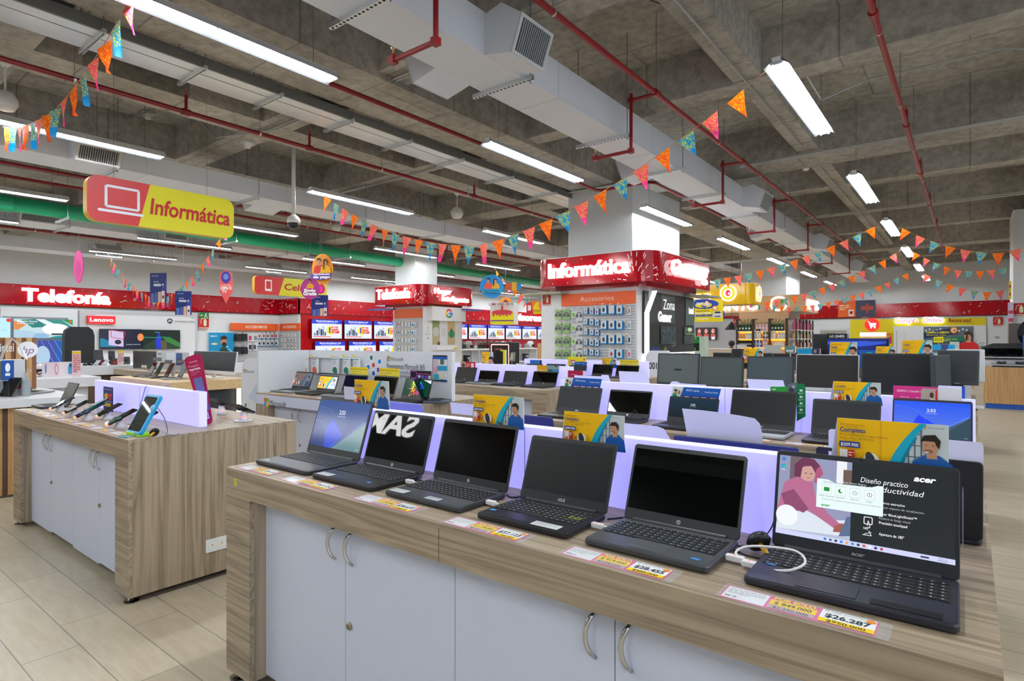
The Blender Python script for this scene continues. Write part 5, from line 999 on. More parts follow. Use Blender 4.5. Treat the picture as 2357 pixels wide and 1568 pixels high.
# --- Telefonía stand: small pegboard and Google bay
pb2x0 = atY(908, 720, 12.93).x; pb2x1 = atY(973, 720, 12.93).x; z2t = atY(940, 733, 12.93).z
pegboard('narrow pegboard of phone accessories under a plain orange header', (pb2x0, 12.95, 0), (1, 0, 0), pb2x1 - pb2x0, .8, z2t - .02, ' ', 20, .30, hc='#e06a3a')
rr = random.Random(5)
for r, v in enumerate((742, 760, 779, 798)):
    for i, u in enumerate((911, 920, 928, 936, 943, 952, 958)):
        p = atY(u, v, 12.93); c = ('#b8c0c8', '#b02a4a' if r == 0 else '#3a5a70', '#cfd4d8', '#d8dce0', '#4a9a4a' if r == 1 else '#d0d4d8', '#1f8ad0', '#9aa4ae')[i]
        pack('hanging phone accessory, %s from the left, %s under the plain orange header' % (('first', 'second', 'third', 'fourth', 'fifth', 'sixth', 'seventh')[i], rown[r]), (p.x, 12.93), p.z, .13 if i == 5 else .085, .17 if i == 5 else .14, 'gadget', c, group='phone accessory packs', dep=.08)
t = thing('smart_home_bay', 'white smart home bay with the coloured G logo and two picture panels', 'display wall', (-13.6, 12.95, 0))
def BP(g, nm): o = g.build(nm, t); o.location = (13.6, -12.95, 0); return o
XG = -13.60
def gy(u): return atX(u, 760, XG).y
def gz(u, v): return atX(u, v, XG).z
ya, yb = gy(974), gy(1061); zG0, zG1 = .8, gz(1000, 707)
g = G(); g.box(XG - .02, ya, zG0, XG + .0, yb, zG1, '#dfe2e6', 'satin'); BP(g, 'back_panel')
g = G(); g.box(XG, ya + .18, gz(1000, 739), XG + .22, yb, zG1, '#e4e6ea', 'satin'); BP(g, 'header_box')
g = G(frame((XG + .222, ya, 0), (0, 1, 0)), lay=.002); cy = (gy(1020) + .05) - ya; cz = gz(1027, 723); R = .15
for a0, a1, c in ((35, 150, '#ea4335'), (150, 205, '#fbbc05'), (205, 310, '#34a853'), (310, 358, '#4285f4')):
    g.l += .001; P = [(cy + R * math.cos(math.radians(a)), cz + R * math.sin(math.radians(a))) for a in range(a0, a1 + 1, 6)]; Q = [(cy + R * .62 * math.cos(math.radians(a)), cz + R * .62 * math.sin(math.radians(a))) for a in range(a0, a1 + 1, 6)]; g.poly(P + Q[::-1], c, 'print')
g.rect(cy, cz - .03, cy + R, cz + .03, '#4285f4', 'print'); BP(g, 'letter_logo')
for k, u in enumerate((997, 1020, 1042)): g = G(); g.lathe([(.03, -.008), (.04, 0)], (XG + .11, gy(u), gz(u, 738)), 12, '#fff8e8', 'lit'); BP(g, 'spotlight')
def gp(u0, u1, v0, v1, f, nm='picture_panel', dx=.004):
    y0, y1 = gy(u0), gy(u1); z0, z1 = gz((u0 + u1) / 2, v1), gz((u0 + u1) / 2, v0); g = G(frame((XG + dx, y0, z0), (0, 1, 0)), lay=.001); f(g, y1 - y0, z1 - z0); BP(g, nm)
gp(995, 1012, 740, 794, lambda g, w, h: (g.rect(0, 0, w, h, '#b8b088', 'print'), g.poly([(0, h), (w, h), (w * .6, h * .6), (0, h * .75)], '#8a9a6a', 'print'), g.ell(w * .5, h * .55, w * .42, h * .2, '#c4c8cc', 'print'), g.ell(w * .85, h * .05, w * .2, h * .08, '#7a4038', 'print', 10)))
gp(1030, 1047, 740, 794, lambda g, w, h: (g.rect(0, 0, w, h, '#c8b48c', 'print'), g.ell(w * .55, h * .45, w * .45, h * .16, '#3a9a6a', 'print'), g.ell(w * .5, h * .62, w * .14, h * .07, '#6a4a38', 'print', 10), g.poly([(w * .35, h * .3), (w * .5, h * .6), (w * .65, h * .35)], '#3c6a7a', 'print')))
gp(976, 993, 745, 800, lambda g, w, h: (g.text('G', w * .5, h * .78, h * .08, '#ea4335', al='c', mat='print', bold=.03), g.text('Nest Mini', w * .5, h * .66, h * .045, '#8a8e94', al='c', mat='print'), g.greek(w * .15, h * .58, w * .7, 2, h * .05, h * .02, '#a4a8ae', 'print'), g.ell(w * .5, h * .38, w * .1, h * .03, '#2a6ac8', 'print', 10)), 'caption_panel')
gp(1013, 1029, 745, 800, lambda g, w, h: (g.text('Un gran', w * .5, h * .72, h * .05, '#8a8e94', al='c', mat='print'), g.text('sonido.', w * .5, h * .64, h * .05, '#8a8e94', al='c', mat='print'), g.text('Una gran', w * .5, h * .56, h * .05, '#8a8e94', al='c', mat='print'), g.text('ayuda.', w * .5, h * .48, h * .05, '#8a8e94', al='c', mat='print')), 'caption_panel')
gp(993, 1047, 796, 806, lambda g, w, h: (g.rect(0, 0, w, h, '#eef0f2', 'print'), g.text('G', w * .06, h * .3, h * .45, '#4285f4', mat='print', bold=.03), g.rect(w * .85, h * .1, w * .98, h * .5, '#e8c81c', 'print')), 'shelf_ledge', .10)
# ================================================================ wall fascias
def fascia(label, o, xd, W, z0=2.5, z1=3.14, n=20, keep=(), letters=None, th=.12):
    t = thing('wall_fascia', label, 'fascia', o, 0, 'red wall fascias'); M = frame((0, 0, 0), xd)
    g = G(M.copy()); g.box(0, z0, 0, W, z1, th, mat='red_panel'); g.build('band', t)
    g = G(M.copy()); g.box(0, z0 - .035, .0, W, z0 - .001, th * .8, '#4a0a12', 'gloss'); g.build('lower_lip', t)
    g = G(M @ Matrix.Translation((0, z0, th + .002))); doodles(g, W, z1 - z0, n, keep); g.build('doodles', t)
    if letters: g = G(M @ Matrix.Translation((0, z0, th + .03))); letters(g, W, z1 - z0); g.build('lit_lettering', t)
    return t
yT0 = atX(50, 680, -23.85).y; yT1 = atX(254, 685, -23.85).y
fascia('long red wall fascia at the left with huge lit lettering Telefonía', (-24, -2, 0), (0, 1, 0), 16.1, n=34, letters=lambda g, W, H: g.text('Telefonía', yT0 + 2, .12, .40, '#ffffff', w=yT1 - yT0, mat='lit', bold=.04, ext=.05), keep=((yT0 + 1.6, yT1 + 2.1),))
fascia('short red fascia turning the corner above the orange ACCESORIOS header', (-24, 14.1, 0), (1, 0, 0), 1.62, n=10)
fascia('red fascia above the wall of switched-on televisions', (-22.5, 14.0, 0), (0, 1, 0), 19.9, n=44, letters=lambda g, W, H: g.text('Televisores', atX(1246, 745, -22.3).y - 14, .12, .42, '#ffffff', w=4.6, al='r', mat='lit', bold=.04, ext=.05))
fascia('red fascia on the back wall over the yellow checkout area', (-9.6, 34, 0), (1, 0, 0), 11.0, n=26)
g = G(); g.box(-22.5, 14.2, .02, -22.42, 33.9, 2.5, mat='red_panel'); tag(g.build('red_wall_panel'), 'glossy red wall cladding behind the rows of televisions', 'wall panel')
# ================================================================ televisions on the red wall
def tv_ad(g, w, h):
    m = 'screen'; g.rect(0, 0, w, h, '#dfe6f6', m); g.rect(0, h * .78, w, h, '#1a3cd0', m); g.text('Electrodomésticos con', w * .5, h * .89, h * .075, '#ffffff', al='c', w=w * .72, mat=m, bold=.03); g.text('garantía extendida 1 año más', w * .5, h * .81, h * .05, '#dfe8ff', al='c', w=w * .62, mat=m)
    for k, (x, a, b) in enumerate(((.06, .16, .3), (.14, .16, .42), (.20, .2, .55), (.27, .16, .5), (.33, .16, .62), (.40, .16, .34))): g.rect(x * w, a * h, (x + .055) * w, b * h, ('#6a7c9a', '#3c4a60', '#8a98ae', '#2c3850', '#54647e', '#4a5a74')[k], m)
    g.rect(.33 * w, .45 * h, .39 * w, .60 * h, '#b8c8de', m); g.rect(.05 * w, .14 * h, .46 * w, .17 * h, '#9aa8c0', m)
    g.ell(.60 * w, .44 * h, .13 * w, .24 * h, '#f6e21a', m); g.text('1', .575 * w, .32 * h, .26 * h, '#1a3cc8', al='c', mat=m, bold=.07); g.rr(.62 * w, .45 * h, .86 * w, .64 * h, .05 * h, '#e0202c', m); g.text('AÑO+', .74 * w, .50 * h, .10 * h, '#ffffff', al='c', mat=m, bold=.03); g.rr(.64 * w, .28 * h, .90 * w, .43 * h, .04 * h, '#d8202c', m); g.greek(.67 * w, .39 * h, .2 * w, 2, .05 * h, .02 * h, '#ffffff', m)
    g.rect(.03 * w, .07 * h, .60 * w, .11 * h, '#e8501c', m)
def wall_tv(label, y0, w, z0, h, x=-22.27, draw=tv_ad, xd=(0, 1, 0), o=None, group='televisions on the red wall'):
    t = thing('television', label, 'television', o or (x, y0, z0), 0, group); M = frame((0, 0, 0), xd)
    g = G(M.copy()); g.slab(0, 0, w, h, .01, -.05, 0, '#15161a', 'satin', bev=.004, n=2); g.box(w * .3, h * .3, -.12, w * .7, h * .7, -.05, '#202226'); g.build('housing', t)
    g = G(M @ Matrix.Translation((.015, .015, .001)), lay=.0015); draw(g, w - .03, h - .03); g.build('screen', t); return t
TVP = 'on the red wall'; on = ('first', 'second', 'third', 'fourth', 'fifth', 'sixth', 'seventh', 'eighth', 'ninth', 'tenth', 'eleventh')
tv0 = wall_tv('first television from the left in the upper row on the red wall', 14.58, 1.55, 1.42, .85); remember(tv0)
ON11 = on
for k in range(1, 11): dup(tv0, (-22.27, 14.58 + 1.67 * k, 1.42), 0, '%s television from the left in the upper row on the red wall' % on[k])
for k in range(0, 4): dup(tv0, (-22.28, 14.75 + 1.75 * k, .46), 0, '%s television from the left in the lower row on the red wall' % on[k])
# ================================================================ left wall, telephony zone (x = -24 wall)
XW = -23.88
def wp(u, v): return atX(u, v, XW)
def wall_board(name, label, cat, u0, v0, u1, v1, draw, th=.05, dx=0.0, col='#e6e8ea', mat='print', lay=.002, vb=None, group=None):
    a = atX(u0, v0, XW + dx); b = atX(u1, v0, XW + dx); c = atX(u0, v1, XW + dx); w = b.y - a.y; h = a.z - c.z
    g = G(frame((XW + dx, a.y, c.z), (0, 1, 0)), lay=lay); g.box(0, 0, -th, w, h, 0, col, mat); draw(g, w, h); return tag(g.build(name), label, cat, group)
wall_board('wall_niche_panel', 'white wall panel with a rounded corner behind the two television screens', 'wall panel', 183, 715, 455, 860, lambda g, w, h: g.rr(.25, -.1, w - .1, h - .12, .3, '#e4e6ea', 'satin'), .08, -.02, '#c4c8ce', 'satin')
wall_board('wall_niche_panel', 'white wall panel framing the robot vacuum lightbox', 'wall panel', 2, 707, 178, 860, lambda g, w, h: g.rect(.03, 0, w - .25, h * .86, '#8a9098', 'satin'), .08, -.02, '#dfe2e6', 'satin')
def robot(g, w, h):
    m = 'screen'; g.rect(0, 0, w, h, '#bcd6dc', m)
    for P, c in (([(0, .9), (.2, .7), (.05, .4), (0, .4)], '#d8884c'), ([(.1, .95), (.35, 1), (.6, .6), (.3, .55)], '#2c7c78'), ([(.35, 1), (.5, 1), (.75, .75), (.55, .7)], '#dce8ec'), ([(.5, 1), (.8, 1), (1, .6), (.8, .6)], '#3a8a84'), ([(0, .0), (.5, 0), (.3, .35), (0, .45)], '#a8c8dc'), ([(.55, 0), (1, 0), (1, .3), (.8, .2)], '#1f8a90'), ([(.3, 0), (.55, 0), (.65, .3), (.35, .25)], '#8ab4d8'), ([(.8, 1), (1, 1), (1, .7)], '#2a8a4a')): g.poly([(x * w, y * h) for x, y in P], c, m)
    g.ell(.70 * w, .42 * h, .24 * w, .30 * h, '#c4ccd0', m, 30); g.ell(.70 * w, .48 * h, .24 * w, .30 * h, '#f2f4f2', m, 30); g.rr(.62 * w, .17 * h, .82 * w, .26 * h, .04 * h, '#26403c', m)
    g.text('Mi Robot Vacuum', .05 * w, .84 * h, .08 * h, '#f4f8f8', mat=m, bold=.02); g.text('MOP ESSENTIAL', .05 * w, .72 * h, .07 * h, '#e8f0f0', mat=m); g.rr(.93 * w, .84 * h, .975 * w, .95 * h, .02, '#f0641e', m)
wall_board('lightbox', 'lightbox picture of a white robot vacuum on a patterned rug', 'lightbox', 32, 734, 167, 779, robot, .06, .05)
wall_board('lightbox', 'pale blue lit panel cut by the left edge, beside the robot vacuum lightbox', 'lightbox', -30, 731, 24, 778, lambda g, w, h: (g.rect(0, 0, w, h, '#b8e4f4', 'screen'), g.text('SERIES', w * .6, h * .35, h * .06, '#7ab4d8', mat='screen'), g.ell(w * .92, h * .88, .06, .06, '#e03c3c', 'screen')), .06, .05)
wall_board('lightbox', 'blue patterned panel with a big white arch below the robot vacuum', 'lightbox', 86, 784, 163, 840, lambda g, w, h: (g.rect(0, 0, w, h, '#3a4a9c', 'screen'), g.rect(w * .55, 0, w, h, '#0f5aa8', 'screen'), [g.line([(w * (.1 + .2 * k), h), (w * (.5 + .2 * k), 0)], .02, '#7a84c4', 'screen') for k in range(3)], g.ell(w * .15, h * .35, w * .22, h * .42, '#a8c4dc', 'screen')), .06, .05)
wall_board('brand_sign', 'red rectangular wall sign with white lettering', 'sign', 202, 727, 266, 745.5, lambda g, w, h: (g.rect(0, 0, w, h, '#f01822', 'lit_soft'), g.text('Lenovo', w * .08, h * .28, h * .48, '#ffffff', w=w * .84, mat='lit_soft', bold=.02)), .12, .12, '#f01822')
wall_board('brand_sign', 'round dark emblem and grey lettering on the white wall', 'sign', 384, 733, 449, 746, lambda g, w, h: (g.rect(0, 0, w, h, '#e4e6ea', 'satin'), g.ell(h * .5, h * .5, h * .48, h * .48, '#26405c', 'print', 24), g.line([(h * .2, h * .25), (h * .38, h * .75), (h * .5, h * .4), (h * .62, h * .75), (h * .8, h * .25)], h * .12, '#e4e6ea', 'print'), g.text('motorola', w * .28, h * .28, h * .42, '#3c4a5c', w=w * .70, mat='print')), .02, .0, '#e4e6ea', 'satin')
def scr_a(g, w, h):
    m = 'screen'; g.rect(0, 0, w, h, '#141a34', m); g.poly([(0, .5 * h), (.05 * w, .55 * h), (.4 * w, .25 * h), (.38 * w, .1 * h), (0, .1 * h)], '#0f7a9c', m); g.poly([(.2 * w, .2 * h), (.2 * w, .95 * h), (.55 * w, .9 * h), (.55 * w, .1 * h)], '#c8b8dc', m); g.line([(.25 * w, .95 * h), (.26 * w, .6 * h), (.55 * w, .5 * h), (.6 * w, .85 * h), (.25 * w, .97 * h)], .02, '#c02a3c', m); g.ell(.42 * w, .35 * h, .08 * w, .12 * h, '#1a1430', m); g.ell(.97 * w, .6 * h, .08 * w, .2 * h, '#e8884c', m); g.text('BATERÍA DE 5000 MAH', .62 * w, .2 * h, .04 * h, '#e8f0ff', w=.34 * w, mat=m)
def scr_b(g, w, h):
    m = 'screen'; g.rect(0, 0, w, h, '#10241f', m); g.poly([(0, .1 * h), (.35 * w, .55 * h), (.6 * w, .6 * h), (w, .05 * h), (w, 0), (0, 0)], '#1c3a28', m); g.poly([(.35 * w, 0), (.33 * w, .4 * h), (.42 * w, .95 * h), (.5 * w, .4 * h), (.48 * w, 0)], '#1c34c8', m); g.poly([(.55 * w, .6 * h), (.7 * w, .65 * h), (w, .3 * h), (w, .05 * h), (.6 * w, .4 * h)], '#2f7a34', m); g.poly([(.5 * w, 0), (.45 * w, .4 * h), (.62 * w, .45 * h), (.64 * w, 0)], '#5a5234', m); g.line([(0, .62 * h), (.3 * w, .6 * h), (.6 * w, .64 * h)], .03, '#1f8a78', m); g.text('GAMING', .3 * w, .86 * h, .05 * h, '#8ab4a8', mat=m)
def two(uL, vT, uR, vB, f, lab):
    a = atX(uL, vT, XW + .15); b = atX(uR, vT, XW + .15); c = atX(uL, vB, XW + .15); wall_tv(lab, 0, b.y - a.y, 0, a.z - c.z, draw=f, o=(XW + .15, a.y, c.z), group=None)
two(229, 757.5, 327, 805, scr_a, 'wall television showing a phone and battery advert under the red wall sign')
two(328, 759.5, 415, 804.5, scr_b, 'wall television showing a green and blue game scene')
wall_board('exit_sign', 'green running man exit sign above the extinguisher sign', 'sign', 459, 720, 480.5, 734.5, lambda g, w, h: (g.rect(0, 0, w, h, '#157a34', 'print'), g.line([(w * .1, h * .55), (w * .4, h * .55)], h * .1, '#f0f8f0', 'print'), g.poly([(w * .1, h * .55), (w * .2, h * .72), (w * .2, h * .38)], '#f0f8f0', 'print'), g.ell(w * .7, h * .85, h * .08, h * .08, '#f0f8f0', 'print', 10), g.line([(w * .68, h * .75), (w * .62, h * .45), (w * .78, h * .3), (w * .88, h * .3)], h * .1, '#f0f8f0', 'print'), g.line([(w * .62, h * .45), (w * .5, h * .28)], h * .09, '#f0f8f0', 'print'), g.line([(w * .55, h * .7), (w * .68, h * .7), (w * .82, h * .58)], h * .07, '#f0f8f0', 'print'), g.text('SALIDA DE EMERGENCIA', w * .5, h * .05, h * .1, '#f0f8f0', al='c', w=w * .8, mat='print')), .03, 0)
p = atX(469, 743.5, XW); fire_sign('red extinguisher sign under the green exit sign', frame((XW, p.y, p.z), (0, 1, 0)), .40)
t = atX(531, 745, XW); wall_board('header_sign', 'long orange header reading ACCESORIOS on the left wall', 'sign', 531, 744, 641, 761, lambda g, w, h: g.text('ACCESORIOS', w * .52, h * .35, h * .36, '#f8e0d0', al='c', w=w * .46, mat='print', bold=.03), .05, .05, '#e8622a')
a = atY(644, 746, 14.04); b = atY(690, 743.5, 14.04); c = atY(644, 762, 14.04); g = G(frame((a.x, 14.04, c.z)), lay=.002); g.box(0, 0, -.05, b.x - a.x, a.z - c.z, 0, '#e8622a', 'print'); g.text('ACCESORIOS', (b.x - a.x) * .5, (a.z - c.z) * .35, (a.z - c.z) * .36, '#f8e0d0', al='c', w=(b.x - a.x) * .66, mat='print', bold=.03); tag(g.build('header_sign'), 'shorter orange header reading ACCESORIOS on the corner return', 'sign')
def wallpeg(name, label, u0, v0, u1, v1, X_=None, Y_=None):
    if X_ is not None: a = atX(u0, v0, X_); b = atX(u1, v0, X_); c = atX(u0, v1, X_); o = (X_, a.y, 0); w = b.y - a.y; xd = (0, 1, 0)
    else: a = atY(u0, v0, Y_); b = atY(u1, v0, Y_); c = atY(u0, v1, Y_); o = (a.x, Y_, 0); w = b.x - a.x; xd = (1, 0, 0)
    return pegboard(label, o, xd, w, .5, a.z, None, 22)
wallpeg('pegboard', 'slatwall under the long orange ACCESORIOS header with backpacks', 541, 765, 641, 830, X_=-23.95)
wallpeg('pegboard', 'slatwall on the corner return with small accessory packs', 645, 765, 690, 808, Y_=14.08)
def oppo(g, w, h):
    g.rect(0, 0, w, h, '#1590c4', 'print'); g.text('oppo', w * .05, h * .86, h * .05, '#e8f4f8', w=w * .28, mat='print', bold=.03); g.poly([(w * .3, 0), (w * .36, h * .3), (w * .5, h * .48), (w * .62, h * .5), (w * .8, h * .35), (w * .95, 0)], '#24443c', 'print'); g.ell(w * .58, h * .66, w * .13, h * .15, '#b88a6c', 'print', 18); g.ell(w * .60, h * .58, w * .10, h * .08, '#3a2820', 'print', 14); g.poly([(w * .44, h * .7), (w * .46, h * .85), (w * .6, h * .9), (w * .72, h * .84), (w * .7, h * .76), (w * .5, h * .76)], '#3c3026', 'print'); g.ell(w * .22, h * .6, w * .13, h * .035, '#f0d8b0', 'print'); g.text('Reno', w * .08, h * .1, h * .08, '#bfe4f0', mat='print')
    for q in ((.78, .4), (.72, .5), (.86, .35)): g.ell(w * q[0], h * q[1], w * .05, h * .03, '#7ad0ea', 'print', 10)
wall_board('advert_poster', 'blue poster of a bearded person in a dark jacket beside the backpacks', 'poster', 480, 766, 539, 832, oppo, .12, 0)
# backpacks and packs on the left pegboard
def backpack(label, u, v, col='#16171a', s=.62):
    p = atX(u, v, -23.78); t = thing('backpack', label, 'backpack', (-23.91, p.y, p.z), PI / 2, 'black backpacks')
    g = G(); V = [(.14, .0), (.19, -.06), (.21, -.2), (.21, -.44), (.18, -.48), (-.18, -.48), (-.21, -.44), (-.21, -.2), (-.19, -.06), (-.14, 0)]
    g.M = frame((0, 0, 0), (1, 0, 0), (0, 0, 1)); g.prism([(x * s, y * s) for x, y in V], -.02, .16, col, 'matte'); g.build('main_bag', t)
    g = G(frame((0, 0, 0))); g.prism([(x * .72 * s, (y * .5 - .22) * s) for x, y in V], .16, .20, '#1e2024', 'matte'); g.build('front_pocket', t)
    g = G(); g.tube([(-.04, 0, 0), (-.03, 0, .05), (.03, 0, .05), (.04, 0, 0)], .008, '#101114', 'matte', 6); g.build('handle', t)
for i, (u, v, lab) in enumerate(((548, 769, 'black backpack, upper left of the left pegboard'), (562, 769, 'black backpack, upper right beside the yellow packs'), (548, 799, 'black backpack, lower left partly behind the poster'), (563, 799, 'black backpack, lower right above the white items'))): backpack(lab, u, v)
for i, (u, v, lab) in enumerate(((578, 768, 'yellow and pink hanging pack, upper'), (590, 768, 'yellow and grey hanging pack, upper right'), (578, 789, 'yellow and grey hanging pack, lower'), (588, 789, 'grey hanging bag, lower right'))):
    p = atX(u, v, -23.80); pack(lab + ' on the left pegboard', (-23.93, p.y), p.z, .22, .34, 'gadget', ('#d83a8a', '#8a8e94', '#3c4048', '#54585e')[i], yaw=(0, 1, 0), dep=.12, group='yellow hanging packs')
for r, v in enumerate((767, 784)):
    for i, u in enumerate((599, 609, 618.5, 628, 637)):
        p = atX(u, v, -23.80); q = 'left wall, %s from the left, %s row' % (on[i], ('upper', 'lower')[r]); t = pack('cyan mouse pack ' + q, (-23.93, p.y), p.z, .21, .26, 'mouse', '#d02030' if r == 0 else '#1a2a3c', yaw=(0, 1, 0), dep=.05, group='cyan mouse packs')
for r, v in enumerate((767, 779, 792, 801)):
    for i, u in enumerate((649, 656, 664, 672, 680)):
        p = atY(u, v, 14.04); pack('small hanging pack on the corner return, %s from the left, %s' % (on[i], rown[r]), (p.x, 14.058), p.z, .11, .16, 'gadget', rr.choice(['#8a3a3c', '#3c4a6a', '#c8ccd0', '#2a9ac8', '#4a4e54', '#d8dadc']), dep=.06, group='corner return packs')
# ================================================================ software stand boards
MB = 3.54; a = atY(677, 812, MB); zt = atX(590, 808, -5.45).z; xr = atY(1040, 809, MB).x; x0b = -5.44
t = thing('display_backboard', 'tall white display backboard with app icons and a tablet picture', 'display board', (x0b, MB, TOP)); Wb = xr - x0b; Hb = zt - TOP
g = G(frame((0, 0, 0)), lay=.0006); g.box(0, 0, -.04, Wb, Hb, 0, '#dde1e6', 'satin'); g.build('board', t)
def bx(u): return atY(u, 830, MB).x - x0b
def bz(u, v): return atY(u, v, MB).z - TOP
g = G(frame((0, -.001, 0)), lay=.0006); ms_logo(g, bx(891), bz(891, 832), .045, True, .17); g.text('Presentamos Microsoft 365', bx(891), bz(891, 849), .05, '#3c4248', w=bx(978) - bx(891), mat='print'); g.text('Edición Premium de office, almacenamiento', bx(893), bz(893, 859), .028, '#5a6068', w=bx(980) - bx(893), mat='print'); g.text('en la nube, seguridad avanzada y más', bx(893), bz(893, 867), .028, '#5a6068', w=bx(975) - bx(893), mat='print'); g.build('lettering', t)
for u, v, c in ((855, 824, '#12806a'), (874, 833, '#1c86d8'), (860, 841, '#d8403c'), (848, 846, '#1c6cc8'), (871, 852, '#6a4ac8'), (860, 860, '#1c6cc8')):
    g = G(frame((bx(u), -.001, bz(u, v))) @ Matrix.Rotation(.35, 4, 'Z'), lay=.0006); g.rr(-.035, -.035, .035, .035, .008, '#eef0f4', 'print'); g.rr(-.02, -.02, .02, .02, .009, c, 'print'); g.build('app_icon', t)
g = G(frame((bx(996), -.001, bz(996, 878))), lay=.0006); w_ = bx(1030) - bx(996); h_ = bz(996, 818) - bz(996, 878); g.rr(0, 0, w_, h_, .012, '#1c2026', 'print'); g.rect(.008, .01, w_, h_ - .012, '#dfe4ea', 'print'); g.rect(.008, h_ - .035, w_, h_ - .012, '#1c5cb4', 'print')
for q in ((.1, .55, .4, .85, '#d8b8c0'), (.1, .3, .35, .55, '#e8a0b0'), (.35, .42, 1, .6, '#2a9cc8'), (.1, .06, .45, .28, '#3ab0c8'), (.5, .08, .8, .38, '#e4d8c0'), (.55, .66, .8, .85, '#4a6a5a'), (.5, .02, 1, .08, '#1c4c9c')): g.rect(q[0] * w_, q[1] * h_, q[2] * w_ - .002, q[3] * h_, q[4], 'print')
g.build('tablet_picture', t)
t2 = thing('side_board', 'white side board closing the left end of the software stand', 'display board', (-5.455, 2.98, TOP)); g = G(); g.box(-.012, 0, 0, .012, MB - 2.98 - .002, Hb, '#d6dade', 'satin'); g.build('board', t2)
t3 = thing('standee_board', 'white rounded board with four-colour logo and app icons left of the white-fronted island', 'display board', (-5.81, 3.0, 0))
g = G(frame((0, 0, 0)), lay=.0008); P = [(.33, .01), (.33, 1.175)] + [(.17 + .15 * math.cos(q) - .02, 1.02 + .15 * math.sin(q)) for q in [PI / 2 + k * PI / 12 for k in range(7)]] + [(0, .01)]; g.prism(P, -.015, 0, '#dfe2e8', 'satin'); g.build('board', t3)
g = G(frame((0, -.001, 0)), lay=.0008); ms_logo(g, .05, 1.02, .04, True, .15); g.poly([(.15, .78), (.33, .95), (.33, .72)], '#c4d2e4', 'print')
for x, z, c in ((.10, .70, '#12806a'), (.24, .64, '#1c86d8'), (.14, .60, '#d8403c'), (.07, .56, '#1c6cc8'), (.22, .50, '#6a4ac8'), (.12, .46, '#1c6cc8')): g.rr(x - .03, z - .03, x + .03, z + .03, .008, '#eef0f4', 'print'); g.rr(x - .018, z - .018, x + .018, z + .018, .008, c, 'print')
g.build('print', t3)
rail = thing('hook_rail', 'thin metal rails across the software backboard holding software boxes', 'rail', (bx(667) + x0b, MB - .01, bz(667, 823) + TOP))
for dz in (0, bz(667, 855) - bz(667, 823)): g = G(); g.box(0, -.006, dz - .004, bx(830) - bx(667), .006, dz + .004, '#9aa0a6', 'metal'); g.build('rail_bar', rail)
for i, (u, c) in enumerate(((683, '#f2703c'), (698, '#f2703c'), (721, '#f2703c'), (768, '#2a7a5c'), (794, '#2a7a5c'), (816, '#cfd6d8'))):
    p = atY(u, 826, MB - .06); t = thing('software_box', 'hanging software box, %s from the left on the backboard rails' % on[i], 'packaged software', (p.x, MB - .045, p.z), 0, 'software boxes')
    g = G(frame((0, 0, 0)), lay=.0006); g.box(-.045, -.15, -.02, .045, 0, .0, '#e4e8ea', 'print'); g.rect(-.04, -.012, .04, -.006, '#e0605c' if i < 3 else '#2a9a8a', 'print'); g.greek(-.035, -.025, .05, 4, .012, .004, '#8a9096', 'print'); g.ell(0, -.115, .036, .032, c, 'print'); g.rect(.006, -.148, .036, -.11, c, 'print'); g.build('box', t)
    g = G(frame((0, 0, 0))); g.tube([(0, .012, -.04), (0, .012, .03)], .002, '#b8bcc0', 'metal', 5); g.box(-.022, .012, .03, .022, .032, .031, '#e8d84a', 'print'); g.build('hook_label', t)
# ================================================================ things on the phone island
def onp(u, v, z=TOP): return atZ(u, v, z)
def phone(label, ub, vb, col, scr, clampto=None, ln=.155, w=.072, tilt=27, rz=0.0, back='#1a1c22', lift=.03):
    p = onp(ub, vb, TOP + lift)
    if clampto: p = Vector((min(max(p.x, clampto[0]), clampto[1]), min(max(p.y, clampto[2]), clampto[3]), p.z))
    t = thing('display_phone', label, 'phone', (p.x, p.y, TOP), rz, 'tilted display phones'); a = math.radians(tilt)
    M = frame((0, 0, lift), (1, 0, 0), (0, math.cos(a), math.sin(a)))
    g = G(M.copy()); g.slab(-w / 2, 0, w / 2, ln, .010, -.008, 0, back, 'gloss', bev=.0015); g.build('body', t)
    g = G(M.copy()); g.l = .0002; g.rr(-w / 2 + .003, .003, w / 2 - .003, ln - .003, .008, scr, 'screen_gloss'); g.rr(-w / 2 + .006, .02, w / 2 - .006, ln * .5, .004, col, 'screen_gloss'); g.build('screen', t)
    g = G(); g.lathe([(.03, 0), (.03, .012), (.018, .03), (.016, lift + ln * .35 * math.sin(a))], (0, ln * .45 * math.cos(a), 0), 14, '#d8d6dc', 'satin'); g.build('security_stand', t)
    g = G(M.copy()); g.box(-w / 2 - .004, ln * .3, -.012, -w / 2 + .004, ln * .3 + .02, .003, '#15161a', 'satin'); g.box(w / 2 - .004, ln * .3, -.012, w / 2 + .004, ln * .3 + .02, .003, '#15161a', 'satin'); g.box(-.01, -.006, -.012, .01, .006, .002, '#ff9a7a', 'lit_soft'); g.build('clamp', t)
    return t
phone('teal screened phone, farthest left in the row of tilted phones', 115, 940, '#1f5a58', '#1a3038')
phone('phone with a white lamp reflection painted on its screen, second in the tilted row', 146, 950, '#c8ccd0', '#16181c', w=.08)  # pale screen patch paints in the lamp's reflection
phone('violet screened long phone, third in the tilted row', 172, 960, '#3a2a78', '#141a3c', ln=.175)
phone('silver edged phone overlapping the violet one', 190, 946, '#e4e6ea', '#b8bcc4', ln=.165, w=.05)
phone('brown screened phone, fifth in the tilted row', 222, 957, '#4a2420', '#201416', ln=.15, w=.078)
phone('dark green screened phone next to the clear stand', 245, 977, '#0f5a44', '#0c1c1a', ln=.165)
phone('brown screened phone just behind the blue tablet', 297, 981, '#3a1c1a', '#171112', ln=.155)
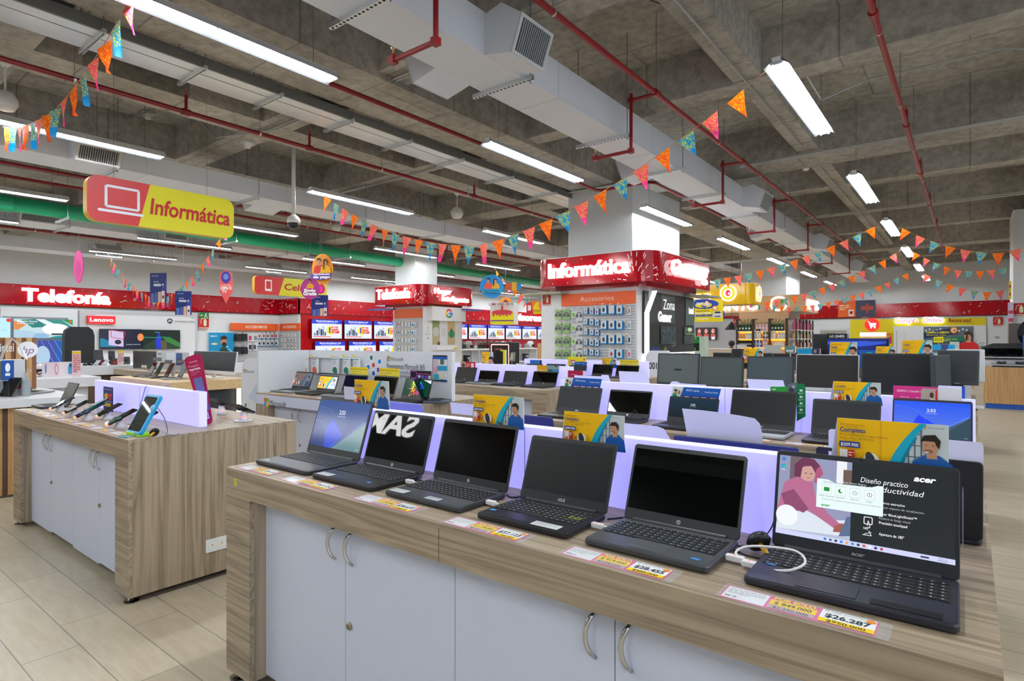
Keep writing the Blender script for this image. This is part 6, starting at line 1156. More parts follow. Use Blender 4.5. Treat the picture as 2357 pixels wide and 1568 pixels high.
t = laptop('small grey laptop at the left end of the phone island', onp(140, 936).x, 1.44, .24, .17, .17, 22, .0, '#3c4046', screen=scr_dark('screen_matte', '#55584e'), brand='', detail=True, numpad=False)
p = onp(345, 1000); t = thing('kids_tablet', 'tablet in a chunky bright blue case propped up at the island corner', 'tablet', (p.x, 1.215, TOP), .05); a = math.radians(62); M = frame((0, 0, .012), (1, 0, 0), (0, math.cos(a), math.sin(a)))
g = G(M.copy()); g.slab(-.082, 0, .082, .225, .018, -.016, .004, '#1aa0e0', 'satin', bev=.004); g.build('case', t)
g = G(M.copy()); g.l = .0045; g.rr(-.068, .016, .068, .21, .008, '#1a1c20', 'screen_gloss'); g.rr(-.063, .02, .063, .206, .005, '#3c403c', 'screen_gloss'); g.build('screen', t)
g = G(); g.slab(-.075, -.005, .02, .07, .008, 0, .02, '#9ae01e', 'satin', bev=.003); g.slab(.03, .0, .07, .06, .008, 0, .016, '#9ae01e', 'satin', bev=.003); g.build('green_foot', t)
g = G(M.copy()); g.lathe([(.018, .004), (.018, .010), (.008, .016)], (.078, .15, 0), 14, '#7ac4e8', 'satin'); g.build('tether_button', t)
cable('thin cord curling from the blue tablet to the island top', [(p.x + .09, 1.30, .99), (p.x + .10, 1.33, .93), (p.x + .09, 1.35, .86), (p.x + .12, 1.33, .844), (p.x + .16, 1.36, .843), (p.x + .12, 1.40, .843)], .002, '#5a6a74')
cable('cyan cord lying in front of the blue tablet', [(p.x + .02, 1.20, .844), (p.x - .04, 1.172, .844), (p.x - .02, 1.16, .844), (p.x + .05, 1.17, .844)], .003, '#2aa0c8')
t = thing('alarm_coil', 'black spool with a yellow clip behind the blue tablet', 'alarm coil', (p.x + .13, 1.27, TOP + .026), 1.0); g = G(frame((0, 0, 0), (1, 0, .3), (0, -.6, .8))); g.lathe([(.010, -.010), (.022, -.008), (.025, 0), (.022, .008), (.010, .010)], (0, 0, 0), 16, '#0e0f12', 'satin'); g.build('spool', t, smooth=True); g = G(); g.tube([(0, -.01, 0), (-.01, -.035, -.012)], .006, '#d8a010', 'gloss', 8); g.build('clip', t)
card('dark blue upright promotional card between the tilted phones', 238, 260, 890, 1.50, .17, lambda g, w, h: (g.rect(0, 0, w, h, '#18307a', 'print'), g.text('Aprovecha', w * .1, h * .88, h * .05, '#e8ecf8', w=w * .75, mat='print'), g.ell(w * .3, h * .62, w * .18, h * .12, '#f2d01c', 'print'), g.text('1', w * .25, h * .55, h * .13, '#18307a', mat='print', bold=.05), g.rr(w * .45, h * .6, w * .9, h * .72, .004, '#e03c4c', 'print'), g.rr(w * .42, h * .48, w * .85, h * .57, .004, '#e03c4c', 'print'), g.rect(w * .1, h * .38, w * .9, h * .44, '#8a9ac8', 'print'), g.rect(w * .1, h * .2, w * .8, h * .34, '#f2d01c', 'print')), None, col='#18307a')
p = onp(310, 968); t = thing('acrylic_stand', 'clear acrylic easel with a blue edge before the left lilac riser', 'stand', (p.x, 1.47, TOP)); g = G(); g.mesh([(0, 0, 0), (.10, .0, 0), (.075, .05, .21), (.02, .05, .21), (0, .003, 0), (.10, .003, 0), (.075, .053, .21), (.02, .053, .21)], [(0, 1, 2, 3), (7, 6, 5, 4), (0, 3, 7, 4), (1, 5, 6, 2), (3, 2, 6, 7), (0, 4, 5, 1)], '#c8cce8', 'clear'); g.build('panel', t); g = G(); g.tube([(0, 0, 0), (.02, .05, .212), (.035, .05, .215)], .002, '#2a4ab8', 'satin', 6); g.build('edge', t)
# magenta standee
t = thing('promo_standee', 'tall narrow magenta standee with rounded ends leaning on the phone island', 'standee', (onp(482, 977).x + .02, 1.66, TOP), 0)
a_ = atY(430, 822, 1.75); yaw = .0; M = frame((0, 0, .0), (.79, .61, 0)) @ Matrix.Rotation(.24, 4, 'Z')
g = G(M.copy(), lay=.0006); HW = .038; Ls = .43; g.prism([(HW * .75 * math.cos(q), .025 + .025 * math.sin(q)) for q in [PI + k * PI / 8 for k in range(9)]] + [(HW * 1.5, Ls - .03), (HW * 1.3, Ls - .008), (HW * .6, Ls), (-HW * .9, Ls - .006), (-HW * 1.4, Ls - .02)], -.003, 0, '#b01e50', 'print')
g.text('movistar', 0, Ls - .045, .010, '#f8d8e4', al='c', mat='print'); g.text('Protege lo', -.034, Ls - .072, .014, '#f0a8c0', w=.06, mat='print'); g.text('importante.', -.034, Ls - .092, .014, '#ffffff', w=.068, mat='print', bold=.02); g.greek(-.03, Ls - .102, .055, 3, .008, .002, '#e890b0', 'print'); g.rect(-.022, .085, .030, Ls - .14, '#6a6a9c', 'print'); g.ell(.004, .14, .014, .03, '#4a4a84', 'print'); g.ell(.002, .165, .008, .012, '#d8b0a0', 'print', 10); g.rr(-.016, .035, .018, .075, .003, '#c8b8e0', 'print'); g.rr(-.010, .041, .012, .069, .002, '#a088d0', 'print'); g.build('board', t)
g = G(); g.tube([(0.02, .02, 0), (-.02, .04, .10)], .003, '#d8d8e0', 'clear', 6); g.slab(-.04, -.02, .05, .06, .01, 0, .003, '#e8e8f0', 'clear'); g.build('base', t)
for i, (u, v) in enumerate(((510, 955), (560, 970))):
    p = onp(u, v); t = thing('display_phone', ('black phone seen from behind on a pale pedestal beside the magenta standee', 'black phone seen from behind on a round white base at the island rear corner')[i], 'phone', (p.x, p.y, TOP), PI + .35)
    g = G(); g.lathe([(.03, 0), (.028, .02), (.02, .045), (.018, .06)], (0, 0, 0), 16, '#dcd8dc', 'satin'); g.build('pedestal', t, smooth=True); g = G(); g.lathe([(.0245, .0), (.0255, .004), (.0245, .008)], (0, 0, .024), 16, '#ff7a5a', 'lit_soft'); g.build('light_ring', t)
    M = frame((0, -.07, .05), (1, 0, 0), (0, math.cos(.42), math.sin(.42))); g = G(M); g.slab(-.038, 0, .038, .16, .01, -.008, 0, '#15161a', 'satin', bev=.001); g.box(-.044, .06, -.014, .044, .085, -.006, '#0c0c0e', 'satin'); g.build('body', t)
    if i: g = G(); g.lathe([(.055, 0), (.058, .004), (.05, .006)], (0, 0, 0), 22, '#e2e4e8', 'satin'); g.build('round_base', t)
# ================================================================ left-hand tables
def table(label, x0, x1, y0, y1, th, mat, h=TOP, leg='oak_z', body=None, name='display_table', r=.01):
    t = thing(name, label, 'display table', ((x0 + x1) / 2, (y0 + y1) / 2, 0)); ox, oy, _ = t.location
    def P(g, n): o = g.build(n, t); o.location = (-ox, -oy, 0)
    g = G(); g.slab(x0, y0, x1, y1, r, h - th, h, mat=mat, bev=.002, n=4) if mat in MATS else g.slab(x0, y0, x1, y1, r, h - th, h, mat, 'satin', bev=.002, n=4); P(g, 'table_top')
    if body: g = G(); g.box(x0 + .12, y0 + .12, 0, x1 - .12, y1 - .12, h - th, body, 'satin') if body.startswith('#') else g.box(x0 + .12, y0 + .12, 0, x1 - .12, y1 - .12, h - th, mat=body); P(g, 'plinth')
    else:
        for x in (x0 + .06, x1 - .12):
            for y in (y0 + .06, y1 - .12): g = G(); g.box(x, y, 0, x + .06, y + .06, h - th, mat=leg); P(g, 'leg')
    return t, P
t, P = table('white topped table at the left edge over a slatted wood base', -8.7, -6.42, -.3, 1.86, .07, '#d8dade', body='#e0e2e6')
for k in range(22):
    yk = .0 + .082 * k
    if k % 1 == 0: g = G(); g.box(-6.54, yk, .02, -6.50, yk + .045, .77, mat='oak_z'); P(g, 'slat')
for k in range(26): g = G(); xk = -8.6 + .082 * k; g.box(xk, 1.74, .02, xk + .045, 1.78, .77, mat='oak_z'); P(g, 'slat')
g = G(); g.box(-6.5395, -.1, .01, -6.51, 1.74, .76, '#5a4434', 'matte'); P(g, 'slat_backing')
# slatted panel with hp and intel marks
t = thing('slatted_panel', 'tall oak slatted panel carrying white lettering and a round mark', 'display board', (-7.7, -.2, TOP)); yE = atX(85, 800, -7.7).y; zE = atX(60, 778, -7.7).z - TOP
g = G(); g.box(-.05, 0, 0, -.02, yE + .2, zE, '#8a5a38', 'matte'); g.build('backing', t); k = 0
while .03 + k * .085 < yE + .17: g = G(); g.box(-.02, .03 + k * .085, 0, .015, .03 + k * .085 + .045, zE, mat='oak_z'); g.build('slat', t); k += 1
g = G(frame((.017, 0, 0), (0, 1, 0)), lay=.001); c = atX(64, 805.5, -7.68); g.ell(c.y + .2, c.z - TOP, .085, .085, '#f0f0f2', 'print', 26); g.text('hp', c.y + .2, c.z - TOP - .04, .075, '#8a6a9c', al='c', mat='print', shear=.3); c = atX(0, 810, -7.68); c2 = atX(32, 810, -7.68); g.text('intel', c.y + .2, c.z - TOP, .085, '#e4e2e0', w=(c2.y - c.y), mat='print', bold=.01); g.build('marks', t)
# things on that table
def tb(u, v, h=TOP): return atZ(u, v, h)
p = tb(60, 912); t = thing('spray_bottle', 'clear plastic spray bottle on the white table at the left', 'bottle', (p.x, p.y, TOP)); g = G(); g.lathe([(.032, 0), (.034, .01), (.034, .12), (.028, .15), (.014, .175), (.013, .19)], (0, 0, 0), 18, '#c8d4dc', 'clear_thick'); g.build('bottle', t, smooth=True); g = G(); g.lathe([(.016, .188), (.016, .21), (.012, .215)], (0, 0, 0), 12, '#c4c8cc', 'clear_thick'); g.box(-.012, -.03, .215, .012, .04, .245, '#c4c8cc', 'clear'); g.build('spray_head', t)
t = laptop('open grey laptop at the end of the white table, lid toward the viewer', tb(82, 905).x - .02, 1.52, .33, .22, .22, 24, PI / 2 + PI * .5 - .9, '#8a8e92', '#a4a8ac', lid='#6a6e70', brand='', detail=True)
p = tb(20, 912); t = thing('display_box', 'grey box with a blue printed panel on the white table', 'display box', (-6.95, 1.34, TOP)); g = G(); g.box(-.05, -.02, 0, .05, .02, .14, '#8a8e94', 'satin'); g.build('pedestal', t); g = G(frame((.08, -.16, .14), (0, 1, 0)), lay=.0008); g.box(0, 0, -.16, .33, .19, 0, '#c4c8cc', 'satin'); g.rect(0, .01, .16, .18, '#5a5a44', 'print'); g.rect(.16, .005, .25, .185, '#1c4f9c', 'print'); g.ell(.205, .12, .018, .04, '#e8f0f8', 'print'); g.rect(.188, .045, .222, .07, '#e8f0f8', 'print'); g.build('printed_box', t)
t = thing('arch_display', 'clear bent acrylic arch standing on the grey display box', 'display', (-6.93, 1.43, TOP + .33)); g = G(); g.tube([(0, -.08, 0), (0, -.05, .12), (0, .0, .19), (0, .05, .14), (0, .10, .0)], .012, '#d0d4d8', 'clear_thick', 4); g.build('arch', t)
for i, (u, v, lab) in enumerate(((8, 905, 'black tablet mirroring a lit sign, at the left edge'), (28, 914, 'second black tablet mirroring a lit sign beside the spray bottle'))):
    p = tb(u, v); t = thing('display_tablet', lab, 'tablet', (p.x, p.y - .05, TOP), .5); a = math.radians(60); M = frame((0, 0, .005), (1, 0, 0), (0, math.cos(a), math.sin(a))); g = G(M.copy()); g.slab(-.07, 0, .07, .19, .01, -.008, 0, '#2a2c30', 'satin', bev=.001); g.build('body', t); g = G(M.copy()); g.l = .0004; g.rr(-.064, .006, .064, .184, .006, '#040405', 'screen_gloss'); g.build('screen', t); g = G(); g.mesh([(-.04, .02, 0), (.04, .02, 0), (.0, .085, .13), (-.04, .10, 0), (.04, .10, 0)], [(0, 1, 2), (3, 2, 4), (0, 2, 3), (1, 4, 2)], '#5a5a5c', 'satin'); g.build('easel', t)
# ASUS table
t, P = table('pinkish oak table with small white lettering carrying open laptops', -9.5, -7.55, 3.04, 4.02, .12, 'oak_x', body='#2a3038')
g = G(); g.box(-9.5, 3.03, TOP - .12, -7.55, 3.04, TOP - .001, mat='pink_oak'); P(g, 'front_fascia')
p = atY(503 / 7.127 + 300 - .5, 760 + 925 / 7.127, 3.028); g = G(frame((p.x, 3.028, p.z - .01)), lay=.0006); g.text('ASUS', 0, 0, .048, '#f4eeec', w=.16, mat='print', bold=.04); P(g, 'lettering')
g = G(); g.box(-7.64, 3.88, 0, -7.56, 3.90, TOP - .12, '#fff4d8', 'lit_soft'); P(g, 'light_strip')
for lab, u, v, col, sc, extra in (('black laptop, first from the left on the pinkish oak table', 352, 866, '#1a1c22', '#14161a', 0), ('green screened laptop on the pinkish oak table', 378, 867, '#5a5e5c', '#3a4a3a', 0), ('brown screened laptop on the pinkish oak table', 403, 869, '#3a3030', '#5a2a1c', 0), ('silver laptop with pale screen beside the magenta standee', 428, 872, '#9a9ea2', '#8a9aa0', 0)):
    p = tb(u, v); laptop(lab, p.x, 3.40, .255, .19, .20, 25, -.2, col, screen=scr_dark('screen_gloss', sc), brand='', detail=True, numpad=False)
for lab, u0, u1, v, y in (('small dark header card above the black laptop on the pinkish oak table', 351, 372, 823, 3.52), ('small header card above the green screened laptop', 380, 397, 829, 3.52), ('small header card above the brown screened laptop', 406, 424, 829, 3.52)): card(lab, u0, u1, v, y, .05, lambda g, w, h: (g.rect(0, 0, w, h, '#4a4a50', 'print'), g.greek(w * .1, h * .8, w * .8, 3, h * .25, h * .08, '#b0b0b8', 'print')), None)
sign_board('white laptop advert board with product pictures behind the laptops', 360, 436, 810, 850, 3.62, lambda g, w, h: (g.rect(0, 0, w, h, '#c8ccd2', 'print'), g.text('ASUS', w * .04, h * .82, h * .12, '#54585e', w=w * .13, mat='print', bold=.03), g.text('Vivobook', w * .28, h * .3, h * .14, '#8a8e94', w=w * .22, mat='print'), g.rect(w * .32, h * .3, w * .62, h * .96, '#dfe6f0', 'print'), g.rect(w * .62, h * .3, w * .8, h * .95, '#2a4a84', 'print')))
def facing_back(label, u0, u1, v0, v1, y, col, th=.04, stand=True):
    a = atY(u0, v0, y); b = atY(u1, v0, y); c = atY((u0 + u1) / 2, v1, y); w = b.x - a.x; h = a.z - c.z; t = thing('monitor', label, 'monitor', ((a.x + b.x) / 2, y, TOP)); z0 = c.z - TOP
    g = G(frame((-w / 2, 0, z0))); g.slab(0, 0, w, h, .01, -th, 0, col, 'satin', bev=.004); g.l = .0006; g.rr(w * .38, h * .1, w * .62, h * .25, .004, '#d8d2b8', 'print'); g.build('housing', t); g = G(); g.box(-.03, .045, 0, .03, .075, z0 + h * .4, '#2a2c30', 'satin'); g.slab(-.1, -.03, .1, .12, .02, 0, .01, '#2a2c30', 'satin'); g.build('stand_foot', t)
facing_back('black all-in-one seen from behind with a pale label, left of the white advert board', 306, 359, 808, 852, 4.3, '#101114')
t = monitor('white-chinned all-in-one with dark slate screen behind the magenta standee', 440, 538, 808, 861, 3.75, th=.02, bez=.004, chin=.045, frame_c='#d8d8da', col='#262b30', tilt=8, chin_c='#d8d8da')
# white phone tables farther left
t, P = table('white table with camera boards seen past the slatted panel', -11.9, -9.6, 1.2, 2.95, .13, '#e2e4ea', body='#dcdce6')
def camboard(g, w, h): g.rect(0, 0, w, h, '#dcccd6', 'print'); g.rect(w * .45, 0, w * .98, h, '#e6dce0', 'print'); g.rr(w * .68, h * .12, w * 1.0, h * .72, h * .08, '#5aa8d8', 'print'); g.rr(w * .70, h * .55, w * .90, h * .92, h * .1, '#4a94c4', 'print'); [g.ell(w * q, h * .74, w * .025, h * .08, '#1c3a54', 'print', 10) for q in (.74, .79, .85)]; g.ell(w * .08, h * .55, w * .02, h * .35, '#4a84b8', 'print'); g.ell(w * .36, h * .5, w * .035, h * .4, '#d86a6c', 'print'); g.ell(w * .36, h * .5, w * .018, h * .28, '#e6dce0', 'print')
a = atX(98, 835, -9.85); b = atX(183, 835, -9.85); c = atX(98, 868, -9.85); g = G(frame((-9.85, a.y, c.z), (0, 1, 0)), lay=.0008); g.box(0, 0, -.03, b.y - a.y, a.z - c.z, 0, '#dcccd6', 'print'); camboard(g, b.y - a.y, a.z - c.z); tag(g.build('sign_board'), 'pinkish board with a big blue phone camera on the white table', 'sign')
for i, (u, v) in enumerate(((95, 862), (110, 866), (128, 870), (150, 871), (170, 869), (205, 868))):
    phone('phone on a white easel, %s from the left on the far white table' % ('first', 'second', 'third', 'fourth', 'fifth', 'sixth')[i], u, v + 4, ('#7a2a2c', '#2a3a6a', '#c8ccd4', '#d8d4dc', '#e4e6ea', '#2a2c34')[i], '#1c1e26', (-11.75, -10.1, 1.35, 2.8), lift=.04, rz=.6)
p = atX(179, 870, -9.7); t = thing('price_stand', 'upright price list holder with a yellow top on the far white table', 'sign', (-9.75, p.y, TOP)); g = G(frame((0, -.05, 0), (0, 1, 0)), lay=.0008); hh = atX(179, 808, -9.75).z - TOP; g.box(0, 0, -.01, .10, hh, 0, '#d8c4c8', 'print'); g.rect(0, hh * .88, .10, hh * .97, '#e8c81c', 'print'); g.greek(.01, hh * .85, .08, 10, hh * .07, hh * .03, '#c83a44', 'print'); g.build('panel', t)
t = thing('fabric_pillar', 'tall black rounded upright display pillar before the blue patterned panel', 'pillar', (-15.2, atX(184, 800, -15.2).y, 0)); g = G(); hw = .27; zt_ = atX(184, 752, -15.2).z; g.M = frame((0, 0, 0), (0, 1, 0)); g.prism([(-hw, 0), (hw, 0), (hw, zt_ - .2), (hw * .9, zt_ - .08), (hw * .6, zt_ - .01), (-hw * .6, zt_ - .01), (-hw * .9, zt_ - .08), (-hw, zt_ - .2)], -.18, .0, '#16181c', 'matte'); g.build('pillar', t)
t, P = table('rounded white counter covered with small phones behind the far white table', -14.4, -12.4, 3.2, 5.6, .16, '#e4e6ea', h=.88, body='#6a5648', r=.15)
t, P = table('white counter end with dark wood front left of the black all-in-one', -12.1, -10.3, 3.9, 5.0, .10, 'wood_x', h=.84, body='#5a4a40')
for i, (u, v) in enumerate(((222, 846), (232, 842), (242, 845), (252, 847), (262, 842), (272, 845), (283, 841), (293, 844))):
    p = atZ(u, v, .88); t = thing('display_phone', 'tiny tilted phone on the rounded white counter, number %s from its left' % ('one', 'two', 'three', 'four', 'five', 'six', 'seven', 'eight')[i], 'phone', (max(-14.1, min(-12.6, p.x)), max(3.4, min(5.4, p.y)), .88), .8, 'tiny phones on the rounded counter'); g = G(frame((0, 0, .02), (1, 0, 0), (0, .85, .5))); g.slab(-.04, 0, .04, .16, .008, -.008, 0, ('#2a2c34', '#7a1f24', '#c8ccd4')[i % 3], 'gloss'); g.build('body', t); g = G(); g.lathe([(.03, 0), (.02, .05)], (0, .06, 0), 10, '#e4e4e8', 'satin'); g.build('pedestal', t)
for lab, u0, u1, v0, v1 in (('black tablet on a tall easel above the rounded white counter', 217, 238, 806, 834), ('dark display with a pink item above the rounded white counter', 251, 266, 808, 838), ('small dark tablet at the right of the rounded white counter', 276, 300, 822, 839)):
    a = atX(u0, v0, -12.9); b = atX(u1, v0, -12.9); c = atX(u0, v1, -12.9); t = thing('display_tablet', lab, 'tablet', (-12.9, a.y, .88)); g = G(frame((0, 0, c.z - .88), (0, 1, 0), (-.15, .0, 1))); g.slab(0, 0, b.y - a.y, a.z - c.z, .01, -.02, 0, '#24272c', 'satin'); g.build('body', t); g = G(); g.box(-.08, .04, 0, -.03, .16, c.z - .88 + .1, '#3a3c40', 'satin'); g.build('easel', t)
for i, (u, lab) in enumerate(((271, 'tall narrow price pillar with red print on the rounded counter, right of the tablets'), )):
    p = atX(u, 808, -12.6); g = G(frame((-12.6, p.y, .88), (0, 1, 0)), lay=.0008); hh = p.z - .88; g.box(0, 0, -.02, .10, hh, 0, '#d8c8c8', 'print'); g.rect(0, hh * .86, .10, hh, '#e8c81c', 'print'); g.greek(.01, hh * .8, .08, 8, hh * .08, hh * .03, '#c83a44', 'print'); tag(g.build('price_stand'), lab, 'sign')
# ================================================================ bunting
def make_flags():
    P = {}
    for c in ('orange', 'pink', 'blue'):
        for k, wob in enumerate((0.0, .012, -.01)):
            V = []; Fs = []; nx, nz = 4, 6; w = .205; h = .27
            for j in range(nz + 1):
                q = j / nz; hw = w / 2 * (1 - q)
                for i in range(nx + 1): x = -hw + 2 * hw * i / nx; V.append((x + wob * q * q * 2, (.010 + abs(wob)) * math.sin(q * 3 + i * .8 + k * 2) * (.3 + q), -h * q))
            for j in range(nz):
                for i in range(nx): a = j * (nx + 1) + i; Fs.append((a, a + 1, a + nx + 2, a + nx + 1))
            me = bpy.data.meshes.new('pennant'); me.from_pydata(V, [], Fs); me.materials.append(MATS['flag_' + c]); me.polygons.foreach_set('use_smooth', [True] * len(Fs)); P[c, k] = me
    return P
FM = make_flags(); CYC = ('orange', 'pink', 'blue')
def bunting(label, a, b, sag, n, start=0, twist=0.0, skew=.5, rev=False, t0=0.02, t1=.98):
    a = Vector(a); b = Vector(b); t = thing('bunting', label, 'bunting', a, 0, 'strings of orange, pink and blue pennants')
    def pt(q): p = a.lerp(b, q); k = 4 * q * (1 - q); p.z -= sag * (k * .75 + .25 * (1 - abs(2 * q - 1))); return p
    g = G(); g.tube([tuple(pt(k / 40) - a) for k in range(41)], .0035, '#c98a6c', 'matte', 5); g.build('string', t)
    d = (b - a); yaw = math.atan2(d.y, d.x); R = random.Random(n + start)
    for i in range(n):
        q = t0 + (t1 - t0) * (i + .5) / n; c = CYC[(start + (n - 1 - i if rev else i)) % 3]; o = bpy.data.objects.new('pennant', FM[c, i % 3]); COL.objects.link(o); o.parent = t
        p = pt(q) - a; p1 = pt(min(1, q + .01)) - pt(max(0, q - .01)); o.location = p; sl = math.atan2(p1.z, math.hypot(p1.x, p1.y))
        o.rotation_euler = (R.uniform(-.10, .10), -sl * .85, yaw + twist + R.uniform(-.22, .22)); s = (abs(d.length) * (t1 - t0) / n) / .27; s = min(max(s, .85), 1.12); o.scale = (s, s, s)
    return t
bunting('long bunting from the near right lamp sagging past the column to the left', (-1.56, 6.1, 4.02), (-9.22, 6.2, 4.02), 1.36, 28, 0, rev=False, t0=.025, t1=.985)
bunting('bunting descending from the nearest lamp toward the upper left edge', (-5.1, 1.82, 4.12), (-9.4, 1.85, 3.98), .38, 15, 1, twist=.1)
bunting('bunting at the left sagging in front of the Telefonía fascia', (-20.6, 6.5, 4.0), (-13.5, 6.7, 4.1), 1.62, 26, 0)
bunting('far right bunting rising from the yellow canopy to a small lamp', (-9.25, 15.5, 4.02), (-1.50, 15.5, 4.02), 1.08, 28, 0)
bunting('bunting leaving the small lamp toward the right edge', (-1.30, 15.5, 3.92), (2.2, 15.5, 3.92), .8, 13, 0, twist=.05)
bunting('middle distance bunting over the pale wood canopy', (-9.25, 20.4, 4.02), (-1.50, 20.4, 4.02), 1.4, 28, 1)
bunting('middle distance bunting continuing right toward the white column', (-1.35, 20.3, 3.95), (.84, 20.3, 3.3), .35, 9, 0)
bunting('most distant bunting before the back wall fascia, left half', (-9.25, 24.5, 4.02), (-1.5, 24.5, 3.8), 1.3, 28, 0)
bunting('most distant bunting before the back wall fascia, right half', (-1.4, 25.2, 3.8), (2.3, 25.2, 3.6), .75, 11, 1)
bunting('small far bunting in front of the Pequeños Electrodomésticos sign', (-13.5, 16.2, 4.0), (-9.3, 16.2, 4.0), 1.35, 15, 0)
bunting('tiny far bunting beside the blue round hanging sign', (-17.05, 21.5, 4.0), (-13.5, 21.5, 4.0), 1.2, 12, 1)
# ================================================================ hanging signs
def hang_wires(g, pts):
    for (x, y, z) in pts: g.tube([(x, y, z), (x, y, 5.29 - g._oz)], .0022, '#55585c', 'matte', 4)
def hang_sign(label, uL, uR, vT, vB, X_, text, icon, name='hanging_sign', tw=.62):
    a = atX(uL, vT, X_); b = atX(uR, vT, X_); y0, y1 = a.y, b.y; z1 = atX(uL, vT, X_).z; z0 = atX(uL, vB, X_).z; W_, H_ = y1 - y0, z1 - z0
    t = thing(name, label, 'hanging sign', (X_, y0, z0), 0)
    g = G(frame((0, 0, 0), (0, 1, 0)), lay=.002); g.slab(0, 0, W_, H_, H_ * .22, -.13, 0, '#e0aa00', 'satin', n=6); g.build('board', t)
    g = G(frame((.001, 0, 0), (0, 1, 0)), lay=.002); g.rr(.0, .0, W_, H_, H_ * .22, '#d8d000', 'satin'); P = [p for p in rrect(0, 0, W_, H_, H_ * .22) if p[0] < W_ * .3]; g.poly([(W_ * .31, 0), (W_ * .385, H_)] + P, '#c8282c', 'satin')
    if icon == 'laptop': g.line([(W_ * .11, H_ * .35), (W_ * .11, H_ * .80), (W_ * .31, H_ * .80), (W_ * .31, H_ * .35), (W_ * .11, H_ * .35)], H_ * .055, '#e8eaf2', 'satin'); g.rr(W_ * .06, H_ * .22, W_ * .345, H_ * .28, H_ * .03, '#e8eaf2', 'satin')
    elif icon == 'phone': g.rr(W_ * .13, H_ * .2, W_ * .22, H_ * .82, H_ * .05, '#f0e8e8', 'satin'); g.rect(W_ * .145, H_ * .32, W_ * .205, H_ * .74, '#c8282c', 'satin')
    g.text(text, W_ * .385, H_ * .33, H_ * .36, '#b80010', w=W_ * (.965 - .385) if tw > .6 else W_ * .5, mat='satin', bold=.02, shear=.12); g.build('print', t)
    g = G(); g._oz = z0; hang_wires(g, [(-.12, W_ * .18, H_), (-.12, W_ * .82, H_)]); g.build('suspension_wires', t)
hang_sign('large red and yellow hanging sign reading Informática with a laptop icon', 200, 538, 398, 505, -8.0, 'Informática', 'laptop')
hang_sign('red and yellow hanging sign reading Celulares with a phone icon', 586, 752, 634, 677, -16.2, 'Celulares', 'phone')
def disc_sign(label, u, v0, v1, X_, draw, yawd=0.0, wf=1.0, shape='ell', cat='hanging sign', name='hanging_disc', plane='X', w=None, col='#e8962a'):
    if plane == 'X': a = atX(u, v0, X_); b = atX(u, v1, X_)
    else: a = atY(u, v0, X_); b = atY(u, v1, X_)
    H_ = a.z - b.z; W_ = H_ * wf; t = thing(name, label, cat, b, yawd)
    M = frame((0, 0, 0)); g = G(M.copy(), lay=.002)
    if shape == 'ell': g.prism([(W_ / 2 * math.cos(q), H_ / 2 + H_ / 2 * math.sin(q)) for q in [2 * PI * k / 28 for k in range(28)]], -.012, 0, col, 'print')
    elif shape == 'rect': g.box(-W_ / 2, 0, -.012, W_ / 2, H_, 0, col, 'print')
    elif shape == 'drop': g.prism([(0, 0), (W_ * .16, H_ * .12), (W_ * .3, H_ * .25), (W_ * .5, H_ * .35), (W_ * .5, H_ * .7), (W_ * .4, H_ * .9), (0, H_), (-W_ * .4, H_ * .9), (-W_ * .5, H_ * .7), (-W_ * .5, H_ * .35), (-W_ * .3, H_ * .25), (-W_ * .16, H_ * .12)], -.012, 0, col, 'print')
    draw(g, W_, H_); g.build('board', t); g = G(); g.tube([(0, .006, H_), (0, .006, 5.29 - b.z)], .003, '#8a8e92', 'matte', 4); g.build('suspension_wire', t); return t
CAMY = math.radians(37.95)
def pair(g, W_, H_, y0, s, c1='#c8342c', c2='#e8b01c'): man(g, -.14 * W_, y0, s, c1, '#221a16', '#b88460'); man(g, .16 * W_, y0, s * .92, c2, '#5a2c1c', '#c89878'); g.poly([(.05 * W_, y0 + s * .2), (.08 * W_, y0 + s * .85), (.13 * W_, y0 + s * .9), (.10 * W_, y0 + s * .3)], '#5a2c1c', 'print')
def facil(g, W_, H_): g.ell(0, H_ * .5, W_ * .47, H_ * .47, '#e08c1e', 'print'); pair(g, W_, H_, H_ * .38, H_ * .48); g.poly([(-W_ * .55, H_ * .22), (-W_ * .5, H_ * .36), (W_ * .5, H_ * .38), (W_ * .46, H_ * .22), (0, H_ * .15)], '#5a4a9c', 'print'); g.text('Facilidades', 0, H_ * .32, H_ * .055, '#ffffff', al='c', w=W_ * .75, mat='print', bold=.03); g.text('de pago', 0, H_ * .22, H_ * .08, '#ffffff', al='c', w=W_ * .8, mat='print', bold=.04)
disc_sign('orange oval hanging sign with two people reading Facilidades de pago', 742, 585, 657, 9.0, facil, CAMY * .8, .72, plane='Y', name='hanging_disc')
def envio(g, W_, H_): g.ell(0, H_ * .5, W_ * .46, H_ * .46, '#b83a94', 'print'); man(g, 0, H_ * .52, H_ * .42, '#e8a42c', '#2c1c18', '#c08a68'); g.text('Envío', 0, H_ * .36, H_ * .13, '#ffffff', al='c', w=W_ * .6, mat='print', bold=.05); g.text('Gratis', 0, H_ * .2, H_ * .15, '#ffffff', al='c', w=W_ * .7, mat='print', bold=.05)
disc_sign('magenta round hanging sign reading Envío Gratis below the orange oval', 714, 641, 690, 8.4, envio, CAMY, .9, plane='Y', col='#a83a8c')
disc_sign('pink hanging disc edge peeking right of the magenta sign', 738, 655, 677, 8.9, lambda g, W_, H_: g.ell(0, H_ * .5, W_ * .3, H_ * .3, '#f04a9c', 'print'), CAMY, .9, plane='Y', col='#d82a7c')
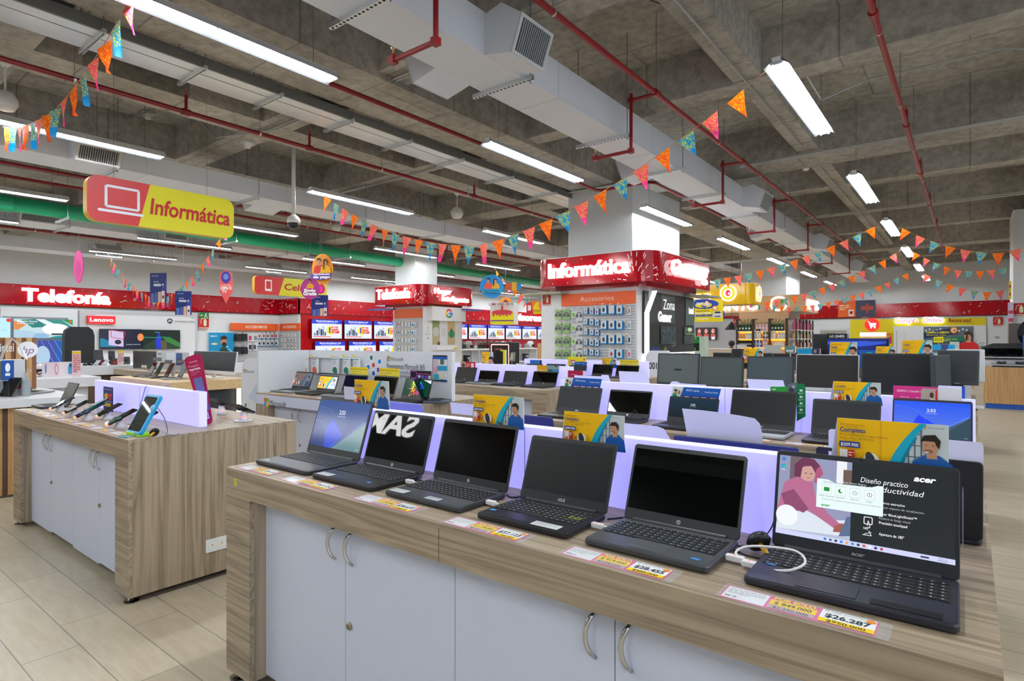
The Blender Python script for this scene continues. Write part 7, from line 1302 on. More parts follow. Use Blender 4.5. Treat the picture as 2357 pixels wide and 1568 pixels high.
def bluep(g, W_, H_): g.ell(0, H_ * .5, W_ * .46, H_ * .46, '#1c86cc', 'print'); pair(g, W_, H_, H_ * .40, H_ * .46, '#d8503c', '#d8a02c'); g.rr(-W_ * .4, H_ * .2, W_ * .4, H_ * .38, H_ * .06, '#2a9cb0', 'print'); g.text('Facilidades', 0, H_ * .29, H_ * .06, '#1c3c8c', al='c', w=W_ * .62, mat='print', bold=.03); g.text('de pago', 0, H_ * .21, H_ * .06, '#1c3c8c', al='c', w=W_ * .6, mat='print', bold=.03)
disc_sign('blue round hanging sign with two embracing people', 1132, 633, 687, 13.5, bluep, CAMY * .9, 1.02, plane='Y', col='#2a8cd0')
disc_sign('blue hanging sign seen obliquely right of the blue round one', 1182, 650, 670, 15.0, lambda g, W_, H_: (g.rect(-W_ * .5, H_ * .1, 0, H_ * .9, '#d8603c', 'print'), g.rect(-W_ * .1, 0, W_ * .2, H_, '#e8b02c', 'print')), CAMY * .9, 1.9, plane='Y', col='#2a8cd0')
disc_sign('orange hanging disc behind the birthday cake sign', 1164, 684, 706, 17.0, lambda g, W_, H_: g.ell(0, H_ * .4, W_ * .2, H_ * .3, '#8a4a2c', 'print'), CAMY, 1.3, plane='Y', col='#e8984c')
def motog(g, W_, H_):
    g.rect(-W_ * .5, 0, W_ * .5, H_, '#1c2c6c', 'print'); g.poly([(-W_ * .1, 0), (W_ * .5, 0), (W_ * .5, H_ * .8)], '#3c3c94', 'print'); g.text('motorola', -W_ * .38, H_ * .88, H_ * .05, '#c8d0f0', w=W_ * .4, mat='print'); g.text('familia', -W_ * .25, H_ * .68, H_ * .05, '#e0e4f8', mat='print'); g.text('moto g', -W_ * .25, H_ * .55, H_ * .12, '#ffffff', w=W_ * .6, mat='print', bold=.02)
    for k, (x, c) in enumerate(((-.42, '#5a6aa8'), (-.2, '#4a5a9c'), (.02, '#c8a898'), (.24, '#e8d0c8'))): g.rr(x * W_, .0, (x + .19) * W_, H_ * (.30 + .03 * k), W_ * .02, c, 'print')
    g.ell(.34 * W_, H_ * .18, .06 * W_, H_ * .06, '#5a342c', 'print', 10)
disc_sign('navy hanging phone poster against the white upper wall', 364, 629, 697, -16.2, motog, .5, .62, 'rect', name='hanging_poster', col='#1c2c6c')
disc_sign('navy hanging phone poster in front of the Telefonía fascia', 422, 671, 726, -15.0, motog, .9, .62, 'rect', name='hanging_poster', col='#1c2c6c')
disc_sign('navy hanging phone poster below the magenta round sign', 736, 680, 728, -13.6, motog, .75, .78, 'rect', name='hanging_poster', col='#1c2c6c')
disc_sign('pink hanging oval seen edge-on above the left fascia', 180, 577, 652, -14.5, lambda g, W_, H_: g.ell(0, H_ * .45, W_ * .3, H_ * .25, '#c83a8c', 'print'), math.radians(15), .45, col='#d84a94')
disc_sign('drop shaped coral hanging sign with a purple lion reading Compra tu', 520, 622, 700, -15.6, lambda g, W_, H_: (g.ell(0, H_ * .78, W_ * .36, H_ * .18, '#4a3a9c', 'print'), g.ell(0, H_ * .80, W_ * .2, H_ * .09, '#6a8ac8', 'print'), g.text('COMPRA TU', 0, H_ * .42, H_ * .09, '#ffffff', al='c', w=W_ * .85, mat='print', bold=.04), g.greek(-W_ * .4, H_ * .56, W_ * .8, 2, H_ * .05, H_ * .02, '#f8e0d8', 'print'), g.text('TV', -W_ * .3, H_ * .32, H_ * .08, '#ffffff', mat='print', bold=.03)), .75, .38, 'drop', col='#e8605c')
# birthday cake cube
p = atY(1188, 748, 15.0); s = (atY(1184, 703, 15.0) - atY(1127, 703, 15.0)).length; t = thing('hanging_cube', 'white cube sign showing an iced birthday cake reading Aniversario', 'hanging sign', (atY(1156, 748, 15.0).x, 15.0, atY(1156, 747, 15.0).z), CAMY * .75)
H_ = atY(1156, 697, 15.0).z - t.location.z; W_ = H_ * 1.12
g = G(); g.box(-W_ / 2, 0, 0, W_ / 2, W_, H_, '#e8e8ec', 'print'); g.build('cube', t)
def cake(g): 
    g.rect(-W_ * .48, 0, W_ * .48, H_ * .55, '#f2e21c', 'print'); g.rect(-W_ * .48, H_ * .14, W_ * .48, H_ * .19, '#6a3a8c', 'print'); g.ell(0, H_ * .55, W_ * .44, H_ * .12, '#d84a54', 'print')
    for k in range(6): g.rr((-.40 + .14 * k) * W_, H_ * (.36 + .04 * (k % 2)), (-.33 + .14 * k) * W_, H_ * .56, W_ * .03, '#d84a54', 'print')
    for k in range(7): g.rect((-.3 + .095 * k) * W_, H_ * .62, (-.285 + .095 * k) * W_, H_ * .74, '#e8b02c', 'print'); g.ell((-.292 + .095 * k) * W_, H_ * .77, W_ * .014, H_ * .03, '#f2c81c', 'print', 8)
    g.rr(-W_ * .04, H_ * .62, W_ * .05, H_ * .84, W_ * .02, '#d83a4c', 'print')
    for k, ch in enumerate('ANIVERSARIO'): g.text(ch, (-.46 + .083 * k) * W_, H_ * .87, H_ * .10, ('#e8502c', '#6a3a9c', '#2a9c4c', '#e8a01c')[k % 4], mat='print', bold=.04)
g = G(frame((0, -.002, 0)), lay=.002); cake(g); g.build('front_print', t)
g = G(frame((-W_ / 2 - .002, W_ * .5, 0), (0, -1, 0)), lay=.002); cake(g); g.build('side_print', t)
g = G(); g.tube([(0, W_ / 2, H_), (0, W_ / 2, 5.29 - t.location.z)], .003, '#8a8e92', 'matte', 4); g.build('suspension_wire', t)
# small hanging appliance sign
t = thing('hanging_sign', 'red and yellow hanging sign reading Pequeños Electrodomésticos', 'hanging sign', (atY(1212, 724, 17.5).x, 17.5, atY(1212, 724, 17.5).z), .1); W_ = atY(1262, 700, 17.5).x - atY(1212, 700, 17.5).x; H_ = atY(1212, 697, 17.5).z - t.location.z
g = G(frame((0, 0, 0)), lay=.003); g.slab(0, 0, W_, H_, .08, -.05, 0, '#e0c400', 'satin'); g.l = .001; g.poly([(0, 0), (W_ * .3, 0), (W_ * .24, H_), (0, H_)], '#b8242c', 'satin'); g.rr(W_ * .06, H_ * .3, W_ * .2, H_ * .75, .02, '#f0d8d8', 'satin'); g.text('Pequeños', W_ * .52, H_ * .55, H_ * .2, '#8a1018', w=W_ * .4, mat='satin'); g.text('Electrodomésticos', W_ * .3, H_ * .2, H_ * .2, '#8a1018', w=W_ * .68, mat='satin'); g.build('board', t)
g = G(); g._oz = t.location.z; hang_wires(g, [(W_ * .2, .02, H_), (W_ * .8, .02, H_)]); g.build('suspension_wires', t)
# advertising trays tucked under the canopy corners
for lab, x0, x1, y0, y1 in (('flat clear tray under the left corner of the big red canopy', -7.9, -6.9, 10.52, 10.84), ('flat clear tray under the far right end of the big red canopy', -5.2, -4.7, 13.2, 14.2), ('flat blue and yellow tray under the left corner of the Telefonía canopy', -15.9, -15.0, 12.5, 13.0), ('flat blue tray under the right end of the Telefonía canopy', -13.7, -13.2, 14.4, 15.3)):
    g = G(); g.box(x0, y0, 2.36, x1, y1, 2.39, '#4a5ab8' if x0 < -10 else '#a8a890', 'print'); 
    for k in range(5): g.box(x0 + .05 + k * (x1 - x0 - .1) / 5, y0 - .002, 2.391, x0 + .03 + (k + .8) * (x1 - x0 - .1) / 5, y1, 2.394, ('#d8c81c', '#2a4ab0', '#e8e8e8')[k % 3], 'print')
    g.tube([((x0 + x1) / 2, (y0 + y1) / 2, 2.39), ((x0 + x1) / 2, (y0 + y1) / 2, 2.43)], .01, '#c8c8c8', 'metal', 5); tag(g.build('leaflet_tray'), lab, 'tray')
# ================================================================ kitchen appliance shelving in front of the televisions
KX = -17.0; ky0, ky1 = atX(1062, 800, KX).y - .3, atX(1238, 800, KX).y + .7
t = thing('shelving_unit', 'white shelving of kitchen appliances before the far televisions', 'shelving', (KX - .5, ky0, 0)); KB = 1
zs = atX(1100, 804.5, KX).z
for z in (zs, zs - .62): g = G(); g.box(0, 0, z - .04, .5, ky1 - ky0, z, '#e4e6ea', 'satin'); g.box(.5, 0, z - .035, .515, ky1 - ky0, z + .02, '#f0f0f2', 'satin'); g.build('shelf', t)
k = 0
while k <= ky1 - ky0: g = G(); g.box(.02, k, 0, .07, k + .04, zs + .05, '#dcdee2', 'satin'); g.box(.43, k, 0, .48, k + .04, zs - .04, '#dcdee2', 'satin'); g.build('upright', t); k += 1.45
g = G(); g.box(-.02, 0, 0, .0, ky1 - ky0, zs, '#c8cace', 'satin'); g.build('back_panel', t)
def appliance(kind, label, y, z, col, s=1.0, x=KX - .25):
    t = thing(kind, label, kind.replace('_', ' '), (x, y, z), PI / 2, 'kitchen appliances on the white shelving')
    if kind == 'air_fryer':
        g = G(); g.lathe([(.14, 0), (.165, .05), (.17, .2), (.15, .31), (.10, .35), (.02, .36)], (0, 0, 0), 18, col, 'satin'); g.build('body', t, smooth=True); g = G(); g.slab(-.09, -.20, .09, -.14, .02, .06, .19, '#2a2c30', 'gloss'); g.box(-.015, -.28, .10, .015, -.19, .13, '#15161a', 'satin'); g.build('drawer', t); g = G(frame((0, -.168, .26))); g.ell(0, 0, .03, .03, '#b8bcc0', 'metal'); g.build('dial', t)
    elif kind == 'coffee_maker':
        g = G(); g.slab(-.09, -.14, .09, .12, .02, 0, .04, col, 'satin'); g.slab(-.09, .02, .09, .12, .02, .04, .34, col, 'satin'); g.slab(-.09, -.14, .09, .12, .02, .28, .36, col, 'satin'); g.build('body', t); g = G(); g.lathe([(.05, .045), (.07, .08), (.065, .17), (.04, .2)], (0, -.06, 0), 14, '#2a2420', 'smoke'); g.build('jug', t); g = G(); g.tube([(.06, -.06, .18), (.1, -.06, .16), (.1, -.06, .1), (.07, -.06, .08)], .008, '#15161a', 'satin', 6); g.build('jug_handle', t)
    elif kind == 'blender':
        g = G(); g.lathe([(.08, 0), (.09, .03), (.075, .12), (.05, .15)], (0, 0, 0), 14, col, 'satin'); g.build('base', t, smooth=True); g = G(); g.lathe([(.045, .15), (.06, .2), (.075, .36), (.078, .38)], (0, 0, 0), 14, '#c8d0d4', 'clear'); g.build('jar', t); g = G(); g.lathe([(.078, .38), (.06, .41), (.02, .42)], (0, 0, 0), 14, '#1c1e22', 'satin'); g.build('lid', t)
    elif kind == 'stand_mixer':
        g = G(); g.slab(-.1, -.2, .1, .12, .05, 0, .04, col, 'gloss'); g.slab(-.05, .03, .05, .12, .03, .04, .24, col, 'gloss'); g.tube([(0, .12, .27), (0, 0, .29), (0, -.2, .27)], [.05, .065, .045], col, 'gloss', 12); g.build('body', t, smooth=False); g = G(); g.lathe([(.06, .045), (.1, .1), (.11, .18)], (0, -.1, 0), 16, '#c4c8cc', 'metal'); g.build('bowl', t)
    else:
        g = G(); g.lathe([(.12, 0), (.13, .02), (.13, .16), (.135, .17)], (0, 0, 0), 18, col, 'metal'); g.build('pot_body', t, smooth=True); g = G(); g.lathe([(.13, .17), (.10, .20), (.02, .215), (.02, .24), (.03, .25)], (0, 0, 0), 18, '#a8acb0', 'metal'); g.build('lid', t, smooth=True)
        for q in (-1, 1): g = G(); g.tube([(q * .13, -.03, .13), (q * .18, -.03, .14), (q * .18, .03, .14), (q * .13, .03, .13)], .010, '#15161a', 'satin', 6); g.build('handle', t)
def kz(u): return atX(u, 800, KX + .2).y
AP = [('coffee_maker', 1064, '#3a3c40', 'dark coffee maker first on the upper shelf'), ('air_fryer', 1080, '#3c3e42', 'rounded grey fryer beside the first coffee maker'), ('air_fryer', 1097, '#9a9490', 'boxy silver fryer on the upper shelf'), ('blender', 1112, '#b8bcc0', 'silver blender after the two fryers'), ('coffee_maker', 1120, '#8a7a6a', 'bronze coffee maker, first of the pair'), ('coffee_maker', 1129, '#7a6a5a', 'bronze coffee maker, second of the pair'), ('coffee_maker', 1139, '#4a4c50', 'dark coffee maker after the bronze pair'), ('blender', 1148, '#a8a098', 'tall pale blender midway along the shelf'), ('stand_mixer', 1161, '#8a8e92', 'grey stand mixer on the upper shelf'), ('stand_mixer', 1175, '#d8dade', 'white stand mixer beside the grey one'), ('blender', 1192, '#2a2c30', 'black blender before the cooking pots'), ('cooking_pot', 1212, '#b8bcc0', 'steel cooking pot, larger'), ('cooking_pot', 1228, '#a8acb0', 'steel cooking pot, farther'), ('air_fryer', 1238, '#dcdee2', 'white kettle-like fryer at the shelf end')]
for kd, u, c, lab in AP: appliance(kd, lab, kz(u), zs, c)
for i, (kd, u, c) in enumerate((('air_fryer', 1072, '#1c1e22'), ('coffee_maker', 1092, '#1c1e22'), ('blender', 1150, '#c8ccd0'), ('coffee_maker', 1180, '#26282c'), ('blender', 1206, '#2a2c30'), ('coffee_maker', 1226, '#3a3c40'))): appliance(kd, 'lower shelf %s, number %s from the left' % (kd.replace('_', ' '), ('one', 'two', 'three', 'four', 'five', 'six')[i]), kz(u), zs - .62, c)
g = G(frame((KX + .02, kz(1152), zs + .0), (0, 1, 0)), lay=.002); w_ = kz(1180) - kz(1152); g.box(0, -.36, 0, w_, .26, .02, '#d8dade', 'satin'); g.l = .02; g.text('Kalley', w_ * .5, -.02, .13, '#1c2c8c', al='c', w=w_ * .8, mat='print', bold=.03); g.line([(w_ * .25 + w_ * .5 * k / 8, .12 + .06 * math.sin(PI * k / 8)) for k in range(9)], .02, '#e8b01c', 'print'); tag(g.build('sign_board'), 'white lettered panel among the kitchen appliances', 'sign')
g = G(); p = atX(1246, 850, -13.8); g.box(-14.0, p.y, 0, -13.4, p.y + .5, atX(1246, 791, -13.8).z, mat='oak_z'); tag(g.build('wood_panel'), 'narrow oak end panel left of the Accesorios stand', 'panel')
p = atY(1123, 805, 7.05); t = thing('gaming_desktop', 'black and coral lit cabinet display between the kitchen shelves and laptops', 'display', (p.x, 7.5, TOP)); hh = 1.345 - TOP + .02; g = G(); g.slab(-.28, -.1, .18, .15, .03, 0, .48, '#1c1a1c', 'satin', bev=.01); g.build('cabinet', t); g = G(frame((0, -.102, 0))); g.line([(-.22, 0), (-.22, .44), (.14, .44), (.14, 0)], .02, '#f0b0a8', 'lit_soft'); g.build('light_edge', t); g = G(frame((0, -.104, 0))); g.rect(-.2, .02, .12, .42, '#26181a', 'print'); g.rect(-.14, .3, .02, .38, '#8a4a3c', 'print'); g.build('front_panel', t)
sign_board('black and yellow banner display right of the coral lit cabinet', 1140, 1164, 806, 842, 7.15, lambda g, w, h: (g.rect(0, 0, w * .75, h, '#101012', 'print'), g.rect(w * .75, 0, w, h, '#e8e01c', 'print'), g.rect(w * .5, h * .92, w, h, '#e8e01c', 'print')))
monitor('small cream framed screen beneath the white lettered panel', 1161, 1183, 811, 832, 7.4, frame_c='#7a7a74', col='#b8b8a0', bez=.02, scr='satin')
# ================================================================ back wall: checkout zone
YW = 33.98
def yb(name, label, cat, u0, v0, u1, v1, draw, th=.05, dy=0.0, col='#e3e5e8', mat='satin', lay=.004):
    a = atY(u0, v0, YW - dy); b = atY(u1, v0, YW - dy); c = atY(u0, v1, YW - dy); w = b.x - a.x; h = a.z - c.z
    g = G(frame((a.x, YW - dy, c.z)), lay=lay); g.box(0, 0, -th, w, h, 0, col, mat); draw(g, w, h); return tag(g.build(name), label, cat)
yb('wall_cladding', 'bright yellow wall cladding around the lit cart emblem', 'wall panel', 1957, 737, 2270, 850, lambda g, w, h: None, .03, .02, '#e2cf00', 'yellow_wall')
yb('wall_opening_panel', 'white recessed panel right of the cart emblem, with a door', 'wall panel', 2057, 752, 2270, 850, lambda g, w, h: (g.rect(.1, 0, .14, h * .9, '#b8babc', 'satin'), g.rect(w * .12, 0, w * .125, h * .85, '#c4c6c8', 'satin')), .03, .06, '#e3e5e8')
yb('wall_niche', 'pale framed service window left of the yellow wall', 'window', 1885, 757, 1952, 790, lambda g, w, h: (g.rect(.06, .06, w - .06, h - .1, '#a8a49c', 'satin'), g.rect(.3, .06, w * .6, h * .7, '#8a8478', 'satin')), .03, .04, '#d8dadc')
a = atY(2007, 748, YW - .1); R = .53 * .5 * 1.0; g = G(frame((a.x, YW - .1, a.z)), lay=.006); R = (atY(2024, 748, YW - .1).x - a.x); g.prism([(R * math.cos(q), R * math.sin(q)) for q in [2 * PI * k / 32 for k in range(32)]], -.06, 0, '#f01414', 'lit_soft')
g.line([(-R * .62, R * .55), (-R * .42, R * .5), (-R * .2, -R * .3), (R * .5, -R * .3)], R * .11, '#ffffff', 'lit_soft'); g.poly([(-R * .38, R * .28), (R * .62, R * .22), (R * .5, -R * .16), (-R * .27, -R * .2)], '#ffffff', 'lit_soft'); g.ell(-R * .1, -R * .5, R * .12, R * .12, '#ffffff', 'lit_soft', 14); g.ell(R * .4, -R * .5, R * .12, R * .12, '#ffffff', 'lit_soft', 14); g.line([(-R * .3, R * .05), (R * .58, R * .03)], R * .05, '#f01414', 'lit_soft'); tag(g.build('cart_emblem'), 'round red lit emblem with a white shopping cart', 'sign')
def ytext(name, label, s, u0, u1, vb, h, col, mat, halo=None, **k):
    a = atY(u0, vb, YW - .1); b = atY(u1, vb, YW - .1); g = G(frame((a.x, YW - .1, a.z)), lay=.01)
    if halo: g.text(s, -.02, 0, h, halo, w=b.x - a.x + .04, mat='lit', bold=.10, shear=.2); g.text(s, 0, 0, h, col, w=b.x - a.x, mat=mat, bold=.01, shear=.2, **k)
    else: g.text(s, 0, 0, h, col, w=b.x - a.x, mat=mat, bold=.02, shear=.2, **k)
    return tag(g.build(name), label, 'sign')
ytext('lit_lettering', 'glowing white haloed lettering Compra on the yellow wall', 'Compra', 2060, 2113, 744, .24, '#c83a6c', 'lit_soft', '#ffffff')
ytext('lit_lettering', 'glowing white haloed lettering Online on the yellow wall', 'Online', 2124, 2172, 743, .24, '#c83a6c', 'lit_soft', '#ffffff')
ytext('wall_lettering', 'dark red lettering Recoge aquí on the yellow wall', 'Recoge aquí', 2183, 2236, 742, .17, '#a0341c', 'print')
def credit(g, w, h):
    g.rect(0, 0, w, h, '#6a7880', 'print')
    for k in range(12): g.ell(w * (.05 + .075 * k), h * (.86 + .04 * math.sin(k * 2)), w * .022, h * .04, '#e8ecf0', 'print', 10)
    g.poly([(0, h * .55), (0, h * .78), (w * .62, h * .95), (w * .62, h * .72)], '#1c3468', 'print'); g.poly([(w * .1, h * .36), (w * .1, h * .5), (w * .85, h * .64), (w * .85, h * .46)], '#1f7a64', 'print')
    g.text('COMPRA A CRÉDITO', w * .05, h * .74, h * .07, '#f2e21c', w=w * .48, mat='print', bold=.05); g.text('ahorras más', w * .06, h * .66, h * .04, '#f2e21c', w=w * .4, mat='print', bold=.03); g.greek(w * .3, h * .53, w * .4, 2, h * .06, h * .03, '#d8e05c', 'print')
    g.ell(w * .62, h * .86, w * .075, h * .13, '#e88c1c', 'print', 20); g.ell(w * .62, h * .86, w * .05, h * .085, '#f8e8c8', 'print', 20); g.ell(w * .63, h * .85, w * .02, h * .04, '#c8342c', 'print', 10)
    man(g, w * .91, 0, h * .78, '#d82c2c', '#4a2c20', '#d8a888'); g.poly([(w * .85, h * .45), (w * .86, h * .74), (w * .9, h * .77), (w * .885, h * .5)], '#4a2c20', 'print'); g.rr(w * .54, 0, w * .73, h * .42, w * .01, '#dfe2e4', 'print')
yb('advert_poster', 'credit poster with a person in red holding a phone on the white panel', 'poster', 2126, 753, 2240, 812, credit, .03, .095)
yb('info_notice', 'small printed notice at the right of the credit poster', 'notice', 2251, 785, 2270, 806, lambda g, w, h: (g.rect(0, 0, w, h, '#e8eaec', 'print'), g.greek(w * .1, h * .8, w * .8, 2, h * .15, h * .05, '#5a5e64', 'print'), g.text('addi', w * .3, h * .3, h * .2, '#3a3e44', mat='print', bold=.03)), .01, .10)
p = atY(2297, 741, YW - .02); fire_sign('red extinguisher sign on the back wall right of the yellow wall', frame((p.x, YW - .02, p.z)), .33)
yb('wall_outlet', 'pair of outlets on the back wall below the extinguisher sign', 'outlet', 2289, 774, 2301, 781, lambda g, w, h: (g.rect(.02, .02, w * .45, h - .02, '#8a8c8e', 'print'), g.rect(w * .55, .02, w - .02, h - .02, '#8a8c8e', 'print')), .02, .01)
p = atY(2347, 713, 19.58); fire_sign('large red extinguisher sign on the white column at the right edge', frame((p.x, 19.58, p.z)), .26)
yb('hanging_banner', 'orange and dark double banner hanging before the red back fascia', 'banner', 1929, 694, 2015, 731, lambda g, w, h: (g.rect(0, 0, w * .48, h, '#e8641c', 'print'), g.rect(w * .48, 0, w, h, '#3c4258', 'print'), g.greek(w * .04, h * .75, w * .3, 3, h * .12, h * .06, '#f8d8b0', 'print'), g.rect(w * .29, h * .05, w * .43, h * .45, '#e8e4e4', 'print'), g.poly([(w * .31, h * .1), (w * .33, h * .35), (w * .39, h * .1), (w * .41, h * .35)], '#d02a2c', 'print'), g.rect(w * .62, h * .4, w * .96, h * .65, '#a8483c', 'print'), g.rect(w * .76, h * .2, w * .82, h * .8, '#a8483c', 'print')), .03, .145)
yb('promo_totem', 'yellow promotional panel with a green round badge beside the arcade television', 'poster', 2027, 767, 2053, 802, lambda g, w, h: (g.rect(0, 0, w, h, '#e8a81c', 'print'), g.text('ANIVERSARIO', w * .1, h * .85, h * .08, '#c8342c', w=w * .85, mat='print', bold=.04), g.ell(w * .32, h * .45, w * .3, h * .27, '#1c7a4c', 'print', 20), g.rr(w * .7, h * .3, w * .95, h * .75, .02, '#c82a7c', 'print')), .03, .095)
yb('product_shelf', 'lit product shelf with colour stripes on the yellow wall', 'shelf', 1979, 766, 2040, 782, lambda g, w, h: (g.rect(0, 0, w, h, '#dfe6ee', 'lit_soft'), g.rect(0, h * .2, w, h * .4, '#e8b82c', 'print'), g.rect(0, h * .05, w, h * .18, '#d83a3c', 'print')), .05, .11)
# Alkosto-like pay counter zone left of the perfume shelves
fascia('short red fascia segment with lit lettering pay', (atY(1640, 740, 30.0).x - 2.3, 30.2, 0), (1, 0, 0), 5.1, n=4, letters=lambda g, W, H: g.text('pay', W - 1.05, .12, .42, '#ffffff', w=.95, mat='lit', bold=.05, ext=.04))
xx = atY(1640, 740, 30.0).x; g = G(); g.box(xx - 2.3, 30.21, 0, xx + 2.8, 30.5, 3.14, '#b4b6bc', 'satin'); tag(g.build('partition_wall'), 'grey partition wall with a television behind the pay counter', 'partition')
def trip(g, w, h):
    for k in range(3):
        x = w * k / 3; g.rect(x, 0, x + w / 3, h, '#3a2a2c', 'screen'); g.ell(x + w * .17, h * .72, w * .08, h * .2, '#d89a8c', 'screen', 12); g.poly([(x + w * .05, h * .1), (x + w * .08, h * .5), (x + w * .28, h * .45), (x + w * .3, h * .1)], '#c0584c', 'screen'); g.rect(x + w * .1, 0, x + w * .26, h * .25, '#c8d8e8', 'screen')
a = atY(1598, 755, 29.9); b = atY(1647, 755, 29.9); c = atY(1598, 783, 29.9); wall_tv('television showing three repeated portraits on the grey partition', 0, b.x - a.x, 0, a.z - c.z, draw=trip, xd=(1, 0, 0), o=(a.x, 30.085, c.z), group=None)
p = atY(1691, 742, 29.8); fire_sign('red extinguisher sign beside the perfume shelves', frame((p.x, 30.18, p.z)), .34)
def wallad(g, w, h):
    g.rect(0, 0, w, h, '#f0dc1c', 'print'); g.ell(w * .35, h * .82, w * .5, h * .22, '#2a4ab0', 'print', 24); g.ell(w * .32, h * .78, w * .3, h * .13, '#f2e23c', 'print', 24); g.text('Pague', w * .08, h * .82, h * .09, '#ffffff', mat='print', bold=.05); g.text('Pago', w * .25, h * .68, h * .09, '#2a4ab0', mat='print', bold=.05)
    g.poly([(w * .36, h * .74), (w * .36, h * .88), (w * .44, h * .98), (w * .52, h * .88), (w * .52, h * .76)], '#e8eef4', 'print'); g.line([(w * .34, h * .87), (w * .44, h * .99), (w * .54, h * .86)], h * .03, '#e8642c', 'print'); g.ell(w * .73, h * .62, w * .1, h * .12, '#e8842c', 'print', 20); g.ell(w * .73, h * .62, w * .07, h * .085, '#f6e4c0', 'print', 20)
    g.text('PARTICIPA POR UN', w * .07, h * .48, h * .05, '#3a3a1c', w=w * .46, mat='print', bold=.03); g.text('Bono de vivienda', w * .03, h * .38, h * .07, '#ffffff', w=w * .55, mat='print', bold=.04); g.text('130.000.000', 0, h * .25, h * .09, '#2a4ab0', w=w * .65, mat='print', bold=.05); g.text('y 2 Carros', w * .1, h * .11, h * .08, '#ffffff', w=w * .4, mat='print', bold=.04)
    g.poly([(w * .66, h * .18), (w * .66, h * .3), (w * .72, h * .48), (w * .94, h * .48), (w * .99, h * .3), (w * .99, h * .18)], '#dfe2e4', 'print'); g.poly([(w * .71, h * .38), (w * .75, h * .46), (w * .91, h * .46), (w * .95, h * .38)], '#2a3a44', 'print'); g.rect(w * .72, h * .22, w * .93, h * .26, '#2a2c30', 'print')
a = atY(1599, 690, 17.0); b = atY(1668, 690, 17.0); c = atY(1599, 742, 17.0); t = thing('hanging_sign', 'yellow and blue rounded sign reading 130.000.000 y 2 Carros', 'hanging sign', (a.x, 17.0, c.z)); w_, h_ = b.x - a.x, a.z - c.z
g = G(frame((0, 0, 0)), lay=.003); g.prism([(0, 0), (w_ * .85, 0), (w_ * .97, h_ * .12), (w_, h_ * .35), (w_ * .9, h_ * .65), (w_ * .7, h_ * .88), (w_ * .45, h_), (0, h_)], -.02, 0, '#2a4ab0', 'print'); g.l = .001
g.M = g.M @ Matrix.Scale(.97, 4, (1, 0, 0)); wallad(g, w_ * .98, h_ * .94); g.build('board', t); g = G(); g._oz = c.z; hang_wires(g, [(w_ * .3, .01, h_)]); g.build('suspension_wires', t)
p0 = atY(1594, 772, 16.2); 
sign_board('green promotional totem with phones beside the gaming wall', 1592, 1610, 776, 808, 14.19, lambda g, w, h: (g.rect(0, 0, w, h, '#1c2420', 'print'), g.rect(0, h * .55, w, h, '#1c9a3c', 'print'), g.greek(w * .1, h * .9, w * .6, 2, h * .1, h * .04, '#c8f0c8', 'print'), g.ell(w * .8, h * .85, w * .1, h * .08, '#3a5a44', 'print', 10), g.text('11', w * .2, h * .05, h * .16, '#9ae03c', mat='print', bold=.05)))
g = G(); a = atY(1592, 775, 14.2); b = atY(1621, 775, 14.2); g.box(a.x, 14.2, 0, b.x, 14.5, a.z, '#c8dccc', 'satin'); tag(g.build('display_totem'), 'pale green standing totem behind the green promotional panel', 'totem')
# perfume / cosmetics shelving under the wood canopy
PY = 24.6; sx0, sx1 = atY(1697, 780, PY).x, atY(1811, 780, PY).x; zt = atY(1700, 736, PY).z; zb = .1
t = thing('perfume_shelving', 'oak shelving with dark posts and amber lit shelves of boxed cosmetics', 'shelving', (sx0, PY, 0))
g = G(); g.box(0, .25, 0, sx1 - sx0, .32, 2.49, mat='wood_canopy'); g.build('back_panel', t)
zsh = [atY(1700, v, PY).z for v in (763, 780, 799, 816)]
for k in range(4): x = (sx1 - sx0) * k / 3; g = G(); g.box(x - .04, -.05, 0, x + .04, .05, zt, '#3a2c26', 'satin'); g.box(x - .04, -.05, zt - .04, x + .14, .05, zt, '#3a2c26', 'satin'); g.build('post', t)
for z in zsh: g = G(); g.box(.0, -.04, z - .03, sx1 - sx0, .25, z, '#e8e0d4', 'satin'); g.build('shelf', t); g = G(); g.box(.05, .15, z - .09, sx1 - sx0 - .05, .2, z - .032, '#ff8a10', 'lit'); g.build('shelf_light', t)
for q in (.35, 1.45): 
    g = G(frame((q * .98, .24, zsh[0] + .15)), lay=.003)
    for k in range(9): a_ = PI * (.05 + .11 * k); g.line([(0, 0), (.45 * math.cos(a_), .35 * math.sin(a_))], .03, '#6a7a4c', 'print')
    g.build('palm_print', t)
RR = random.Random(9)
def boxrow(desc, u0, u1, v, n, h, cols, y=PY + .08):
    a = atY(u0, v, y); b = atY(u1, v, y); z = min(zsh, key=lambda q: abs(q - a.z)); w = (b.x - a.x) / n
    for k in range(n):
        g = G(); g.slab(-w * .45, -.05, w * .45, .05, .005, 0, h, cols[k % len(cols)], 'print'); g.box(-w * .25, -.052, h * .3, w * .25, -.05, h * .55, '#e8e4dc', 'print')
        o = g.build('cosmetic_box'); o.location = (a.x + w * (k + .5), y, z + .001); tag(o, '%s, %s along its row' % (desc, ('first', 'second', 'third', 'fourth', 'fifth', 'sixth', 'seventh')[k]), 'box', 'boxed cosmetics on the amber shelves')
boxrow('dark green box on the top shelf left bay', 1700, 1729, 763, 4, .26, ['#2c4a34']); boxrow('pink box on the top shelf middle bay', 1739, 1769, 762.5, 4, .28, ['#c8a0a4', '#d8b0b0']); boxrow('dark green box on the top shelf right bay', 1775, 1804, 761.5, 4, .26, ['#26442e'])
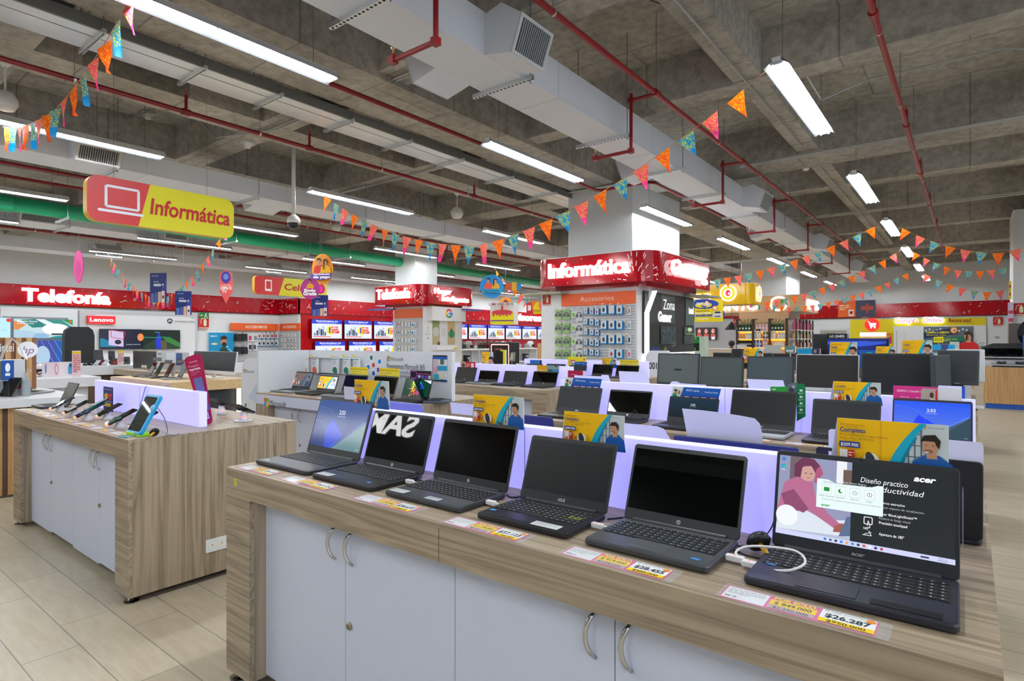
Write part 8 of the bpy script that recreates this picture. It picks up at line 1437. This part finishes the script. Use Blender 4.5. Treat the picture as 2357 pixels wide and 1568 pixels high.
boxrow('white jar box on the second shelf left bay', 1717, 1733, 780, 4, .22, ['#d8dcd4']); boxrow('white box on the second shelf middle bay', 1736, 1752, 779.5, 3, .38, ['#dcd8cc']); boxrow('green jar on the second shelf middle bay', 1757, 1769, 779, 3, .28, ['#4a7a4c', '#d8d8c8']); boxrow('white box on the second shelf right bay', 1774, 1786, 778.5, 2, .34, ['#e0dcd0']); boxrow('cream jar on the second shelf right bay', 1790, 1808, 778, 3, .24, ['#c8ccc4'])
boxrow('dark bottle on the third shelf left bay', 1700, 1731, 799, 7, .26, ['#1c2420', '#2a302c']); boxrow('blue and white box on the third shelf middle bay', 1736, 1754, 798.5, 5, .28, ['#4a5a9c', '#c8d0e8']); boxrow('patterned pink box on the third shelf middle bay', 1756, 1767, 798, 2, .40, ['#d8a89c']); boxrow('peach box on the third shelf right bay', 1778, 1806, 797.5, 5, .22, ['#e8c8a8', '#d8d4c8'])
# side rack of bottles facing the aisle (x = const)
SX = -5.35; sy0, sy1 = max(25.0, atX(1828, 780, SX).y), atX(1872, 780, SX).y
t = thing('bottle_rack', 'open dark rack of pink and clear bottles right of the amber shelves', 'shelving', (SX, sy0, 0))
zz = [atX(1850, v, SX).z for v in (760, 780, 800)]
for k in range(6): y = (sy1 - sy0) * k / 5; g = G(); g.box(-.05, y, 0, 0, y + .06, atX(1850, 736, SX).z, '#3a2c26', 'satin'); g.build('post', t)
for z in zz: g = G(); g.box(-.25, 0, z - .03, .02, sy1 - sy0 + .3, z, '#d8d0c4', 'satin'); g.build('shelf', t)
for r, z in enumerate(zz):
    for k in range(8):
        y = sy0 + .15 + (sy1 - sy0) * k / 8; g = G(); hh = .42 if r == 0 else .28; g.lathe([(.09, 0), (.095, .02), (.09, hh * .65), (.03, hh * .75), (.03, hh * .95), (.04, hh)], (0, 0, 0), 10, (('#d878a0', '#c86a90'), ('#d8b088', '#a8c8b0'), ('#d8d4c8', '#a84a4c'))[r][k % 2], 'gloss'); o = g.build('bottle'); o.location = (SX - .11, y, z + .001); tag(o, '%s bottle, %s from the near end of the dark rack' % (('pink', 'amber or green', 'pale or red')[r] + (' upper shelf', ' middle shelf', ' lower shelf')[r], ('first', 'second', 'third', 'fourth', 'fifth', 'sixth', 'seventh', 'eighth')[k]), 'bottle', 'bottles on the dark rack')
# pay counter with a person seated behind
p = atY(1677, 797, 22.0); cx = p.x
t = thing('service_counter', 'beige service counter low behind the monitors', 'counter', (cx, 21.2, 0)); g = G(); g.box(-1.6, 0, 0, 1.0, .6, 1.02, '#c8b8a4', 'satin'); g.build('body', t); g = G(); g.box(-1.65, -.05, 1.02, 1.05, .65, 1.06, '#e0dcd8', 'satin'); g.build('worktop', t)
t = thing('person', 'person with dark hair tied back looking down behind the counter', 'person', (cx, 22.35, 0), .3)
me = bpy.data.meshes.new('body'); J = [(0, 0, .55), (0, .0, .80), (0, -.02, 1.00), (0, -.05, 1.06), (0, -.09, 1.13), (0, -.12, 1.17), (-.17, 0, .98), (.17, 0, .98), (-.22, -.06, .76), (.22, -.06, .76), (-.16, -.26, .70), (.16, -.26, .70), (-.08, -.34, .74), (.08, -.34, .74), (-.1, -.1, .5), (.1, -.1, .5), (-.11, -.42, .5), (.11, -.42, .5), (-.11, -.42, .08), (.11, -.42, .08)]
E_ = [(0, 1), (1, 2), (2, 3), (3, 4), (4, 5), (2, 6), (2, 7), (6, 8), (7, 9), (8, 10), (9, 11), (10, 12), (11, 13), (0, 14), (0, 15), (14, 16), (15, 17), (16, 18), (17, 19)]
Rr = [.14, .15, .12, .055, .075, .085, .065, .065, .048, .048, .038, .038, .03, .03, .09, .09, .065, .065, .045, .045]
me.from_pydata(J, E_, []); o = bpy.data.objects.new('body', me); COL.objects.link(o); o.modifiers.new('skin', 'SKIN')
for i, sv in enumerate(me.skin_vertices[0].data): sv.radius = (Rr[i], Rr[i] * .8 if i in (0, 1, 2) else Rr[i]); sv.use_root = (i == 0)
m_ = o.modifiers.new('sub', 'SUBSURF'); m_.levels = 2; m_.render_levels = 2
simple('skin_tone', '#8a5a42', .55, 0, 5, .05); simple('dark_cloth', '#22252c', .8, 0, 9, .1); me.materials.append(MATS['skin_tone']); o.parent = t
g = G(); g.lathe([(.03, .12), (.09, .10), (.115, .03), (.10, -.04), (.06, -.08)], (0, -.09, 1.22), 16, '#17120f', 'matte'); g.tube([(.0, .02, 1.22), (.02, .08, 1.20), (.03, .10, 1.10)], [.05, .05, .02], '#17120f', 'matte', 8); g.build('hair', t, smooth=True)
g = G(); g.slab(-.19, -.10, .19, .11, .08, .5, 1.02, '#22252c', 'matte', bev=.04); g.build('shirt', t, smooth=True)
g = G(frame((0, -.205, 1.17))); [g.ell(q, .02, .012, .006, '#1a1210', 'matte', 8) for q in (-.03, .03)]; g.ell(0, -.035, .02, .006, '#6a3430', 'matte', 8); g.ell(0, -.005, .01, .014, '#7a4c38', 'matte', 8); g.build('face', t)
t = thing('stool', 'grey stool the person sits on behind the counter', 'stool', (cx, 22.4, 0)); g = G(); g.lathe([(.17, .40), (.18, .44), (.16, .47)], (0, 0, 0), 16, '#4a4c50', 'satin'); g.build('seat', t); g = G(); g.lathe([(.2, 0), (.2, .02), (.03, .05), (.03, .40)], (0, 0, 0), 14, '#8a8e92', 'metal'); g.build('pedestal', t)
t = thing('pendant_shade', 'black cone pendant lamp shade beside the perfume shelves', 'pendant lamp', atY(1684, 760, 23.9)); g = G(); g.lathe([(.28, 0), (.24, .06), (.06, .28), (.03, .32)], (0, 0, 0), 18, '#17181a', 'satin'); g.build('shade', t); g = G(); g.tube([(0, 0, .3), (0, 0, 5.29 - t.location.z)], .006, '#1a1a1c', 'matte', 5); g.build('cord', t)
# ================================================================ right edge: stove counter
SY = 15.0; x0 = atY(2264, 860, SY).x; x1 = x0 + 3.0; ztc = atY(2290, 846, SY).z
t = thing('stove_counter', 'oak clad counter with a blue plinth at the right edge', 'counter', (x0, SY, 0)); g = G(); g.box(0, 0, .10, 3.0, .9, ztc, mat='oak_z'); g.build('body', t); g = G(); g.box(.03, .02, 0, 2.97, .88, .10, '#1c54b0', 'satin'); g.build('plinth', t)
def hob(label, x, y, z, w, open_=True):
    t = thing('gas_stove_top', label, 'stove top', (x, y, z), 0, 'stove tops on the oak counter'); g = G(); g.slab(0, 0, w, .5, .02, .03, .06, '#c8ccd0', 'metal', bev=.004); g.box(.02, .02, 0, w - .02, .48, .03, '#2a2c30', 'satin'); g.build('hob_plate', t)
    for i in range(2):
        for j in range(2):
            bx_ = w * (.27 + .46 * i); by = .14 + .22 * j; g = G(); g.lathe([(.05, .06), (.05, .075), (.03, .085)], (bx_, by, 0), 12, '#1a1b1e', 'satin')
            for q in range(4): a_ = q * PI / 2 + .78; g.tube([(bx_ + .02 * math.cos(a_), by + .02 * math.sin(a_), .10), (bx_ + .09 * math.cos(a_), by + .09 * math.sin(a_), .10), (bx_ + .09 * math.cos(a_), by + .09 * math.sin(a_), .06)], .006, '#15161a', 'satin', 5)
            g.build('burner', t)
    if open_: g = G(); g.mesh([(0, .5, .06), (w, .5, .06), (w, .30, .26), (0, .30, .26), (0, .51, .065), (w, .51, .065), (w, .31, .27), (0, .31, .27)], [(0, 1, 2, 3), (7, 6, 5, 4), (3, 2, 6, 7), (0, 3, 7, 4), (1, 5, 6, 2)], '#1a1b1e', 'gloss'); g.build('glass_lid', t)
hob('steel stove top with black burners nearest the counter front', x0 + .12, SY + .08, ztc, .62, False)
t = thing('display_riser', 'white tiered riser holding a second stove on the oak counter', 'riser', (x0 + .1, SY + .55, ztc)); g = G(); g.box(-.25, 0, 0, 2.4, .34, .14, '#d8dadc', 'satin'); g.build('block', t)
hob('second stove top with a dark glass lid on the white riser', x0 - .02, SY + .5, ztc + .14, .66, True)
t = thing('range_hood', 'grey metal range hood shelf with a blue edge panel at the right edge', 'range hood', (x0 + .05, SY + .2, ztc)); zh = atY(2320, 803, SY).z - ztc
g = G(); g.mesh([(-.12, 0, zh), (.9, 0, zh), (.9, .5, zh), (-.12, .5, zh), (.1, .05, zh + .10), (.8, .05, zh + .10), (.8, .45, zh + .10), (.1, .45, zh + .10)], [(0, 3, 2, 1), (4, 5, 6, 7), (0, 1, 5, 4), (1, 2, 6, 5), (2, 3, 7, 6), (3, 0, 4, 7)], '#6a7074', 'metal'); g.build('hood', t)
g = G(); g.box(.55, -.04, zh - .02, 1.6, 0, zh + .26, '#1c5cc0', 'satin'); g.build('blue_panel', t)
g = G(); g.box(.82, .02, 0, .92, .1, zh, '#a8c81c', 'satin'); g.build('green_support', t); g = G(); g.box(1.0, .2, 0, 1.08, .3, zh, '#9aa0a4', 'satin'); g.build('upright', t)
p = atY(2317, 805, SY + .45); t = thing('spray_bottle', 'white spray bottle behind the stove tops', 'bottle', (x0 + .50, SY + .42, ztc)) if False else None
t = thing('oven_display', 'black round glass oven display cut by the right edge', 'oven', (atY(2343, 790, 16.4).x, 16.4, 0)); g = G(); g.box(-.15, 0, 0, 1.2, .5, atY(2343, 745, 16.4).z, '#5a5450', 'satin'); g.build('cabinet', t)
g = G(frame((.35, -.004, atY(2343, 768, 16.4).z))); g.ell(0, 0, .36, .36, '#0a0c0e', 'gloss', 28); g.l = .004; g.ell(0, 0, .28, .28, '#1c2c28', 'gloss', 28); g.build('round_door', t)
# posters on the right column edge
for lab, u0, u1, v0, v1, c, y in (('yellow and red narrow poster on the right column', 2322, 2328, 648, 690, '#e8c81c', 19.55), ('lilac and yellow narrow poster on the right column', 2320, 2333, 697, 790, '#c8b8d0', 19.5)):
    a = atY(u0, v0, y); b = atY(u1, v0, y); c_ = atY(u0, v1, y); g = G(frame((a.x, y, c_.z)), lay=.002); g.box(0, 0, -.04, b.x - a.x, a.z - c_.z, 0, c, 'print'); g.rect(0, 0, b.x - a.x, (a.z - c_.z) * .4, '#f0d81c', 'print'); g.greek(.01, (a.z - c_.z) * .8, b.x - a.x - .02, 3, .2, .08, '#c83a4c', 'print'); tag(g.build('column_poster'), lab, 'poster')
for q in [o for o in bpy.data.objects if o.parent is None and o.get('label', '').startswith('yellow canopy with round')]:
    g = G(); ox, oy, oz = q.location
    for x in (-1.5, 1.4): g.tube([(x, 0, .66), (x, 0, 5.29 - oz)], .012, '#8a8e92', 'metal', 6)
    g.build('hanger_rods', q)
